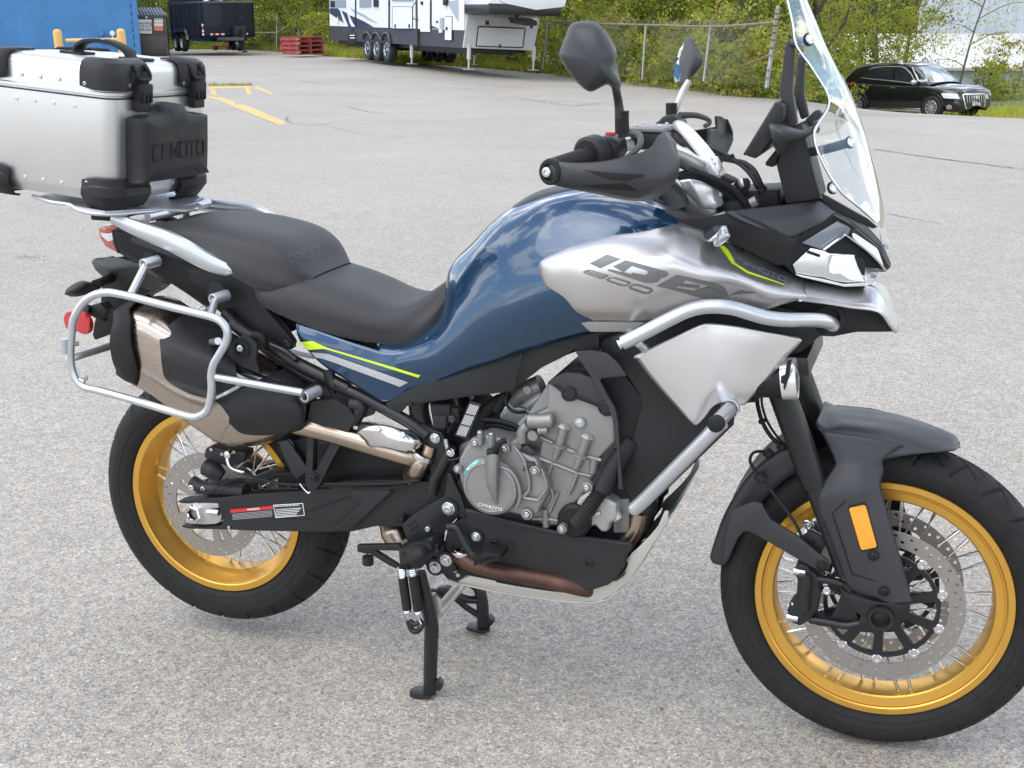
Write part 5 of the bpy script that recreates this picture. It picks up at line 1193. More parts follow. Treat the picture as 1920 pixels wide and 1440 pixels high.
# ---- cowl and lamps
def WPl(l, s, off=0, k=1.0):
    o = []
    for x, y, _ in pp(l, s):
        d = ray(x, y); b_ = .58; t = (-.135+b_*(CAMC.x-1.30)-off-CAMC.y)/(d.y-b_*d.x); o.append(CAMC+d*t)
    return o
CY = [(0,-.132),(300,-.130),(640,-.118),(1000,-.100),(1250,-.070),(1450,-.040),(1610,-.012)]
ctop = rowsW('I', '''0,893,-.150 120,878,-.120 300,858,-.07 395,846,-.02
60,925,-.150 170,905,-.120 330,885,-.075 420,862,-.02
150,962,-.148 240,935,-.125 370,905,-.08 450,885,-.02
270,1008,-.140 330,975,-.120 420,935,-.085 490,908,-.02''')
cto = patch('cowl_top', ctop, PLASTG, BK, .004, 4, 4, 60); mirror(cto)
cs = WQ('N', '1045,115 1235,95 1440,62 1620,140 1800,232 1850,205 1800,300 1768,398 1700,402 1400,256 1240,188', [(1000,-.120),(1500,-.150),(1800,-.140),(2000,-.125)])
cso = prism('cowl_side', cs, .008, PLASTD, BK, .002); mirror(cso)
HB = [('headlight_surround', '300,560 430,590 500,292 985,25 1165,120 1500,398 1612,606 1560,642 1330,640 1320,815 1090,830 600,720 545,690 440,600', .018, PLASTD, .010, 0),
      ('headlight_window', '620,332 1020,88 1168,165 1142,245 1082,262 872,415 855,412', .006, mat('smoked_window', (.16,.19,.22), .12, coat=1), .0, -.004),
      ('daylight_lamp_housing', '1165,172 1250,190 1500,400 1605,602 1560,638 1432,482 1150,266 1085,262 1142,245', .006, BLKT, .0, -.003),
      ('daylight_lamp', '1183,232 1200,222 1232,236 1462,392 1480,420 1545,605 1530,600 1400,470 1195,275', .004, mat('lamp_white', (.9,.9,.92), .2, coat=1), .0, -.009),
      ('headlight_reflector', '520,575 722,390 862,420 930,452 1205,465 1290,530 1335,612 1335,770 1250,800 1000,765 850,722 560,684', .006, mat('lamp_silver', (.78,.80,.82), .16, metal=.9), .0, -.004),
      ('projector_lens', '922,600 960,478 1112,466 1205,470 1250,600 1300,700 1320,775 1150,745 1050,680 962,684 925,650', .006, mat('lens_white', (.85,.87,.90), .08, coat=1), .0, -.010),
      ('headlight_bezel', '545,688 610,716 1095,826 1350,818 1400,800 1392,780 1090,800 850,742 560,690', .006, WHITEM, .0, -.010)]
prev = None
for nm, s, th, m_, inn, off in HB:
    o = prism(nm, WPl('Q', s, -off*1.6), th, m_, BK if prev is None else prev, .0008 if nm != 'headlight_surround' else .002)
    if prev is None: prev = o
lensp = WPl('Q', '1330,612 1570,640 1480,660 1440,760 1400,802 1335,815', .008); prism('headlight_lens', lensp, .012, CLEARL, prev, .001)
tube('reflector_edge', WPl('Q', '870,412 1080,262 1150,268 1430,482 1560,638', .014), .0022, CHR, prev, 6, 2)
tube('reflector_edge', WPl('Q', '690,432 820,478', .010), .003, DARKV, prev, 6, 1)
prism('lens_bracket', WPl('Q', '1215,480 1310,520 1330,610 1325,700 1290,690 1270,620', .018), .01, DARKV, prev, .001)
mirror(prev)
nb = WPl('Q', '440,575 500,300 985,32 1165,128 1330,262 1495,398 1600,600 1555,640 1330,650 1315,805 1090,820 600,712 550,685', -.012)
patch('nose_shell', [[p, Vector((p.x, p.y*.4, p.z)), Vector((p.x, -p.y*.4, p.z)), Vector((p.x, -p.y, p.z))] for p in nb], PLASTD, BK, .003, 1, 1, 30, cu=True)
prism('headlight_core', W('Q', '-200,300 400,240 700,250 800,350 800,600 600,640 -200,560', -.05), .10, PLASTD, BK, .005)
# front turn signal
ts = patch('turn_signal_body', rowsW('N', '''1222,212,-.150 1240,190,-.150 1300,142,-.150 1340,138,-.150
1225,222,-.165 1255,215,-.180 1315,175,-.185 1345,150,-.180
1250,240,-.200 1275,240,-.215 1318,200,-.220 1348,165,-.212'''), CHR, BK, .004, 4, 4, 60)
tl = patch('turn_signal_lens', rowsW('N', '''1295,232,-.205 1320,190,-.210 1345,150,-.212 1378,148,-.205
1292,250,-.225 1325,215,-.238 1360,180,-.235 1392,190,-.220
1298,274,-.232 1325,262,-.245 1368,225,-.238 1404,215,-.222
1300,280,-.222 1330,282,-.228 1372,250,-.225 1400,225,-.210'''), CLEARL, ts, .003, 4, 4, 50)
prism('turn_signal_reflector', W('N', '1300,235 1345,155 1375,155 1395,210 1330,270 1302,268', -.214), .01, mat('lamp_silver', ()), ts, .001)

# ---- windscreen
NE = '''240,-90,-.07 312,-90
262,0,-.115 343,0
285,100,-.140 385,100
300,190,-.152 422,190
372,295,-.168 475,300
440,430,-.175 540,430
376,560,-.185 590,560
410,680,-.182 622,680
482,800,-.162 650,790
575,880,-.130 670,880
645,950,-.090 683,960
668,1030,-.050 692,1050'''
rows = []
for ln in NE.split('\n'):
    a, b = ln.split(); a = W('I', a)[0]; b = W('I', b, 0)[0]; y = a.y
    def mixp(t, ty): q = a.lerp(b, t); q.y = y*ty; return q
    rows.append([a, mixp(.20, .86), mixp(.50, .62), mixp(.80, .36), b])
scr = patch('windscreen', msym(rows), SCREEN, BK, .0035, 5, 4, 60)
scr['label'] = 'clear curved windscreen'
ed = [r[0] for r in rows]; tube('screen_edge', ed+[Vector((p.x, -p.y, p.z)) for p in ed[::-1]], .0016, mat('edge_clear', (.72,.80,.84), .08, coat=1), scr, 6, 5)
prism('screen_base', W('I', '402,815 440,835 520,880 600,925 640,960 620,965 560,940 470,900 410,850', -.10), .012, PLASTD, BK, .002)
cb = prism('screen_frame', W('I', '262,545 325,520 345,600 362,680 405,838 330,852 255,862 215,700', -.052), .104, PLAST, BK, .006)
def strut(y, dx, s): return prism('screen_strut', W('I', s, y), .020, PLASTG, BK, .005, segs=3)
strut(-.055, 0, '258,178 272,166 296,168 302,182 292,200 282,385 304,520 262,548 228,385 250,205'); strut(.040, 0, '312,230 338,235 332,395 352,492 318,506 288,398 302,240')
for a in ('285,182,-.05 340,178,-.10', '285,182,-.05 340,160,.05'): tube('strut_pivot', W('I', a), .0085, PLASTG, BK, 12, 1)
for s, yy in (('355,165', -.118), ('528,600', -.085), ('455,792', -.150)):
    c = W('I', s, yy)[0]; n = Vector((.75,-.62,.25)); lathe('screen_fastener', [(.0095,-.003),(.0095,.002),(.008,.003),(.005,.002),(0,.002)], c, n, CHR, scr, 18); lathe('fastener_rubber', [(.0115,-.004),(.0115,-.001),(.009,0)], c, n, RUBM, scr, 18)
tube('screen_rod', W('I', '355,642,-.04 430,628,-.06 520,602,-.08'), .0085, PLAST, BK, 12); tube('screen_rod', W('I', '340,560,-.06 385,545,-.12'), .006, PLASTG, BK, 10, 1)
tube('adjuster', W('I', '383,512,-.13 378,560,-.13'), .006, PLASTG, BK, 8, 1)
kb = patch('adjuster_knob', rowsW('I', '''182,528,-.115 200,518,-.115 250,528,-.115 322,548,-.110 372,538,-.11
188,545,-.135 215,542,-.150 255,550,-.150 320,565,-.130 370,555,-.12
196,590,-.135 222,590,-.150 258,590,-.148 300,590,-.130 345,580,-.12
205,622,-.115 230,656,-.120 262,622,-.118 300,600,-.110 335,592,-.11'''), PLASTG, BK, .006, 4, 4, 50)
prism('screen_gusset', W('I', '335,508 372,470 392,462 410,480 395,500 365,535 340,540', .03), .03, PLASTG, BK, .004)
disp = prism('dashboard_display', W('I', '78,655 88,630 212,432 226,428 248,450 246,500 208,568 150,648 128,672', -.105), .21, PLAST, BK, .006); 
dsx = W('I', '80,652 214,432', 0); prism('display_bezel', W('I', '74,652 210,430 216,434 82,658', -.098), .196, BLKT, disp, .002)
prism('display_mount', W('I', '165,690 205,640 240,600 260,640 222,668 214,700 195,706 172,700', -.04), .08, PLAST, BK, .004)

# ---- handlebar, controls, hand guards, mirrors
def hb(s): return [Vector((1.140,0,1.187)), Vector((1.140,s*.045,1.187)), Vector((1.105,s*.095,1.214)), Vector((1.055,s*.175,1.240)), Vector((1.016,s*.27,1.236)), Vector((.985,s*.35,1.225)), Vector((.955,s*.42,1.217))]
hbar = tube('handlebar', [p for p in hb(-1)[:0:-1]]+hb(1), [.0105,.011,.0135,.0155,.0135,.011,.0105], WHITEM, BK, 18, 6)
for s in (-1, 1):
    g = hb(s); lathe('grip', [(.0165,0),(.018,.004)]+[(.0165+.0011*(i % 2), .010+i*.006) for i in range(17)]+[(.019,.115),(.019,.12),(.0,.12)], g[6], g[4]-g[6], RUBM, hbar, 18)
    sw = patch('switch_housing', [[Vector((x, s*y, z)) for x, z in [(1.016+.026*math.cos(a)*k, 1.238+.024*math.sin(a)*k) for a in [q*math.pi/5 for q in range(10)]]] for y, k in ((.299,.02),(.298,.6),(.292,.95),(.25,1.0),(.222,.95),(.218,.6),(.217,.02))], PLAST, BK, 0, 3, 3, 60, cv=True)
    if s < 0: prism('stop_switch', [Vector((.982+i, -.262, 1.263+j)) for i, j in ((.026,-.004),(.042,-.002),(.042,.003),(.026,.003))], .012, REDD, sw, .001); lathe('throttle_collar', [(.030,0),(.033,.006),(.033,.030),(.028,.034),(.018,.034)], hb(-1)[4]+Vector((-.012,-.02,-.002)), hb(-1)[5]-hb(-1)[4], PLAST, sw, 24)
    # levers
    lv = [Vector((1.040, s*.215, 1.262)), Vector((1.068, s*.25, 1.260)), Vector((1.082, s*.31, 1.248)), Vector((1.075, s*.37, 1.234)), Vector((1.060, s*.405, 1.226))]
    tube('brake_lever' if s < 0 else 'clutch_lever', lv, [.0075,.0065,.0055,.005,.006], PLASTG, BK, 10, 5)
# brake fluid reservoir
rz_ = Vector((1.072, -.178, 1.238)); bmr = boxo('fluid_reservoir', (1.072,-.178,1.248), (.062,.072,.030), PLAST, BK, bev=.007); boxo('reservoir_lid', (1.072,-.178,1.268), (.066,.076,.010), ENG, bmr, bev=.004)
for dx in (-.022, .022):
    for dy in (-.028, .028): bolt((1.072+dx, -.178+dy, 1.274), .0035, bmr, ZINC, (0,0,1), 'cap', 'screw')
# hand guards
def guard(s):
    if s < 0:
        r = rowsW('H', '''182,500,-.455 195,460,-.460 225,432,-.462 265,435,-.462
200,560,-.460 235,530,-.470 290,470,-.472 310,440,-.468
250,590,-.462 330,560,-.474 420,505,-.476 430,450,-.470
380,625,-.455 480,600,-.472 580,520,-.474 620,438,-.462
560,660,-.440 680,640,-.462 800,530,-.462 800,400,-.445
740,700,-.415 860,680,-.440 960,540,-.440 930,350,-.410
880,712,-.385 980,650,-.405 1070,510,-.405 1000,260,-.370
960,695,-.360 1060,620,-.370 1125,480,-.370 1040,238,-.340
1040,640,-.320 1100,580,-.325 1130,460,-.325 1075,275,-.310
1090,580,-.285 1115,540,-.285 1130,450,-.285 1105,310,-.280''')
        o = patch('hand_guard', r, PLASTG, BK, .005, 5, 5, 60); t = bvh([o])
        c = W('H', '254,513', -.470)[0]; lathe('bar_end', [(.022,-.012),(.0215,.0),(.019,.003),(.014,.003),(.0125,-.001),(0,-.001)], c, (-.3,-.95,.05), PLASTD, o, 28); bolt(c+Vector((-.003,-.003,0)), .0085, o, ZINC, (-.3,-.95,.05), 'cap', 'bar_end_bolt')
        lay('guard_recess_shade', [q2('H', '470,605 760,588 850,640 820,640 640,628')], t, PLASTD, o, .001); lay('guard_recess_shade', [q2('H', '480,500 700,520 900,530 885,545 760,575 640,560')], t, PLASTD, o, .0008)  # flat dark prints paint in the shade of the guard's hollows
        tube('guard_stay', [hb(-1)[6], c], .012, PLASTD, o, 12, 1)
        return o
guard(-1)
gf = rowsW('O', '''1120,258,.34 1180,262,.36 1225,290,.38 1250,330,.385
1125,330,.34 1200,340,.37 1260,370,.39 1295,430,.392
1130,420,.335 1200,470,.365 1265,480,.395 1328,510,.395
1040,425,.30 1140,560,.34 1230,580,.375 1338,560,.39
1020,560,.29 1120,650,.33 1210,680,.36 1310,640,.38
1010,700,.28 1080,760,.31 1160,790,.34 1260,740,.36
1020,800,.27 1080,840,.29 1130,870,.31 1200,830,.33
1060,880,.26 1090,895,.27 1110,900,.28 1140,890,.30''')
gfo = patch('hand_guard', gf, PLASTG, BK, .005, 5, 4, 60)
prism('guard_inner', W('O', '560,480 880,435 1120,395 1130,420 1045,440 1020,560 1015,720 860,700 640,560', .33), .01, PLASTD, gfo, .002)
# riser and top yoke
ris = patch('handlebar_riser', rowsW('O', '''640,1095,-.045 760,1075,-.06 860,1075,-.06 1060,1150,-.05 1180,1195,-.03
700,1220,-.045 800,1180,-.062 900,1190,-.062 1070,1200,-.05 1170,1240,-.03
780,1300,-.045 860,1280,-.06 940,1290,-.06 1070,1290,-.05 1185,1290,-.03
880,1400,-.045 930,1400,-.055 990,1410,-.055 1100,1400,-.05 1215,1370,-.03
900,1440,-.045 950,1450,-.05 1000,1455,-.05 1100,1450,-.045 1220,1400,-.03'''), WHITEM, BK, .02, 4, 4, 50)
mirror(ris)
prism('handlebar_clamp', W('O', '780,880 960,860 1030,810 1060,825 1120,940 1160,1030 1160,1060 1060,1150 860,1080 740,1060', -.035), .07, WHITEM, BK, .008)
prism('clamp_bolt_block', W('O', '950,870 1010,815 1045,825 1090,900 1150,1020 1110,1050 1040,1020 960,900', -.045), .018, WHITEM, BK, .003)
for s in ('930,865', '1040,825', '1080,880'): bolt(W('O', s, -.03)[0], .0055, BK, ZINC, (-.3,-.1,.9), 'cap', 'clamp_bolt')
prism('top_yoke', [Vector((x, y, z)) for x, y, z in ((1.20,-.135,1.078),(1.29,-.135,1.090),(1.31,0,1.094),(1.29,.135,1.090),(1.20,.135,1.078),(1.16,0,1.075))], 0, ENGL, BK, .004, d=(.002,0,-.022))
for s in (-1, 1): lathe('fork_top_nut', [(.030,0),(.030,.018),(.026,.022),(.016,.022),(.015,.026),(0,.026)], Vector((topF.x, s*.105, topF.z)), dF, ENGL, BK, 28)
ik = W('O', '1440,1100', 0)[0]; lk = prism('ignition_lock', W('O', '1145,1040 1210,1020 1340,1080 1345,1120 1300,1135 1230,1110 1150,1060', -.02), .04, PLAST, BK, .004)
kh = prism('key_head', W('O', '1330,1150 1380,1070 1415,1045 1460,1060 1520,1060 1550,1110 1545,1180 1490,1275 1455,1280 1400,1220', -.014), .010, PLASTD, lk, .003); prism('key_blade', W('O', '1385,1090 1415,1046 1455,1060 1475,1160 1440,1195 1400,1150', -.017), .004, ZINC, kh, .001)
tube('gauge_ring', W('O', '1560,1380,-.03 1640,1340,-.03'), .010, ENG, BK, 12, 1)
for s in ('600,1030,-.14 760,985,-.11 950,1020,-.08 1150,1120,-.06 1300,1200,-.05 1420,1300,-.04 1540,1440,-.03', '640,1045,-.13 800,1030,-.10 960,1070,-.07 1130,1160,-.05 1280,1270,-.04 1400,1380,-.03 1450,1450,-.02', '640,860,-.10 760,930,-.10 900,985,-.09 1080,1060,-.08 1280,1170,-.06 1400,1260,-.05 1500,1400,-.04'):
    tube('control_cable', W('O', s), .0058, RUBM, BK, 10)
for s in ('900,660,.20 1040,680,.17 1200,740,.12 1330,810,.08 1460,900,.05 1560,1010,.02 1640,1120,0 1690,1200,0', '860,720,.20 1000,760,.16 1180,790,.12 1330,830,.08 1480,860,.05 1600,950,.02 1670,1080,0 1715,1190,0', '940,760,.20 1080,790,.16 1250,820,.12 1380,850,.08 1500,940,.04 1590,1050,.02 1650,1180,0', '1690,1180,0 1720,1260,.0 1730,1330,0'):
    tube('control_cable', W('O', s), .0048, RUBM, BK, 10)
tube('cable_boot', W('O', '770,630,.22 900,650,.2 1030,690,.17'), [.006,.011,.008], PLASTG, BK, 10, 4); tube('cable_tie', W('O', '1310,750,.08 1340,830,.08 1335,860,.08'), .005, RUBM, BK, 8); tube('cable_boot', W('O', '640,850,-.12 700,890,-.12 770,940,-.12'), [.009,.008,.006], PLASTG, BK, 10, 3)
tube('cable_tie', W('O', '1330,1150,-.05 1300,1210,-.05'), .0075, RUBM, BK, 8, 1); tube('cable_tie', W('O', '1690,1190,0 1720,1230,0'), .011, RUBM, BK, 8, 1)
tube('wire_loom', W('O', '610,520,.20 700,580,.18 780,600,.16 900,700,.12 980,800,.10'), .012, RUBM, BK, 10)
prism('switch_block', W('O', '485,440 560,420 650,470 760,560 720,600 600,540 500,500', .24), .03, PLAST, BK, .005)
# dash surround
prism('yoke_cover', W('O', '1180,1290 1260,1230 1600,1220 1920,1200 1920,1420 1500,1440 1220,1440', -.005), .12, PLASTD, BK, .004)
tube('hose', W('O', '440,1190,-.08 520,1230,-.08 600,1330,-.08 640,1440,-.08'), .022, PLASTG, BK, 14)
prism('dash_side', W('O', '150,1370 560,1290 850,1340 900,1450 200,1450', .05), .02, PLASTD, BK, .003)
# mirrors
def mirror_arm(s):
    if s < 0:
        a = W('L', '345,500,-.28 347,470,-.28'); tube('mirror_mount', W('Z', '1167,250,-.28 1166,228,-.28 1166,208,-.28'), [.013,.0125,.0125], PLASTD, BK, 14, 1); st = tube('mirror_stem', W('Z', '1163,222,-.285 1160,195,-.285 1156,172,-.29 1153,160,-.29'), [.0085,.0075,.0070], FRAME, BK, 12)
        nb = tube('stem_nut', W('Z', '1167,246,-.28 1168,258,-.28'), .008, FRAME, st, 10, 1)
        fr = [(1106,40),(1128,50),(1148,80),(1156,100),(1154,128),(1163,150),(1162,168),(1150,162),(1136,158),(1118,168),(1104,171),(1088,160),(1068,138),(1050,108),(1050,96),(1060,70),(1068,50),(1080,42)]
        c = (1108, 102); n = len(fr); rows = []
        for k, y in ((1.0,-.395),(.97,-.375),(1.0,-.365),(.96,-.352),(.5,-.350),(0.02,-.350)): rows.append([P(c[0]+(x-c[0])*k, c[1]+(yy-c[1])*k, y) for x, yy in fr])
        pts = '''1060,72,-.372 1075,48,-.372 1106,40,-.372 1130,52,-.372
1053,90,-.385 1078,75,-.415 1112,70,-.418 1146,84,-.380
1052,106,-.385 1080,105,-.425 1120,104,-.420 1155,106,-.375
1066,132,-.378 1088,135,-.410 1120,135,-.408 1154,128,-.370
1088,158,-.370 1104,168,-.370 1120,165,-.370 1136,156,-.370'''
        rr_ = [[P(c[0]+(x-c[0])*k+ox, c[1]+(yy-c[1])*k+oy, y) for x, yy in fr] for k, y, ox, oy in ((.90,-.350,0,0),(1.0,-.354,0,0),(1.0,-.366,0,0),(.90,-.386,0,2),(.62,-.400,3,6),(.3,-.406,4,8),(.01,-.407,4,8))]
        m_ = patch('mirror_shell', rr_, PLASTG, st, 0, 3, 2, 30, cv=True)
        patch('mirror_neck', rowsW('Z', '''1140,120,-.37 1156,118,-.36 1158,130,-.35
1140,145,-.37 1152,142,-.38 1163,148,-.34
1142,160,-.36 1152,166,-.36 1163,166,-.33'''), PLASTG, st, .008, 4, 4, 60)
    else:
        tube('mirror_mount', W('Z', '1259,226,.28 1259,205,.28 1259,193,.28'), .0125, PLASTD, BK, 14, 1); tube('stem_nut', W('Z', '1257,235,.28 1257,225,.28'), .009, FRAME, BK, 10, 1)
        st = tube('mirror_stem', W('Z', '1262,212,.285 1268,200,.285 1280,172,.30 1292,152,.31'), .0075, ENGL, BK, 12)
        sh_ = patch('mirror_shell', rowsW('Z', '''1286,70,.36 1292,68,.34 1300,76,.32 1312,95,.31
1276,92,.38 1290,90,.33 1302,98,.30 1316,108,.29
1268,118,.39 1284,118,.33 1298,120,.30 1314,122,.29
1265,142,.39 1278,140,.34 1290,138,.31 1306,134,.30
1268,155,.38 1276,158,.34 1288,152,.31 1300,142,.31'''), PLASTG, st, .003, 5, 5, 60)
        prism('mirror_glass', [P(x, y, Y) for x, y, Y in ((1286,71,.362),(1291,72,.35),(1289,95,.34),(1281,125,.345),(1274,152,.35),(1267,155,.38),(1265,142,.392),(1268,118,.392),(1276,92,.382))], 0, MIRR, st, 0, d=(-.002,0,0), smooth=0)
mirror_arm(-1); mirror_arm(1)
# ---- tail, grab rails, rack
tailp = WQ('A', '372,178 440,160 520,195 700,240 900,370 1075,440 1130,455 1180,440 1215,450 1300,570 1380,700 1500,840 1540,900 1530,945 1480,945 1400,905 1240,830 1160,785 1110,740 1050,690 960,660 860,590 760,525 650,470 520,390 420,325 385,260', [(370,-.095),(600,-.125),(1100,-.142),(1540,-.142)])
tl_ = prism('tail_panel', tailp, .022, PLAST, BK, .006, segs=3); mirror(tl_)
tt = bvh([tl_])
prism('tail_core', [Vector((p.x, -.10, p.z)) for p in W('A', '390,185 520,190 720,150 1000,250 1290,540 1500,850 1380,860 1160,760 900,600 650,440 430,300', -.10)], .20, PLASTD, BK, .006)
prism('tail_ridge', WQ('A', '500,225 560,225 720,275 930,395 1050,440 900,400 700,330 500,255', [(500,-.124),(1000,-.144)]), .004, PLASTG, tl_, .0015)
prism('tail_recess_shade', WQ('A', '590,310 640,320 655,400 600,420 560,360', [(500,-.1255),(700,-.129)]), .003, DARKV, tl_, .001); prism('tail_recess_shade', WQ('A', '1010,500 1080,520 1120,600 1110,650 1030,640 985,600', [(900,-.1405),(1100,-.1435)]), .003, DARKV, tl_, .001)  # near-black pieces on the panel paint in the shade of its hollows
c = W('A', '1500,905', -.143)[0]; bolt(c, .008, tl_, BOLTB, (0,-1,0), 'cap', 'screw'); 
tlp = [(288,165),(330,148),(425,140),(380,182),(370,180),(388,265),(412,325),(330,280),(300,225)]
rl = prism('tail_light', WQ('A', '288,165 330,148 430,142 385,180 372,178 385,262 415,325 335,282 300,228', [(288,-.06),(430,-.094)]), 0, REDP, BK, .003, d=(0,.15,0)); prism('tail_light_band', WQ('A', '300,192 350,200 385,190 392,240 350,250 310,215', [(288,-.0615),(430,-.0955)]), .004, mat('lamp_white', ()), rl, .001)
prism('tail_light_edge', WQ('A', '372,176 384,182 400,262 424,325 412,328 385,262', [(288,-.0965),(430,-.0975)]), .01, BLKT, rl, .001)
# rear mudguard, plate holder, indicator, reflector
patch('number_plate_fender', rowsW('A', '''245,385,-.03 262,362,-.05 330,352,-.06 420,350,-.08
270,430,-.05 320,420,-.075 420,410,-.09 540,390,-.10
310,470,-.05 400,460,-.08 500,450,-.09 650,470,-.10
340,500,-.04 450,490,-.07 600,500,-.08 740,520,-.09
400,540,-.03 500,540,-.05 620,560,-.06 700,540,-.07'''), PLASTG, BK, .05, 4, 4, 60)
prism('plate_holder', W('A', '315,470 480,480 620,560 560,610 500,640 420,730 400,800 360,850 265,885 250,850 262,770 300,660 310,560', -.05), .10, PLASTD, BK, .004)
ti = patch('turn_signal_body', rowsW('A', '''72,590,-.22 78,588,-.22 90,595,-.22 110,605,-.21
90,550,-.21 110,560,-.24 140,585,-.24 160,603,-.21
175,503,-.19 200,520,-.23 220,560,-.22 250,580,-.19
260,515,-.17 270,520,-.19 285,540,-.18 300,552,-.16'''), PLASTD, BK, .01, 4, 4, 60); tube('signal_stalk', W('A', '270,530,-.17 320,505,-.12 370,485,-.07'), [.012,.010,.012], RUBM, ti, 12)
lathe('side_reflector', [(.0,-.006),(.024,-.005),(.026,-.002),(.026,.006),(0,.008)], W('A', '120,765', -.05)[0], (.25,.95,0), REDL, BK, 26); rr2 = lathe('side_reflector', [(.0,-.006),(.024,-.005),(.026,-.002),(.026,.006),(0,.008)], W('A', '192,775', -.17)[0], (.15,.98,0), REDL, BK, 26)
tube('reflector_stay', W('A', '200,680,-.15 260,700,-.12 330,740,-.08'), .012, PLASTD, rr2, 8, 1); prism('reflector_bracket', W('A', '225,665 300,645 340,690 330,740 300,750 230,710', -.14), .03, PLAST, rr2, .003)
# grab rails
gr = W('A', '385,95,-.145 500,148,-.150 620,196,-.154 735,240,-.156 855,302,-.158 970,366,-.156 1075,412,-.152 1150,430,-.146 1215,432,-.138')
def rail(s):
    V = []; path = spline([Vector((p.x, p.y if s < 0 else -p.y, p.z)) for p in gr], 5); T, _ = frames(path); n = len(path)
    for i, p in enumerate(path):
        t = i/(n-1); w = .017*(.75+.5*math.sin(math.pi*min(1, t*1.1)))*(1 if t < .85 else 1-(t-.85)*3.5); up = T[i].cross(Vector((0,-s,0))); up = Vector((0,-1,0)).cross(T[i]) ; up = up if up.z > 0 else -up
        for a, b in ((-.5,-1),(.5,-1),(1,-.55),(1,.3),(.6,.95),(-.3,1),(-.75,.5),(-.75,-.5)): V.append(p+Vector((0, s, 0))*(a*.010)+up*b*w)
    return mk('grab_rail', V, grid_faces(n, 8, False, True)+[tuple(range(8)), tuple((n-1)*8+j for j in range(8))], SPAINT, BK, 50)
r1 = rail(-1)
for f in ((.0,),): pass
gl = W('J', '925,1200,.15 945,1165,.15 985,1145,.15 1100,1145,.152 1280,1165,.152 1420,1180,.150 1500,1205,.145 1590,1260,.135')
tube('grab_rail', gl, [.013,.016,.016,.014,.010], SPAINT, BK, 12)
tube('rail_cross', [Vector((-.075,-.12,1.045)), Vector((-.06,0,1.047)), Vector((-.075,.12,1.045))], .010, SPAINT, BK, 10)
prism('rack_bracket', W('A', '238,78 250,76 370,92 372,122 240,112', -.06), .12, PLASTD, BK, .004)
ca = rot_ = Matrix.Rotation(-.024, 4, 'Z') @ Matrix.Rotation(.085, 4, 'Y') @ Matrix.Rotation(-.022, 4, 'X')
MB = Matrix.Translation((-.094, -.182, 1.311)) @ ca      # near front corner at the lid seam
Wb, Hb, Ht, Lb = .352, .234, .066, .345
# rack plate
bm = [(.02,-.0),(.05,.10),(.05,Wb-.10),(.02,Wb),( -.20,Wb+.0),(-.33,Wb-.02),(-.34,.02),(-.22,-.005)]
rp_ = plate('rack_plate', [(x, y) for x, y in ((.085,.15),(.085,.215),(.03,.26),(.0,.34),(-.16,.345),(-.24,.31),(-.245,.03),(-.16,.005),(-.02,-.0),(.03,.10))], [[(-.235,.05),(-.195,.04),(-.195,.052),(-.235,.062)], [(-.06,.06),(-.0,.12),(-.01,.13),(-.07,.08)], [(-.2,.12),(-.08,.12),(-.08,.25),(-.2,.25)]], lambda u, v, w: MB @ Vector((u, v, -Hb-.020+w)), .006, SPAINT, BK)
tube('rack_edge', [MB @ Vector(q) for q in ((.085,.19,-Hb-.018),(.03,.095,-Hb-.020),(-.02,.005,-Hb-.022),(-.09,.002,-Hb-.022),(-.12,.008,-Hb-.014),(-.17,.006,-Hb-.014),(-.24,.03,-Hb-.012))], .0045, SPAINT, rp_, 8, 3)
for q in ((.045,.20),): tube('rack_post', [MB @ Vector((q[0], q[1], -Hb-.03)), MB @ Vector((q[0], q[1], -Hb-.075))], .011, CHR, rp_, 12, 1)
# ---- top case
TCs = empty('top_case', parent=BK); TCs['label'] = 'brushed aluminium top case with black corners and back pad'
def rrect(x0, x1, y0, y1, r, n=5):
    o = []
    for cx, cy, a0 in ((x1-r, y1-r, 0), (x0+r, y1-r, 90), (x0+r, y0+r, 180), (x1-r, y0+r, 270)):
        for i in range(n+1): a = R_(a0+90*i/n); o.append((cx+r*math.cos(a), cy+r*math.sin(a)))
    return o
def loftbox(name, secs, m, par, cap=(True, True)):
    V = []; n = len(secs[0][0])
    for loop, z in secs: V += [MB @ Vector((x, y, z)) for x, y in loop]
    F = grid_faces(len(secs), n, False, True)
    if cap[0]: F.append(tuple(range(n)))
    if cap[1]: F.append(tuple((len(secs)-1)*n+i for i in range(n)))
    return mk(name, V, F, m, par, 28)
RC = .032
def rl_(i, r=RC): return rrect(-Lb+i, -i, i, Wb-i, max(.004, r-i*.5), 6)
bx = loftbox('case_body', [(rl_(.030), -Hb), (rl_(.014), -Hb+.004), (rl_(.004), -Hb+.020), (rl_(0), -Hb+.030), (rl_(0), -.010), (rl_(.003), -.008), (rl_(.003), -.0035)], ALU, TCs)
ld_ = loftbox('case_lid', [(rl_(.003), -.0035), (rl_(-.001), -.002), (rl_(-.001), .004), (rl_(.001), .006), (rl_(.001), .044), (rl_(.003), .054), (rl_(.009), .062), (rl_(.019), Ht), (rl_(.05), Ht+.001)], ALU, TCs)
loftbox('lid_seal', [(rl_(-.0022), -.0095), (rl_(-.0022), -.0065)], BLKT, bx)
TB = bvh([bx, ld_])
def boxw(pts): return [MB @ Vector(p) for p in pts]
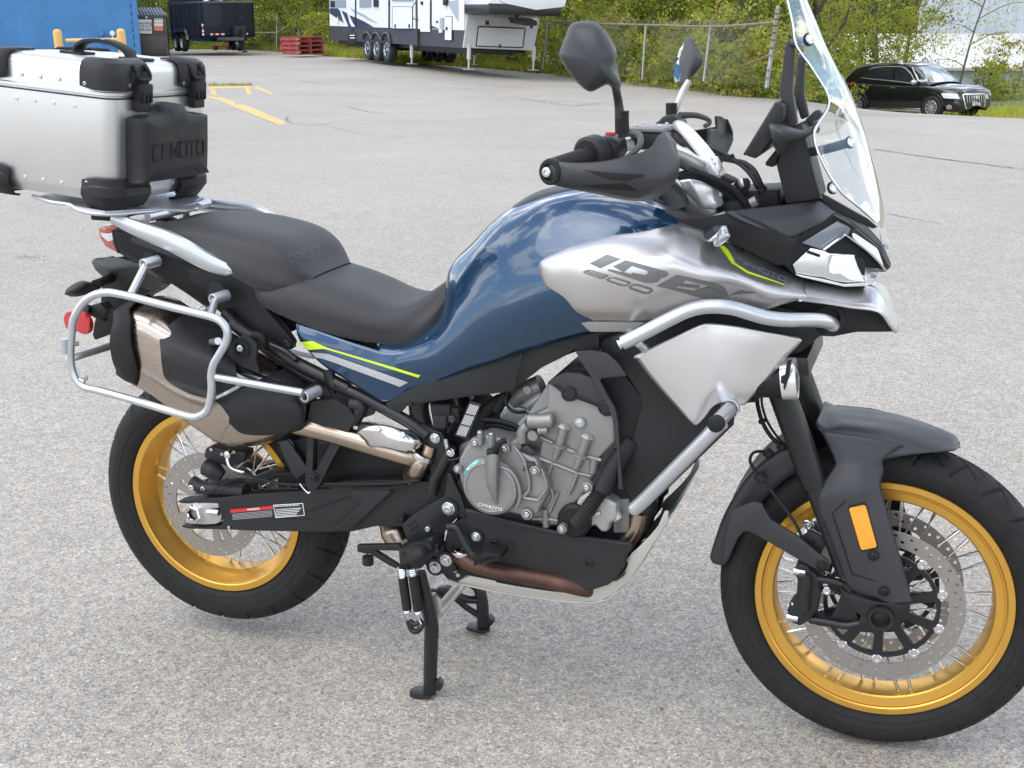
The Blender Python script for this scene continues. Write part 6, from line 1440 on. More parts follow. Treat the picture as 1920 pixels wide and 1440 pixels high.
def corner(cx, cy, top):
    """moulded corner guard round one upright edge; cx, cy = 0 or 1 pick the corner"""
    sx = 1 if cx else -1; sy = 1 if cy else -1; X = 0 if cx else -Lb; Y = Wb if cy else 0
    g = .0055; loop = []; ln = .074; fl_ = .118
    arc = []
    for i in range(9):
        a = math.pi/2*i/8; arc.append((X-sx*(RC-(RC+g)*math.cos(a)), Y-sy*(RC-(RC+g)*math.sin(a))))
    path = [(X+sx*g, Y-sy*fl_), (X+sx*g, Y-sy*(RC+.01))]+arc+[(X-sx*(RC+.01), Y+sy*g), (X-sx*ln, Y+sy*g)]
    # path runs from the front face round to the side face
    V = []; F = []; m = len(path)
    cen = Vector((X-sx*RC, Y-sy*RC, 0))
    if top: zs = [(.010, 0, 0), (.0105, .0012, 0), (.035, .0012, 0), (.054, -.0005, 0), (.064, -.006, 0), (Ht+.004, -.018, 0), (Ht+.0055, -.040, 0), (Ht+.004, -.052, 0)]
    else: zs = [(-Hb+.054, 0, 0), (-Hb+.0535, .0012, 0), (-Hb+.040, .0018, 0), (-Hb+.036, .0050, 0), (-Hb+.018, .0055, 0), (-Hb+.004, -.004, 0), (-Hb-.010, -.014, 0), (-Hb-.012, -.030, 0)]
    for z, off, _ in zs:
        for k, (x, y) in enumerate(path):
            d = Vector((x, y, 0))-cen; e = min(k, m-1-k); 
            if k < 2: d = Vector((sx, 0, 0))
            elif k > m-3: d = Vector((0, sy, 0))
            else: d.normalize()
            zz = z
            if e == 0: zz = z+( .006 if (z < .02 and top) else (-.006 if (z > -Hb+.03 and not top) else 0))
            V.append(MB @ Vector((x+d.x*off, y+d.y*off, zz)))
    o = mk('corner_guard', V, grid_faces(len(zs), m), PLAST, TCs, 28)
    md = o.modifiers.new('thickness', 'SOLIDIFY'); md.thickness = .0045; md.offset = 0
    if cx:
        for (x, y, nx, ny) in ((X+.0075, Y-sy*.105, 1, 0), (X+.0075, Y-sy*.052, 1, 0), (X-.062, Y+sy*.0075, 0, sy)):
            zz = .020 if top else -Hb+.044
            n = (MB.to_3x3() @ Vector((nx, ny, 0))); bolt(MB @ Vector((x, y, zz)), .0045, o, ZINC, n, 'cap', 'rivet', h=.5)
        n = MB.to_3x3() @ Vector((0, sy, 0)); 
    return o
for cx in (0, 1):
    for cy in (0, 1):
        corner(cx, cy, True); corner(cx, cy, False)
rv_ = []
for z in (.022, -.030, -Hb+.034):
    for x in ((-.135, -.185, -.235) if z != -.030 else (-.095, -.150, -.200, -.250)):
        bolt(MB @ Vector((x, -.0005, z)), .0042, bx, ZINC, MB.to_3x3() @ Vector((0,-1,0)), 'cap', 'rivet', h=.4)
bolt(MB @ Vector((.0005, .215, -Hb+.030)), .004, bx, ZINC, MB.to_3x3() @ Vector((1,0,0)), 'cap', 'rivet')
# latches
for yy in (.088, Wb-.062):
    def lb(y0, y1, x0, x1, z0, z1, nm, m_, par, bev=.003):
        b = bmesh.new(); box(b, ((x0+x1)/2, (y0+y1)/2, (z0+z1)/2), (x1-x0, y1-y0, z1-z0), 0, MB); bmesh.ops.bevel(b, geom=b.edges[:], offset=bev, segments=2, profile=.6, affect='EDGES'); return fromb(nm, b, m_, par)
    s = 1 if yy < .1 else -1
    la = lb(yy-.022, yy+.022, .004, .026, -.012, .024, 'latch', PLASTD, TCs, .004); lb(yy-.020, yy+.020, .004, .022, -.036, -.008, 'latch_base', PLAST, la, .003)
    for k in range(3): lb(yy-.017+k*.012, yy-.010+k*.012, .020, .031, -.016, .004, 'latch_knuckle', PLASTD, la, .003)
    # strap eye on the guard above
    ey = [MB @ Vector(q) for q in ((.004, yy-.020, .062), (.014, yy-.020, .050), (.018, yy-.019, .034), (.018, yy+.019, .034), (.014, yy+.020, .050), (.004, yy+.020, .062))]
    tube('strap_eye', ey, .0048, PLASTD, TCs, 8, 3)
# back pad
def padsec(x, k, zsh=0):
    y0, y1 = .045, .292; z0, z1 = -Hb+.048, -.018
    pts = [(y0,z0+.012),(y0+.012,z0),(y1-.012,z0),(y1,z0+.012),(y1,z1-.045),(y1-.008,z1-.028),(y1-.075,z1-.022),(y1-.095,z1-.006),(y1-.115,z1),(y0+.115,z1),(y0+.095,z1-.006),(y0+.075,z1-.022),(y0+.008,z1-.028),(y0,z1-.045)]
    cy, cz = (y0+y1)/2, (z0+z1)/2
    return [Vector((x, cy+(y-cy)*k, cz+(z-cz)*k)) for y, z in pts]
secs = [padsec(0, .985), padsec(.012, 1.0), padsec(.034, .995), padsec(.045, .965), padsec(.051, .88), padsec(.052, .6), padsec(.052, .02)]
V = []; nn = 14*3
for s_ in secs: V += [MB @ p for p in spline(s_, 3, True)]
pad = mk('back_pad', V, grid_faces(len(secs), nn, False, True), PLAST, TCs, 50)
def facemap(polys, y0, y1, z0, z1, x):     # unit box on the front of the case
    return [[MB @ Vector((x, y0+(y1-y0)*u, z0+(z1-z0)*v)) for u, v in pl] for pl in polys]
def relief(name, polys, m, par, d):
    for pl in polys: 
        pass
    b = bmesh.new()
    for pl in polys:
        vs = [b.verts.new(p) for p in pl]; vb = [b.verts.new(p+d) for p in pl]; k = len(pl); b.faces.new(vs); b.faces.new(vb[::-1])
        for i in range(k): b.faces.new((vs[i], vb[i], vb[(i+1) % k], vs[(i+1) % k]))
    bmesh.ops.recalc_face_normals(b, faces=b.faces); return fromb(name, b, m, par, 0)
dX = (MB.to_3x3() @ Vector((1, 0, 0))).normalized()
relief('pad_lettering', facemap(stroke_text('CFMOTO', .17), .072, .262, -.104, -.136, .0515), DARKV, pad, dX*.0018)
relief('pad_crease', facemap([[(0,0),(1,0),(.98,.2),(.02,.2)],[(1,0),(1.12,.9),(1.08,.9),(.97,.1)]], .085, .235, -.165, -.180, .0512), DARKV, pad, dX*.0015)
# lid handle
hd = [MB @ Vector(q) for q in ((-.205,.150,Ht+.004),(-.203,.150,Ht+.016),(-.185,.150,Ht+.029),(-.150,.152,Ht+.035),(-.110,.155,Ht+.032),(-.080,.158,Ht+.020),(-.068,.160,Ht+.004))]
def strap(pts, w, t, m, par, name):
    path = spline(pts, 5); T, _ = frames(path); V = []
    for i, p in enumerate(path):
        u = MB.to_3x3() @ Vector((0,1,0)); v = T[i].cross(u).normalized()
        for a, b in ((-1,-.6),(-.85,-1),(.85,-1),(1,-.6),(1,.6),(.85,1),(-.85,1),(-1,.6)): V.append(p+u*a*w+v*b*t)
    return mk(name, V, grid_faces(len(path), 8, False, True), m, par, 50)
hs = strap(hd, .017, .0045, PLASTD, TCs, 'lid_handle')
for k in range(5): relief('handle_groove', [[MB @ Vector(q) for q in ((-.192+k*.015,.137,Ht+.0325+k*.0014),(-.186+k*.015,.137,Ht+.0342+k*.0012),(-.178+k*.015,.150,Ht+.0370+k*.0010),(-.184+k*.015,.150,Ht+.0362+k*.0010))]], GREYD, hs, Vector((0,0,.0012)))
for x in (-.222, -.062):
    b = bmesh.new(); box(b, (x+.01, .155, Ht+.0035), (.062, .05, .006), 0, MB); bmesh.ops.bevel(b, geom=b.edges[:], offset=.002, segments=1, affect='EDGES'); fromb('handle_plate', b, PLASTD, hs)

# ---- pannier racks
lp = WQ('A', '122,800 135,740 180,660 240,605 330,578 440,590 700,655 900,705 1020,735 1085,770 1118,830 1110,900 1070,970 1030,1040 1015,1110 1018,1200 1005,1290 985,1340 940,1370 880,1375 700,1325 500,1265 300,1210 200,1185 150,1140 120,1070 110,960', [(100,-.268),(1100,-.262)])
pr = tube('pannier_rack', lp, .0088, SPAINT, BK, 14, 5, closed=True); 
for a, b_ in (('580,400,-.150 580,400,-.205', .0125), ('1030,625,-.155 1030,625,-.200', .0125)):
    pass
def collar(s, y0, y1, r=.0125):
    p = W('A', s, y1)[0]; q = Vector((p.x+.010, y0, p.z+.002)); o = tube('mount_collar', [q, p], r, SPAINT, pr, 18, 1, caps=False); lathe('collar_rim', [(r*.64,-.012),(r*.64,.0),(r*.72,.0012),(r*.94,.0012),(r,0)], p, (p-q), SPAINT, o, 20); lathe('collar_hole', [(0,-.008),(r*.66,-.008)], p, (p-q), DARKV, o, 16); return p
c1 = collar('577,397', -.165, -.205); c2 = collar('1024,622', -.165, -.205); c3 = collar('1612,1248', -.185, -.228)
tube('rack_stay', [c1+Vector((0,.012,0)), W('A', '495,598', -.262)[0]], .0085, SPAINT, pr, 12, 1); tube('rack_stay', [c2+Vector((0,.012,0)), W('A', '1010,728', -.262)[0]], .0085, SPAINT, pr, 12, 1)
tube('rack_stay', [W('A', '1045,1122', -.262)[0], W('A', '1600,1222', -.238)[0], c3+Vector((-.006,.004,.004))], .0085, SPAINT, pr, 12, 1)
tube('rack_stay', W('A', '1045,1255,-.26 1120,1220,-.24 1200,1175,-.245'), .0045, SPAINT, pr, 8); tube('rack_stay', W('A', '1060,890,-.262 1000,900,-.15'), .008, SPAINT, pr, 8, 1)
tube('rear_cross_stay', W('A', '90,1005,-.262 150,990,-.25 360,925,-.16 520,880,-.10'), .0085, SPAINT, pr, 12); prism('rack_tab', WQ('A', '90,985 62,1025 70,1060 110,1080 125,1010', [(0,-.266),(200,-.266)]), .006, SPAINT, pr, .001)
tube('lock_barrel', W('A', '68,875,-.275 72,965,-.275'), .0085, SPAINT, pr, 14, 1); tube('rack_clip', W('A', '88,920,-.27 160,905,-.26'), .005, ENG, pr, 8, 1); bolt(W('A', '205,1130', -.262)[0], .006, pr, ENGL, (.3,-.9,0), 'cap', 'rack_stud')
tube('rack_gusset', W('A', '135,1120,-.266 200,1150,-.266'), .004, SPAINT, pr, 8, 1)
mr_ = mirror(pr); mr_.name = 'pannier_rack'

# ---- exhaust
# silencer: sections along its axis, each a rounded six sided loop between an upper and a lower edge
def sil(name, secs, m, par, th=0):
    """secs: rows of picture points going round the near half from the top edge to the bottom edge; the back follows at depth"""
    rows = []
    for ln in secs.strip().split('\n'):
        pts = [P(x, y, q) for x, y, q in pp('A', ln)]; back = [Vector((p.x, min(-.105, p.y+.085), p.z)) for p in pts[::-1]]; rows.append(pts+[back[0], back[-1]])
    return patch(name, rows, m, par, 0, 5, 4, 55, cv=True)
body_ = sil('silencer', '''460,695,-.195 458,760,-.222 462,880,-.228 482,1000,-.228 505,1100,-.220 520,1180,-.195
560,680,-.19 570,770,-.228 580,900,-.235 600,1040,-.235 610,1150,-.226 620,1230,-.20
680,700,-.185 690,830,-.230 700,960,-.238 720,1110,-.238 740,1250,-.228 760,1335,-.20
850,800,-.180 860,920,-.228 880,1060,-.236 900,1200,-.236 912,1370,-.226 930,1462,-.195
1040,920,-.172 1050,1040,-.215 1060,1170,-.225 1070,1300,-.225 1080,1450,-.215 1092,1556,-.185
1240,1010,-.160 1250,1120,-.195 1270,1240,-.205 1290,1350,-.205 1300,1450,-.195 1312,1542,-.170
1420,1090,-.150 1430,1170,-.175 1440,1250,-.185 1460,1340,-.185 1480,1410,-.175 1500,1475,-.155''', TITAN, BK)
tE = bvh([body_])
cap_ = sil('silencer_end_cap', '''400,690,-0.1940 385,760,-0.2190 362,880,-0.2290 375,1000,-0.2290 400,1070,-0.2190 420,1110,-0.1940
440,680,-0.1990 430,760,-0.2320 420,890,-0.2400 435,1020,-0.2400 460,1110,-0.2320 480,1150,-0.2040
500,668,-0.2040 497,760,-0.2340 497,890,-0.2420 520,1000,-0.2420 540,1090,-0.2340 545,1182,-0.2060
506,680,-.170 501,770,-.195 505,890,-.200 524,1000,-.200 543,1090,-.195 548,1174,-.170''', PLASTD, body_)
sh_ = sil('heat_shield', '''790,752,-0.1920 690,850,-0.2290 690,960,-0.2515 700,1060,-0.2515 720,1130,-0.2470 800,1180,-0.2475
860,800,-0.1890 790,900,-0.2390 800,1000,-0.2515 820,1090,-0.2515 850,1160,-0.2500 880,1230,-0.2470
960,850,-0.1850 940,960,-0.2370 950,1060,-0.2470 970,1140,-0.2470 985,1210,-0.2450 1000,1260,-0.2430
1080,915,-0.1790 1060,1000,-0.2290 1065,1080,-0.2390 1075,1160,-0.2400 1090,1220,-0.2390 1100,1262,-0.2350
1180,960,-0.1720 1170,1040,-0.2120 1180,1100,-0.2210 1190,1150,-0.2230 1200,1190,-0.2210 1210,1215,-0.2170''', PLAST, body_)
shl = sil('link_pipe_shield', '''1040,1270,-0.2360 1060,1290,-0.2370 1090,1320,-0.2380 1110,1350,-0.2360 1130,1380,-0.2320 1140,1420,-0.2240
1200,1190,-0.2160 1190,1260,-0.2280 1190,1340,-0.2320 1200,1400,-0.2300 1215,1450,-0.2220 1240,1490,-0.2090
1400,1150,-0.1890 1400,1240,-0.2060 1410,1320,-0.2100 1420,1390,-0.2080 1440,1450,-0.2020 1450,1490,-0.1890
1560,1210,-0.1690 1570,1280,-0.1860 1580,1330,-0.1900 1590,1390,-0.1880 1600,1430,-0.1820 1600,1460,-0.1690
1630,1300,-0.1540 1625,1330,-0.1640 1625,1360,-0.1660 1620,1390,-0.1640 1615,1420,-0.1600 1610,1440,-0.1520''', PLAST, body_)
lay('silencer_seam', [q2('B', '855,185 862,188 800,305 792,300'), q2('B', '838,200 843,202 800,280 797,276')], tE, ENG, body_, .001)
# hanger plate by the shield
hg = prism('exhaust_hanger', WQ('A', '1215,852 1255,862 1305,915 1310,960 1300,1000 1310,1050 1330,1110 1500,1150 1420,1150 1150,1080 1100,1010 1110,990 1135,920 1190,865', [(1000,-.205),(1500,-.175)]), .008, PLAST, BK, .003)
c = W('A', '1206,935', -.207)[0]; lathe('hanger_washer', [(.022,0),(.0215,.002),(.014,.0025)], c, (0,-1,0), PLASTD, hg, 24); bolt(c+Vector((0,-.002,0)), .0075, hg, ZINC, (0,-1,0), 'cap', 'bolt')
# mid pipe with bright cover
tube('mid_pipe', W('B', '1290,190,-.150 1400,215,-.150 1600,270,-.150 1800,330,-.150 1990,385,-.145 2080,410,-.13'), .0235, PIPE, BK, 22)
pc = patch('pipe_cover', rowsW('C', '''95,470,-.170 110,425,-.160 180,415,-.152 250,420,-.140
100,490,-.176 160,455,-.184 270,440,-.176 350,455,-.145
140,535,-.176 220,500,-.188 350,485,-.180 450,480,-.150
170,575,-.170 260,560,-.188 390,540,-.182 490,540,-.155
215,545,-.172 330,590,-.182 420,600,-.176 480,580,-.150'''), CHR, BK, .002, 4, 4, 60)
for s in ('222,463', '370,496'): bolt(W('C', s, -.190)[0], .0062, pc, ZINC, (0,-.95,.3), 'cap', 'screw')
tube('pipe_bend', W('C', '540,560,-.15 520,620,-.15 470,690,-.145 430,740,-.12'), [.013,.016,.021,.024], PIPE, BK, 20); lathe('pipe_clamp', [(.024,-.006),(.0265,-.004),(.0265,.004),(.024,.006)], W('C', '500,620', -.15)[0], (.4,0,1), CHR, BK, 24); bolt(W('C', '470,683', -.165)[0], .006, BK, ZINC, (0,-1,0), 'cap', 'screw')
tube('catalyst', W('C', '300,1000,-.06 330,1080,-.07 360,1150,-.08'), [.03,.036,.03], PIPE, BK, 22)

# ---- swingarm
sw = WQ('B', '520,690 545,682 700,668 830,660 900,650 1150,630 1320,618 1420,605 1500,605 1540,560 1900,550 2140,560 2200,640 2230,760 2000,850 1800,845 1650,880 1450,882 1000,875 860,868 600,862 545,850 560,838 640,845 700,850 790,845 815,830 820,800 810,760 800,720 790,700 700,695 560,700', [(500,-.136),(2200,-.148)])
sa = prism('swingarm', sw, .030, PLAST, BK, .006, segs=3); tSw = bvh([sa])
sl = [Vector((p.x, .112, p.z)) for p in sw]; prism('swingarm_left', sl, .030, PLAST, BK, .006).name = 'swingarm_far_side'
lay('arm_crease_shade', [q2('B', '1380,738 1500,690 1620,650 1900,630 1900,638 1640,660 1400,748 1200,790 1390,800 1392,806 1150,798'), ], tSw, PLASTD, sa, .0006)  # shade along the arm's crease, painted as a dark line
prism('arm_rib', WQ('B', '1640,612 1880,606 1900,625 1720,790 1640,860 1560,870 1480,872 1560,840 1700,700 1640,660', [(1500,-.150),(1900,-.153)]), .004, PLAST, sa, .002)
# axle block
ab = prism('axle_block', W('B', '572,702 700,697 782,700 790,728 730,735 760,745 805,775 800,815 770,832 700,836 600,830 575,815 580,790 600,775 572,765 570,735', -.139), .028, ENGL, sa, .003)
c = W('B', '628,768', -.146)[0]; nutc = lathe('axle_nut', [(.0225,-.014),(.0225,.004),(.020,.0065),(.0155,.0065),(.0135,.004)], c, (-.08,-1,.02), CHR, sa, 6); lathe('axle_washer', [(.026,-.012),(.026,-.004),(.018,-.003)], c+Vector((.006,.004,0)), (0,-1,0), CHR, sa, 28); lathe('axle_bore', [(.0155,.0066),(.0135,.0062),(.0125,-.008),(0,-.008)], c, (-.08,-1,.02), DARKV, sa, 24)
tube('adjuster_bolt', W('B', '715,755,-.142 765,757,-.142'), .0055, CHR, sa, 6, 1); tube('adjuster_bolt', W('B', '750,757,-.142 790,760,-.142'), .0075, ZINC, sa, 6, 1); bolt(W('B', '855,853', -.139)[0], .004, sa, ZINC, (0,-1,0), 'cap', 'screw')
# stickers
wl = lay('warning_label', [q2('B', '863,738 1138,713 1146,787 880,808')], tSw, BLKD, sa, .0008); lay('warning_band', [q2('B', '863,738 1138,713 1141,733 866,758')], tSw, REDD, wl, .0012)
def laytext(name, txt, l, q, tree, m, par, off=.0014):
    c_ = bpy.data.curves.new('t', 'FONT'); c_.body = txt; c_.size = 1; c_.offset = .02; o = bpy.data.objects.new('t', c_); COL.objects.link(o); me = bpy.data.meshes.new_from_object(o.evaluated_get(bpy.context.evaluated_depsgraph_get())); bpy.data.objects.remove(o)
    xs = [v.co.x for v in me.vertices]; ys = [v.co.y for v in me.vertices]; x0, x1, y0, y1 = min(xs), max(xs), min(ys), max(ys)
    polys = [[((me.vertices[i].co.x-x0)/(x1-x0), 1-(me.vertices[i].co.y-y0)/(y1-y0)) for i in p.vertices] for p in me.polygons]
    return lay(name, quadmap(polys, q2(l, q)), tree, m, par, off)
laytext('warning_text', 'WARNING', 'B', '972,731 1052,724 1053,738 973,745', tSw, WHTD, wl, .0016)
for k in range(5): y = 766+k*8.5; lay('small_print', [q2('B', '%g,%g %g,%g %g,%g %g,%g' % (876+k, y, 1135, y-23, 1135, y-20, 876+k, y+3))], tSw, GREYD, wl, .0012)
lb2 = lay('notice_label', [q2('B', '1139,708 1332,696 1343,776 1156,792')], tSw, WHTD, sa, .0008); lay('notice_field', [q2('B', '1144,713 1328,701 1338,772 1160,787')], tSw, BLKD, lb2, .0012)
laytext('notice_text', 'Rebound Damping Adjuster', 'B', '1150,712 1310,702 1311,714 1151,724', tSw, WHTD, lb2, .0016)
for k in range(5): y = 736+k*11; lay('small_print', [q2('B', '%g,%g %g,%g %g,%g %g,%g' % (1156+k, y, 1322-k*8, y-11, 1322-k*8, y-7, 1156+k, y+4))], tSw, WHTD, lb2, .0016)
# chain guard and inner arm
prism('swingarm_bridge', W('B', '1150,330 1300,300 1900,360 2100,420 2100,560 1540,560 1330,600 1250,600 1170,540 1000,600 900,640 720,640 690,590 800,560 960,560 1100,500 1250,500', -.105), .05, PLASTD, BK, .006)
prism('spring_cover', W('B', '1165,300 1230,290 1370,490 1290,545 1270,530', -.125), .012, PLASTG, BK, .004)
# rear caliper
rc = prism('brake_caliper', W('B', '700,350 740,335 830,355 960,370 960,400 940,440 860,470 800,450 745,450 690,400', -.125), .04, PLAST, BK, .006); tube('caliper_body', W('B', '705,465,-.128 760,490,-.130 810,525,-.128'), [.020,.022,.015], PLAST, rc, 16); lay_t = bvh([rc])
for s in ('742,353', '810,382', '888,370'): bolt(W('B', s, -.127)[0], .004, rc, ZINC, (0,-1,0), 'cap', 'screw')
tube('caliper_arm', W('B', '620,560,-.115 700,600,-.118 850,610,-.118 960,620,-.118'), .016, PLAST, rc, 10); bolt(W('B', '620,594', -.125)[0], .0085, rc, ZINC, (0,-1,0), 'hex'); bolt(W('B', '688,605', -.13)[0], .006, rc, ZINC, (0,-1,0), 'cap')
tube('brake_hose', W('B', '850,385,-.135 845,420,-.14 860,460,-.142 900,485,-.142 955,500,-.142'), .0042, CHR, BK, 10); tube('brake_hose', W('B', '945,498,-.142 1050,540,-.145 1180,572,-.148 1320,580,-.15 1500,585,-.152 1700,580,-.153 1980,560,-.153 2060,535,-.15'), .0042, RUBM, BK, 10); lathe('banjo', [(0,-.006),(.0085,-.006),(.0085,.006),(0,.008)], W('B', '850,383', -.137)[0], (0,-1,0), CHR, BK, 16)
tube('sensor_lead', W('B', '640,635,-.14 720,632,-.142 800,585,-.142 900,540,-.142 1000,545,-.145 1160,595,-.15 1300,605,-.152'), .0018, RUBM, BK, 6); tube('sensor_lead', W('B', '1620,602,-.153 1900,600,-.153 2000,580,-.153'), .0028, RUBM, BK, 6)
tube('brake_hose', W('B', '1460,572,-.156 1600,575,-.156 1900,570,-.156 2080,550,-.154'), .0036, RUBM, BK, 8)
# lower rack mount bracket (triangular)
tb_ = plate('passenger_peg_bracket', [(p.x, p.z) for p in W('B', '1405,35 1450,25 1560,20 1640,70 1690,140 1620,260 1540,400 1460,560 1420,600 1380,590 1365,540 1380,300 1385,120', -.15)], [[(p.x, p.z) for p in W('B', '1425,205 1530,250 1535,290 1430,480 1412,470 1418,300', -.15)]], lambda u, v, w: Vector((u, -.165+w, v)), .022, PLAST, BK)
tube('bracket_arm', W('B', '1640,60,-.15 1700,80,-.15 1660,180,-.15'), .014, PLAST, BK, 10); bolt(W('B', '1400,532', -.168)[0], .0085, tb_, BOLTB, (0,-1,0), 'hex'); tube('clip', W('B', '1310,572,-.16 1335,605,-.16 1365,632,-.16 1380,625,-.16'), .0018, CHR, tb_, 6)
tube('bracket_lug', W('A', '1612,1248,-.20 1690,1200,-.14'), .016, PLAST, BK, 12, 1); prism('bracket_plate', W('A', '1640,1180 1700,1165 1760,1200 1790,1250 1740,1270 1690,1250 1660,1220', -.15), .02, PLAST, BK, .004)

# ---- main and rear frame
def fr(s, r, m_=FRAME, mir=True, name='frame_tube', **k):
    o = tube(name, W(s[0], s[1:]), r, m_, BK, 14, **k)
    if mir: mirror(o)
    return o
fr('A1150,770,-.125 1260,850,-.128 1400,930,-.130 1560,1030,-.132 1740,1120,-.135 1900,1200,-.138', .0155)
fr('C-60,190,-.138 100,255,-.14 260,340,-.142 420,430,-.145 520,500,-.145', .0135)
fr('A1400,915,-.146 1500,960,-.148 1560,1010,-.148', .007, mir=False, name='wire_loom'); fr('A1280,850,-.15 1340,870,-.15 1340,930,-.15', .011, RUBM, False, name='connector')
fr('A1100,700,-.12 1200,800,-.12 1420,980,-.12 1650,1130,-.12 1740,1150,-.12', .012)
for s in ('A1770,1080,-.142 1780,1130,-.142 1800,1180,-.142',): fr(s, .013, mir=False, name='frame_lug')
pl3 = plate('frame_junction', [(p.x, p.z) for p in W('A', '1700,1170 1800,1170 1900,1230 2080,1290 2060,1360 1960,1390 1850,1330 1760,1290', -.14)], [[(p.x, p.z) for p in W('A', s, -.14)] for s in ('1812,1206 1905,1250 1905,1264 1808,1222', '1798,1244 1905,1290 1905,1306 1796,1260')], lambda u, v, w: Vector((u, -.146+w, v)), .012, FRAME, BK)
prism('frame_spar', W('C', '470,430 560,470 600,480 640,560 680,650 700,720 700,900 640,900 590,880 560,860 530,700 520,560 500,500', -.150), .02, PLAST, BK, .004); bolt(W('C', '562,518', -.155)[0], .0085, BK, ZINC, (0,-1,0), 'hex')
fr('C660,570,-.16 640,620,-.16 600,700,-.16 560,770,-.16 545,850,-.16', .011, PLAST, False, name='brake_linkage'); bolt(W('C', '653,603', -.168)[0], .0075, BK, CHR, (0,-1,0), 'hex', 'linkage_joint'); fr('C625,520,-.165 632,560,-.165 645,595,-.165', .0045, CHR, False, name='linkage_rod')
prism('heel_plate', W('C', '590,880 620,860 640,720 660,740 680,790 720,870 740,940 745,1000 700,990 640,1050 612,1090 608,1140 620,1200 690,1290 680,1320 640,1335 560,1330 530,1310 480,1250 440,1200 400,1150 360,1040 400,1000 520,920', -.170), .012, FRAME, BK, .003).name = 'footrest_hanger'
for s, r in (('643,940', .0115), ('627,1250', .0105), ('562,1290', .0105), ('806,1110', .0085)): c = W('C', s, -.174)[0]; lathe('washer', [(r*1.9,-.002),(r*1.9,.001),(r*1.4,.0012)], c, (0,-1,0), FRAME, BK, 24); bolt(c, r, BK, ZINC, (0,-1,0), 'hex')
for s, r in (('519,1063', .0062), ('525,885', .005), ('365,978', .005), ('727,985', .004), ('552,1188', .004)): bolt(W('C', s, -.172)[0], r, BK, ZINC if s[:3] in ('519', '552') else BOLTB, (0,-1,0), 'cap', 'screw')
for i in range(3):
    for j in range(3): lathe('hanger_hole', [(0,-.001),(.003,-.001),(.0035,.0006)], W('C', '%g,%g' % (405+i*14+j*18, 1040+i*32-j*12), -.1706)[0], (0,-1,0), DARKV, BK, 8)
# foot pegs, brake pedal
pg = patch('foot_peg', rowsW('C', '''350,1230,-.23 365,1190,-.25 420,1150,-.26 490,1150,-.25 530,1150,-.22
352,1250,-.24 400,1210,-.28 460,1180,-.29 510,1170,-.27 545,1170,-.23
360,1275,-.24 410,1260,-.29 470,1240,-.30 520,1215,-.28 555,1200,-.23
375,1290,-.23 430,1300,-.27 480,1295,-.28 520,1250,-.26 550,1215,-.22'''), RUBM, BK, .02, 5, 5, 40)
b = bmesh.new()
for k in range(13):
    t = k/12; c = P(640+(355+175*t)*.3125, 660+(1288+18*math.sin(t*3.1)-78*t**2)*.3125, -.285+.045*t); r = bmesh.ops.create_cone(b, segments=6, radius1=.006, radius2=.002, depth=.012, cap_ends=True); bmesh.ops.transform(b, matrix=Matrix.Translation(c) @ Matrix.Rotation(R_(90), 4, 'X'), verts=r['verts'])
    c = P(640+(365+165*t)*.3125, 660+(1195-45*math.sin(t*2.4))*.3125, -.262); r = bmesh.ops.create_cone(b, segments=6, radius1=.006, radius2=.002, depth=.010, cap_ends=True); bmesh.ops.transform(b, matrix=Matrix.Translation(c), verts=r['verts'])
fromb('peg_teeth', b, RUBM, pg, 30, 'stuff')
mirror(pg)
prism('peg_mount', W('C', '340,1180 400,1170 540,1130 570,1160 560,1220 480,1280 380,1310 350,1280', -.215), .04, FRAME, BK, .004)
pd = W('C', '95,1165,-.20 100,1160,-.20 350,1170,-.20'); 
stb = prism('stand_tang', W('C', '92,1160 340,1155 355,1165 355,1195 195,1190 300,1255 345,1285 330,1300 290,1285 170,1210 160,1215 95,1200', -.19), .012, FRAME, BK, .002); tube('stand_pad', W('C', '160,1228,-.19 160,1250,-.19 160,1272,-.19'), .0125, RUBM, stb, 14, 1)
tube('brake_pedal', W('C', '640,1050,-.185 690,1055,-.188 720,1110,-.19 760,1180,-.195 800,1225,-.20 830,1235,-.22'), .0085, PLAST, BK, 12)
bp = prism('pedal_pad', W('C', '790,1250 850,1205 955,1215 960,1245 880,1270 800,1278', -.235), .05, PLASTD, BK, .004)
b = bmesh.new()
for k in range(10):
    c = P(640+(800+15*k)*.3125, 660+(1268-3.4*k)*.3125, -.238); r = bmesh.ops.create_cone(b, segments=5, radius1=.004, radius2=.001, depth=.008, cap_ends=True); bmesh.ops.transform(b, matrix=Matrix.Translation(c), verts=r['verts'])
    c = P(640+(815+14*k)*.3125, 660+(1225-1.5*k)*.3125, -.22); r = bmesh.ops.create_cone(b, segments=5, radius1=.004, radius2=.001, depth=.008, cap_ends=True); bmesh.ops.transform(b, matrix=Matrix.Translation(c), verts=r['verts'])
fromb('pedal_teeth', b, PLASTD, bp, 30, 'stuff')

# ---- engine
prism('crankcase', W('C', '700,560 860,480 1050,470 1240,180 1480,130 1640,380 1640,560 1560,700 1540,900 1330,1060 1100,1040 900,1000 740,960 690,760', -.125), .25, ENG, BK, .01)
prism('crankcase_back', W('C', '520,480 700,560 720,960 600,1000 540,900', -.10), .2, PLASTD, BK, .008)
tcv = prism('timing_cover', W('C', '1235,190 1290,150 1345,128 1430,132 1500,160 1560,220 1620,330 1640,400 1640,540 1545,640 1520,740 1450,850 1380,940 1310,1040 1225,1045 1150,1000 1130,880 1180,640 1200,540 1110,460 1115,395 1235,340', -.160), .05, ENG, BK, .006, segs=3)
vc = prism('cam_cover', W('C', '1232,186 1290,146 1345,124 1432,128 1505,156 1565,216 1625,350 1618,385 1580,390 1548,365 1535,330 1410,285 1392,298 1350,300 1322,278 1315,245 1280,215', -.166), .03, PLASTG, tcv, .003)
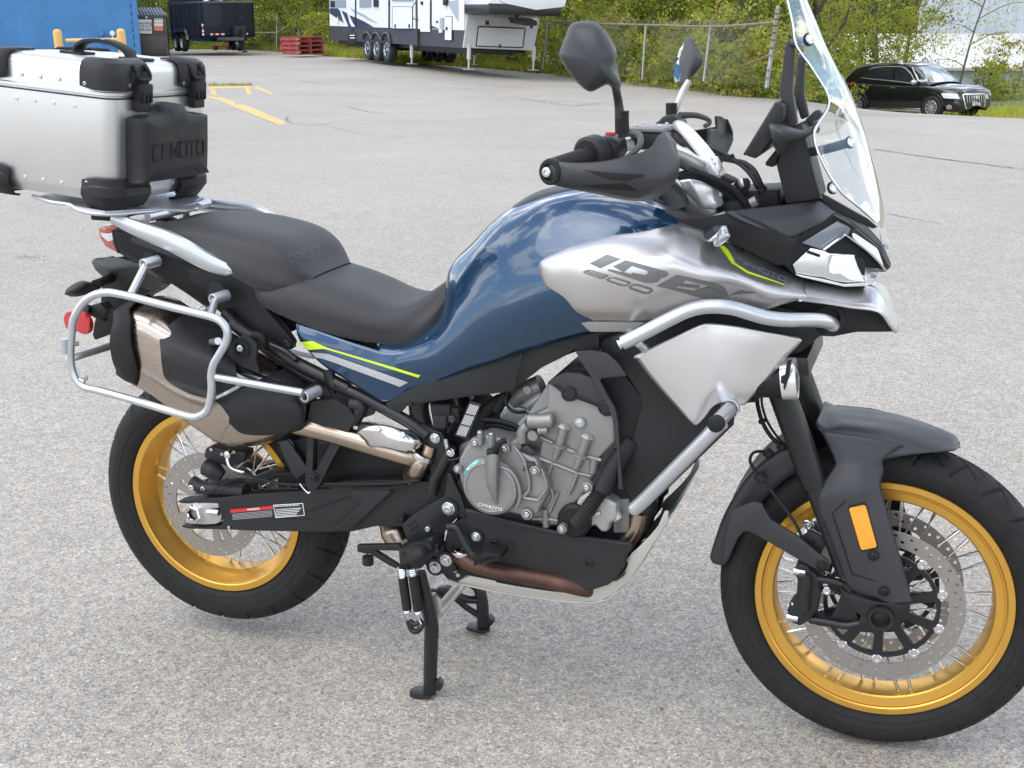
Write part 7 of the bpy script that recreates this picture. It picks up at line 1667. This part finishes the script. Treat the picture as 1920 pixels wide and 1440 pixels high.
for s, r in (('1366,247', .0145), ('1585,335', .0145)): c = W('C', s, -.168)[0]; lathe('cam_plug', [(r*1.05,-.004),(r*1.0,.003),(r*.85,.004),(r*.8,.002),(0,.002)], c, (0,-1,0), PLAST, vc, 28); 
tube('cover_rib', W('C', '1280,195,-.167 1330,225,-.168'), .0018, PLASTD, vc, 6, 1); tube('cover_rib', W('C', '1400,262,-.167 1545,325,-.168'), .003, PLASTD, vc, 6, 1)
c = W('C', '1430,426', -.163)[0]; lathe('boss', [(.013,-.004),(.0125,.003),(.009,.004)], c, (0,-1,0), ENG, tcv, 20); bolt(c+Vector((0,-.003,0)), .0068, tcv, ZINC, (0,-1,0), 'hex')
# ribs on the cylinder block
for s in ('C1195,510,-.162 1270,545,-.163 1420,610,-.163 1560,650,-.162', 'C1165,630,-.162 1300,680,-.163 1400,720,-.163 1500,745,-.16', 'C1270,660,-.163 1235,760,-.163 1225,850,-.163', 'C1420,720,-.163 1390,800,-.163 1365,850,-.162', 'C1250,800,-.163 1270,870,-.163 1240,940,-.163', 'C1150,1000,-.160 1230,1000,-.162 1330,1020,-.16'):
    fr(s, .0042, ENG, False, name='casting_rib')
for s in ('1335,455 1310,560 1280,640', '1475,515 1440,620 1410,700'):
    p = W('C', s, -.166); o = tube('bolt_boss', p, [.0105,.0095,.0065], ENG, tcv, 16, 1); lathe('flange', [(.010,-.003),(.0165,-.001),(.0165,.002),(.010,.004)], p[1], p[0]-p[2], ENG, o, 20); lathe('bolt_head', [(.013,0),(.0145,.003),(.008,.008),(0,.009)], p[0], (p[0]-p[1]), ENGL, o, 6)
for s, r in (('1225,940,-.165 1230,1045,-.160', .0075), ('1300,840,-.163 1250,960,-.163', .004), ('1520,640,-.160 1510,720,-.158', .009)): fr('C'+s, r, ENG, False, name='casting_boss')
# clutch cover
CC = '705,640 740,575 790,520 850,500 905,505 985,530 1050,590 1110,620 1165,640 1190,690 1215,730 1248,810 1235,860 1190,940 1180,975 1120,992 1040,975 960,955 850,935 760,905 735,850 715,780 700,720'
cc = prism('clutch_cover', W('C', CC, -.185), .055, ENG, BK, .008, segs=3)
c0 = W('C', '905,800', -.187)[0]; disc = lathe('clutch_dome', [(.0635,-.012),(.0625,.008),(.058,.0145),(.052,.0165),(.0505,.0145),(.020,.0150),(0,.0150)], c0, (-.02,-1,0), ENG, cc, 64, 30)
tl2 = bvh([cc, disc])
ofb = patch('clutch_lever_boss', rowsW('C', '''855,640,-.200 870,625,-.222 905,612,-.226 940,620,-.218 955,640,-.200
862,700,-.203 878,700,-.222 908,700,-.226 935,700,-.220 948,700,-.203
872,800,-.204 885,800,-.218 910,800,-.220 930,800,-.217 942,800,-.204
900,870,-.203 908,870,-.210 920,870,-.212 932,870,-.210 940,870,-.203
920,915,-.202 925,915,-.204 930,915,-.205 935,915,-.204 940,912,-.202'''), ENG, cc, 0, 5, 4, 50)
lathe('boss_top', [(.0138,-.004),(.0135,.003),(.0105,.005),(0,.005)], W('C', '905,625', -.205)[0], (.0,-.15,1), ENG, cc, 24); lathe('oil_cap', [(.0,.008),(.010,.008),(.0115,.004),(.0115,-.006)], W('C', '905,607', -.205)[0], (0,-.1,1), PLASTD, cc, 20)
tube('clutch_arm', W('C', '885,605,-.21 920,598,-.212 940,560,-.215 960,540,-.215 990,530,-.21'), [.0095,.0075,.0065,.006], PLASTD, cc, 10)
prism('cover_fairing', W('C', '870,870 885,822 905,840 930,912 900,905', -.2035), .006, ENG, cc, .002)
tube('cover_ridge', W('C', '960,690,-.205 1020,720,-.205 1060,790,-.204 1072,870,-.202 1050,940,-.198'), .0038, ENG, cc, 10); tube('cover_ridge', W('C', '1030,560,-.190 1090,640,-.192 1120,740,-.192 1125,830,-.192 1090,870,-.194 1180,890,-.190'), .0038, ENG, cc, 10); tube('cover_ridge', W('C', '1200,700,-.19 1232,810,-.19 1180,890,-.19'), .003, ENG, cc, 10)
for s, r in (('805,545', .0062), ('982,580', .006), ('1163,713', .0062), ('1115,972', .0068), ('700,702', .005), ('1325,1062', .0055), ('1475,810', .0062)): c = W('C', s, -.192)[0]; lathe('boss', [(r*1.9,-.01),(r*1.8,.003),(r*1.2,.004)], c, (0,-1,0), ENG, cc, 18); bolt(c+Vector((0,-.003,0)), r, cc, ZINC, (0,-1,0), 'cap', 'screw')
for s in ('835,515', '902,525'): p = W('C', s, -.19)[0]; tube('bolt_boss', [p+Vector((0,0,.012)), p-Vector((0,0,.014))], .0072, ENG, cc, 12, 1); bolt(p+Vector((0,0,.012)), .006, cc, ZINC, (0,-.2,1), 'cap', 'screw')
lay('maker_lettering', quadmap(stroke_text('CFMOTO', .2, .25), q2('C', '826,905 965,938 960,952 822,918')), tl2, WHTD, cc, .001)
lay('oil_brand_print', [q2('C', '830,640 838,645 835,662 800,680 770,705 748,738 738,735 745,712 775,675')], tl2, TEAL, cc, .001)
laytext('oil_print_text', 'MOTOREX', 'C', '752,700 815,648 826,658 762,712', tl2, WHTD, cc, .0016)
# starter and small castings above
for s, r, m_ in (('C1128,412,-.175 1180,415,-.175 1262,412,-.175', .0155, ENG), ('C1185,470,-.178 1240,468,-.178', .009, ENG), ('C1080,540,-.17 1090,470,-.17 1120,440,-.17', .011, ENG), ('C1020,290,-.06 1100,235,-.06 1200,190,-.06', .020, ENGL), ('C1120,320,-.07 1220,250,-.07', .017, ENGL), ('C1050,300,-.05 1160,330,-.05', .010, ENGL), ('C1060,455,-.12 1130,380,-.12', .009, ENG), ('C1060,560,-.15 1085,500,-.15', .010, PLASTG)): fr(s, r, m_, False, name='throttle_body' if m_ is ENGL else 'engine_fitting', n=2)
lathe('fitting_end', [(.0,.004),(.012,.004),(.0155,0),(.0155,-.01)], W('C', '1262,412', -.175)[0], (1,0,0), ENG, BK, 22); lathe('engine_plug', [(.0,.004),(.0105,.004),(.0115,.0),(.0115,-.01)], W('C', '1150,500', -.178)[0], (0,-1,0), ENG, BK, 20)
c = W('C', '1115,228', -.08)[0]; lathe('pulley', [(.011,-.01),(.011,.004),(.0095,.005),(.0085,.003),(0,.003)], c, (0,-1,0), ENGL, BK, 20)
prism('sensor_block', W('C', '1015,545 1045,520 1075,540 1085,600 1040,610 1020,580', -.175), .03, ENG, BK, .003); prism('sensor_block', W('C', '1090,690 1110,665 1150,665 1165,700 1120,725 1085,715', -.195), .02, PLASTG, BK, .003); prism('sensor_block', W('C', '1065,585 1110,560 1160,600 1100,650 1075,640', -.18), .02, PLASTG, BK, .003)
for s, r in (('850,405,-.13 920,410,-.13 1000,425,-.13 1060,450,-.13', .0045), ('870,440,-.12 950,440,-.12 1050,470,-.12', .005), ('1000,240,-.13 985,290,-.13 1010,340,-.13 1050,360,-.13 1110,360,-.12', .0038), ('860,470,-.14 900,480,-.14 960,520,-.15 1000,510,-.15', .0042), ('930,350,-.11 960,300,-.11 990,250,-.11', .012), ('860,380,-.1 900,330,-.1 960,290,-.1', .016), ('640,480,-.15 660,440,-.15 680,400,-.15', .004), ('640,650,-.17 700,640,-.17 760,600,-.17', .003)): fr('C'+s, r, RUBM, False, name='wire_loom')
prism('fuse_holder', W('C', '535,320 655,325 640,460 590,470 548,455 545,400', -.160), .03, PLASTD, BK, .003); prism('connector', W('C', '550,385 630,390 625,460 552,455', -.166), .01, PLAST, BK, .002)
prism('relay_mount', W('C', '655,335 700,340 710,420 680,430 650,400', -.155), .02, PLASTD, BK, .002); lathe('grommet', [(.008,0),(.008,.004),(.004,.005),(0,.003)], W('C', '665,400', -.158)[0], (0,-1,0), PLASTG, BK, 16)
prism('shock_spring_cover', W('C', '660,440 760,300 860,380 860,480 760,560 700,640 660,620', -.11), .1, DARKV, BK, .004)
lbp = prism('vehicle_label', W('C', '772,295 840,312 752,525 680,500', -.168), .001, BLKD, BK, 0); b_t = bvh([lbp])
for k in range(7):
    for j in range(3):
        t0 = .06+j*.31; u = .12+k*.118
        a = (772+68*u-92*t0, 297+17*u+205*t0); d_ = (772+68*u-92*(t0+.27), 297+17*u+205*(t0+.27)); lay('small_print', [[(640+q[0]*.3125, 660+q[1]*.3125) for q in (a, (a[0]+3.4, a[1]+.9), (d_[0]+3.4, d_[1]+.9), d_)]], b_t, WHTD, lbp, .0012)
# water pump, hose, radiator
wp = prism('water_pump', W('C', '1380,960 1430,870 1500,830 1560,860 1650,910 1650,1010 1610,1030 1600,1080 1560,1085 1520,1040 1440,1080 1390,1070', -.165), .05, ENGL, BK, .008, segs=3)
for s in ('1403,935', '1537,970', '1322,1062'): bolt(W('C', s, -.170)[0], .0062, wp, ZINC, (0,-1,0), 'cap', 'screw')
lathe('pump_inlet', [(.036,-.02),(.036,.004),(.030,.010),(0,.012)], W('C', '1400,1010', -.168)[0], (0,-1,0), PLASTD, wp, 36)
fr('C1740,540,-.13 1670,640,-.150 1610,740,-.165 1560,840,-.178', .0195, RUBM, False, name='coolant_hose')
pth = spline(W('C', '1565,825,-.178 1510,900,-.188 1460,970,-.190 1410,1030,-.186'), 10); rad = []
tube('corrugated_hose', pth, [.0170 if i % 2 else .0140 for i in range(len(pth))], RUBM, BK, 18, 1)
for k in (0, 1): fr('C%d,%d,-.15 %d,%d,-.15' % (1555+k*40, 890+k*10, 1640+k*20, 940+k*60), .012, ENGL, False, name='pump_pipe', n=1)
prism('radiator', W('C', '1560,800 1700,790 1760,830 1750,1000 1730,1120 1640,1130 1600,900', -.13), .26, PLASTD, BK, .003)
b = bmesh.new()
for k in range(26):
    p = W('C', '%g,%g' % (1640+k*3.6, 880), -.133)[0]; q = W('C', '%g,%g' % (1640+k*3.2, 1080), -.133)[0]; box(b, (p+q)/2, (.0016, .004, (p-q).length))
fromb('radiator_fins', b, ENG, BK, 0, 'stuff')
fr('C1790,960,-.12 1780,1000,-.12 1760,1070,-.12 1700,1160,-.12', .019, PIPE, False, name='header_pipe'); fr('C1850,880,-.1 1830,960,-.1 1800,1060,-.1', .015, FRAME, False, name='guard_mount')

# ---- shrouds beside the radiator
shp = WQ('D', '-60,250 80,215 200,215 620,90 1150,125 1300,170 1480,300 1390,312 1280,412 1190,440 1100,600 980,740 880,750 840,850 838,886 345,1366 190,1380 130,1270 105,1250 150,1060 195,950 250,745 235,690 140,545 0,575 -20,400', [(-60,-.172),(600,-.178),(1480,-.130)])
rs_ = prism('radiator_shroud', [p+Vector((0,.004,0)) for p in shp], .010, PLAST, BK, .003); mirror(rs_)
st_ = prism('frame_strip', W('C', '1400,-5 1500,-10 1590,5 1655,60 1705,130 1715,145 1560,158 1552,175 1600,270 1640,330 1660,420 1680,720 1690,830 1660,820 1655,600 1640,500 1625,400 1600,330 1540,220', -.180), .008, PLASTG, BK, .002); mirror(st_)
prism('shroud_recess', W('C', '1530,150 1700,140 1810,280 1790,420 1730,600 1680,760 1640,500', -.135), .02, DARKV, BK, .002)
PN = rowsW('D', '''208,432,-.196 300,388,-.212 450,318,-.226 620,240,-.236 700,228,-.238 850,244,-.232 1000,272,-.222 1150,298,-.208 1268,318,-.196
209,437,-.202 306,396,-.218 456,326,-.232 624,248,-.242 703,236,-.244 850,252,-.238 998,279,-.228 1145,304,-.214 1274,330,-.202
212,448,-.202 312,410,-.219 462,342,-.233 630,266,-.243 708,252,-.245 852,266,-.239 994,292,-.229 1140,314,-.215 1272,350,-.202
290,552,-.204 370,505,-.220 480,450,-.233 640,372,-.244 720,350,-.246 850,355,-.240 980,365,-.230 1080,385,-.216 1182,446,-.200
400,682,-.205 455,630,-.219 545,575,-.231 680,500,-.242 750,480,-.243 850,478,-.236 930,490,-.226 1000,520,-.212 1062,590,-.196
500,792,-.205 550,745,-.216 615,700,-.226 700,640,-.234 760,622,-.234 830,622,-.228 890,640,-.218 935,665,-.206 968,692,-.192
572,868,-.204 592,842,-.211 640,790,-.217 700,725,-.222 755,698,-.222 810,700,-.216 850,708,-.208 895,715,-.200 930,735,-.190
600,885,-.200 622,868,-.207 660,828,-.210 705,768,-.215 755,740,-.215 805,738,-.209 845,744,-.202 885,752,-.196 912,752,-.188''')
pn = patch('side_plate', PN, SILVW, BK, .006, 5, 4, 70); mirror(pn); pn['label'] = 'large bare silver plate beside the radiator'
# fog lamp
fc = W('D', '1100,600,-.175')[0]; fl = lathe('auxiliary_lamp', [(0,-.06),(.022,-.055),(.030,-.04),(.034,0),(.036,.020),(.036,.030)], W('D', '1090,590,-.165')[0], (.985,.06,.14), PLASTD, BK, 32)
lathe('lamp_ring', [(.0345,.018),(.0385,.019),(.0395,.044),(.0375,.047),(.030,.046)], W('D', '1085,590,-.165')[0], (.985,.06,.14), WHITEM, fl, 36); lathe('lamp_glass', [(.031,.044),(.020,.050),(0,.052)], W('D', '1085,590,-.165')[0], (.985,.06,.14), CLEARL, fl, 28)
prism('lamp_tab', W('D', '1145,570 1170,560 1185,470 1215,465 1200,560 1170,660 1160,640 1165,620 1145,610', -.206), .006, PLASTD, fl, .001)
prism('lamp_bracket', W('D', '950,715 985,680 1030,690 985,735 955,740', -.16), .02, PLASTD, fl, .003)
# crash bars
ub = W('D', '110,362,-.292 180,330,-.290 300,268,-.286 430,200,-.280 540,148,-.274 640,122,-.270 740,118,-.266 850,132,-.258 960,165,-.248 1060,192,-.236 1180,205,-.216 1300,205,-.190 1400,208,-.165 1450,222,-.150 1480,240,-.12')
cbar = tube('crash_bar', ub, .0132, SPAINT, BK, 20, 5)
def cap(par, c, n, r=.0140): lathe('bar_cap', [(0,.006),(r*.8,.006),(r,.0045),(r*1.06,0),(r*1.06,-.010),(r*.9,-.010)], c, n, PLASTD, par, 28)
cap(cbar, ub[0]+Vector((-.002,0,-.001)), (ub[0]-ub[1])+Vector((-.01,-.045,0)), .0150)
tube('crash_bar_stay', W('D', '150,268,-.16 175,280,-.19 220,345,-.24 285,402,-.20 320,430,-.16'), .0085, SPAINT, cbar, 14)
lb_ = W('D', '765,865,-.286 600,1030,-.272 400,1230,-.250 260,1370,-.232 205,1418,-.226'); lbar = tube('crash_bar', lb_, .0142, SPAINT, BK, 20, 3)
lathe('bar_end_dome', [(.0142,0),(.012,.007),(.006,.011),(0,.012)], lb_[-1], lb_[-1]-lb_[-2], SPAINT, lbar, 20)
tube('crash_bar_stay', W('D', '825,770,-.205 728,872,-.296'), .0140, SPAINT, lbar, 20, 1); cap(lbar, W('D', '727,876,-.300')[0], W('D', '727,876,-.300')[0]-W('D', '810,785,-.215')[0], .0145)
lathe('clamp_ring', [(.0165,-.005),(.018,-.003),(.018,.003),(.0165,.005)], W('D', '820,772,-.21')[0], W('D', '825,770,-.205')[0]-W('D', '728,872,-.296')[0], SPAINT, lbar, 24)
mirror(cbar); mirror(lbar)
prism('bar_bracket', W('D', '800,760 855,760 850,800 820,790', -.20), .02, PLASTD, BK, .002)

# ---- lower engine cover, header and bash plate
le = WQ('C', '640,1045 720,1000 722,935 1090,1030 1270,1075 1400,1105 1745,1150 1745,1190 1715,1220 1700,1290 1650,1360 1600,1400 1480,1440 1420,1400 1300,1370 960,1300 930,1310 800,1290 760,1260 720,1180 690,1190 680,1270 640,1240 612,1160', [(600,-.160),(1100,-.175),(1750,-.150)])
leo = prism('engine_side_cover', le, .012, PLAST, BK, .005, segs=3); tL = bvh([leo]); mirror(leo)
prism('sump_core', W('C', '620,1100 720,960 1740,1150 1700,1300 1480,1440 1000,1400 700,1330', -.135), .27, PLASTD, BK, .01)
for s in ('922,1142', '1490,1262'): c, n = on('C', s, tL)[0]; bolt(c, .0072, leo, BOLTB, n, 'cap', 'screw'); lathe('screw_seat', [(.0135,0),(.0125,.0018),(.0095,.002),(.009,-.001)], c, n, PLAST, leo, 24)
c, n = on('C', '1018,1158', tL)[0]; lathe('cover_hole', [(.0125,.0003),(.0115,.0012),(.010,.0004),(0,.0003)], c, n, DARKV, leo, 22)
fr('C705,1225,-.165 760,1262,-.172 900,1305,-.176 1100,1345,-.176 1300,1384,-.172 1440,1418,-.16 1500,1426,-.14', .0172, COPPER, False, name='header_pipe')
lathe('header_collar', [(.021,-.006),(.0225,-.003),(.0225,.003),(.021,.006)], W('C', '718,1195', -.165)[0], (.3,0,1), CHR, BK, 24)
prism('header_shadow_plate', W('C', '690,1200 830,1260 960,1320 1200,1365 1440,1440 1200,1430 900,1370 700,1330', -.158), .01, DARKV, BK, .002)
sk = WQ('G', '700,365 740,388 770,370 850,334 925,346 965,385 1100,410 1250,432 1380,446 1440,430 1560,395 1620,368 1665,320 1680,285 1672,262 1700,225 1740,190 1800,130 1845,75 1880,-5 1900,-5 1898,35 1850,110 1760,250 1690,370 1600,450 1530,484 1400,492 1200,470 1000,440 880,415 790,395 745,385', [(700,-.150),(1500,-.165),(1900,-.130)])
sko = prism('bash_plate', sk, .004, SKID, BK, .0012)
mirror(sko)
btm = W('G', '700,365 745,385 790,395 880,415 1000,440 1200,470 1400,492 1530,484 1600,450 1690,370 1760,250 1850,110 1898,35', -.158)
rows = [[Vector((p.x, y, p.z-(.004 if abs(y) < .14 else 0))) for y in (-.160,-.150,-.08,0,.08,.150,.160)] for p in btm]; patch('bash_plate_floor', rows, SKID, sko, .003, 3, 2, 50)
b = bmesh.new()
for r_, c_, s0 in ((2, 7, (1350,435)), (3, 4, (1615,375))):
    for i in range(c_):
        for j in range(r_):
            x = s0[0]+i*13+j*6; y = s0[1]-j*9-i*2 if r_ == 2 else s0[1]-i*9-j*9
            c = P(600+x*.34375, 960+y*.34375, -.170); rr_ = bmesh.ops.create_circle(b, cap_ends=True, segments=8, radius=.0022); bmesh.ops.transform(b, matrix=Matrix.Translation(c) @ Matrix.Rotation(R_(90), 4, 'X'), verts=rr_['verts'])
fromb('plate_perforation', b, DARKV, sko, 0, 'stuff')
prism('stand_bracket', W('G', '660,325 700,290 790,330 790,352 740,385 700,372', -.155), .012, FRAME, BK, .002)
for s in ('705,315', '735,322', '752,345'): lathe('bracket_hole', [(.0045,.0004),(.0035,.001),(0,.0004)], W('G', s, -.1555)[0], (0,-1,0), SKID, BK, 12)
tube('side_stand', [Vector((.70,.17,.30)), Vector((.45,.19,.30)), Vector((.36,.19,.31))], .013, FRAME, BK, 12)
# ---- centre stand
cs_ = tube('centre_stand', W('G', '545,330,-.175 570,430,-.170 590,520,-.168 608,620,-.165 606,720,-.163 602,850,-.160 600,985,-.158'), [.013,.014,.0155,.0160,.0160,.0155,.0150], FRAME, BK, 16)
ft = prism('stand_foot', [Vector((x, y, z)) for x, y, z in ((.545,-.170,.006),(.552,-.184,.004),(.572,-.186,.004),(.600,-.178,.006),(.602,-.146,.006),(.575,-.136,.005),(.550,-.146,.005))], 0, FRAME, cs_, .002, d=(0,0,.007)); prism('stand_foot_toe', W('G', '620,930 640,915 662,945 655,980 625,975', -.165), .02, FRAME, ft, .003)
tube('centre_stand_far_leg', W('G', '700,320,.17 850,400,.17 880,470,.17 888,540,.17 890,620,.17'), [.012,.014,.0155,.0155,.015], FRAME, cs_, 14); prism('stand_foot', [Vector((x, y, z)) for x, y, z in ((.555,.15,.006),(.60,.14,.006),(.615,.16,.006),(.605,.19,.006),(.57,.195,.006),(.552,.175,.006))], 0, FRAME, cs_, .002, d=(0,0,.007)); prism('stand_foot_toe', W('G', '915,570 940,590 942,610 915,640 905,620', .165), .02, FRAME, cs_, .002)
tube('stand_cross_brace', W('G', '610,570,-.155 650,540,-.10 740,430,-.02 800,370,.06'), .0125, SKID, cs_, 12); prism('stand_gusset', W('G', '590,480 620,450 660,480 655,560 630,590 612,580', -.150), .006, SKID, cs_, .001)
tube('stand_cross_brace', W('G', '640,455,.10 720,450,.13 800,475,.15 860,480,.165'), .010, FRAME, cs_, 12); tube('stand_cross_brace', W('G', '740,470,.14 800,520,.155 860,560,.168'), .008, FRAME, cs_, 10); prism('stand_lever', W('G', '575,440 610,420 690,415 740,440 700,455 630,440', .10), .02, FRAME, cs_, .003); prism('stand_lever_tip', W('G', '610,415 655,390 662,400 630,425', .09), .02, SKID, cs_, .002)
# springs
for x0, x1, y0, y1 in ((452, 475, 360, 530), (508, 535, 350, 535)):
    a, b2 = W('G', '%g,%g,-.205 %g,%g,-.205' % (x0, y0, x1, y1)); sp = tube('spring_sleeve', [a, b2], .0105, RUBM, cs_, 14, 1)
    for (p, q) in ((a, a+(a-b2)*.33), (b2, b2+(b2-a)*.09)):
        n = 60; d = (q-p); ax = d.normalized(); u = ax.orthogonal().normalized(); v = ax.cross(u); tu = 6 if d.length > .02 else 2
        tube('spring_coil', [p+d*(i/n)+(u*math.cos(6.2832*tu*i/n)+v*math.sin(6.2832*tu*i/n))*.0075 for i in range(n+1)], .0022, CHR, sp, 6, 1)
    tube('spring_hook', [b2+Vector((0,0,-.004)), b2+Vector((.002,0,-.022)), b2+Vector((.006,0,-.034)), b2+Vector((-.004,0,-.036))], .0022, CHR, sp, 6)
tube('spring_anchor', W('G', '480,590,-.205 500,640,-.205 525,652,-.205 550,630,-.205 562,600,-.195'), .0065, FRAME, cs_, 10); tube('spring_anchor', W('G', '490,595,-.205 520,612,-.205 555,590,-.20'), .006, FRAME, cs_, 8)
tube('stand_pivot', W('G', '380,0,-.10 470,40,-.15'), .01, FRAME, cs_, 8, 1)
# inner frame so that nothing is hollow
prism('airbox', [Vector((x, -.11, z)) for x, z in ((.50,.70),(.62,.72),(.85,.80),(1.10,.88),(1.16,1.0),(1.12,1.06),(.95,1.08),(.80,1.04),(.68,.92),(.60,.82),(.48,.80))], .22, PLASTD, BK, .01)
tube('steering_head', [Vector((1.20,0,1.12)), Vector((1.27,0,.86))], .04, FRAME, BK, 20, 1)
for s in (-1, 1): tube('frame_spar', [Vector((1.22,s*.05,1.02)), Vector((1.08,s*.13,.93)), Vector((.86,s*.13,.82)), Vector((.60,s*.125,.72)), Vector((.575,s*.12,.62)), Vector((.64,s*.12,.52))], .022, FRAME, BK, 14)
prism('lower_yoke', [Vector((x, y, .845)) for x, y in ((1.28,-.135),(1.37,-.125),(1.37,.125),(1.28,.135),(1.25,0))], 0, FRAME, BK, .004, d=(.006,0,-.035))
tube('shock_absorber', [Vector((.55,0,.80)), Vector((.60,0,.45))], .03, DARKV, BK, 20, 1)
tube('swingarm_pivot', [Vector((.69,-.16,.52)), Vector((.69,.16,.52))], .022, FRAME, BK, 20, 1)

# ---- keep three levels at most: thing, part, sub-part
def _depth(o):
    n = 0
    while o.parent: o = o.parent; n += 1
    return n
for o in list(COL.objects):
    while _depth(o) > 2: o.parent = o.parent.parent
for o in list(COL.objects):
    if not o.parent and o.type == 'MESH' and not o.get('kind') and not o.get('label'): print('LOOSE', o.name)
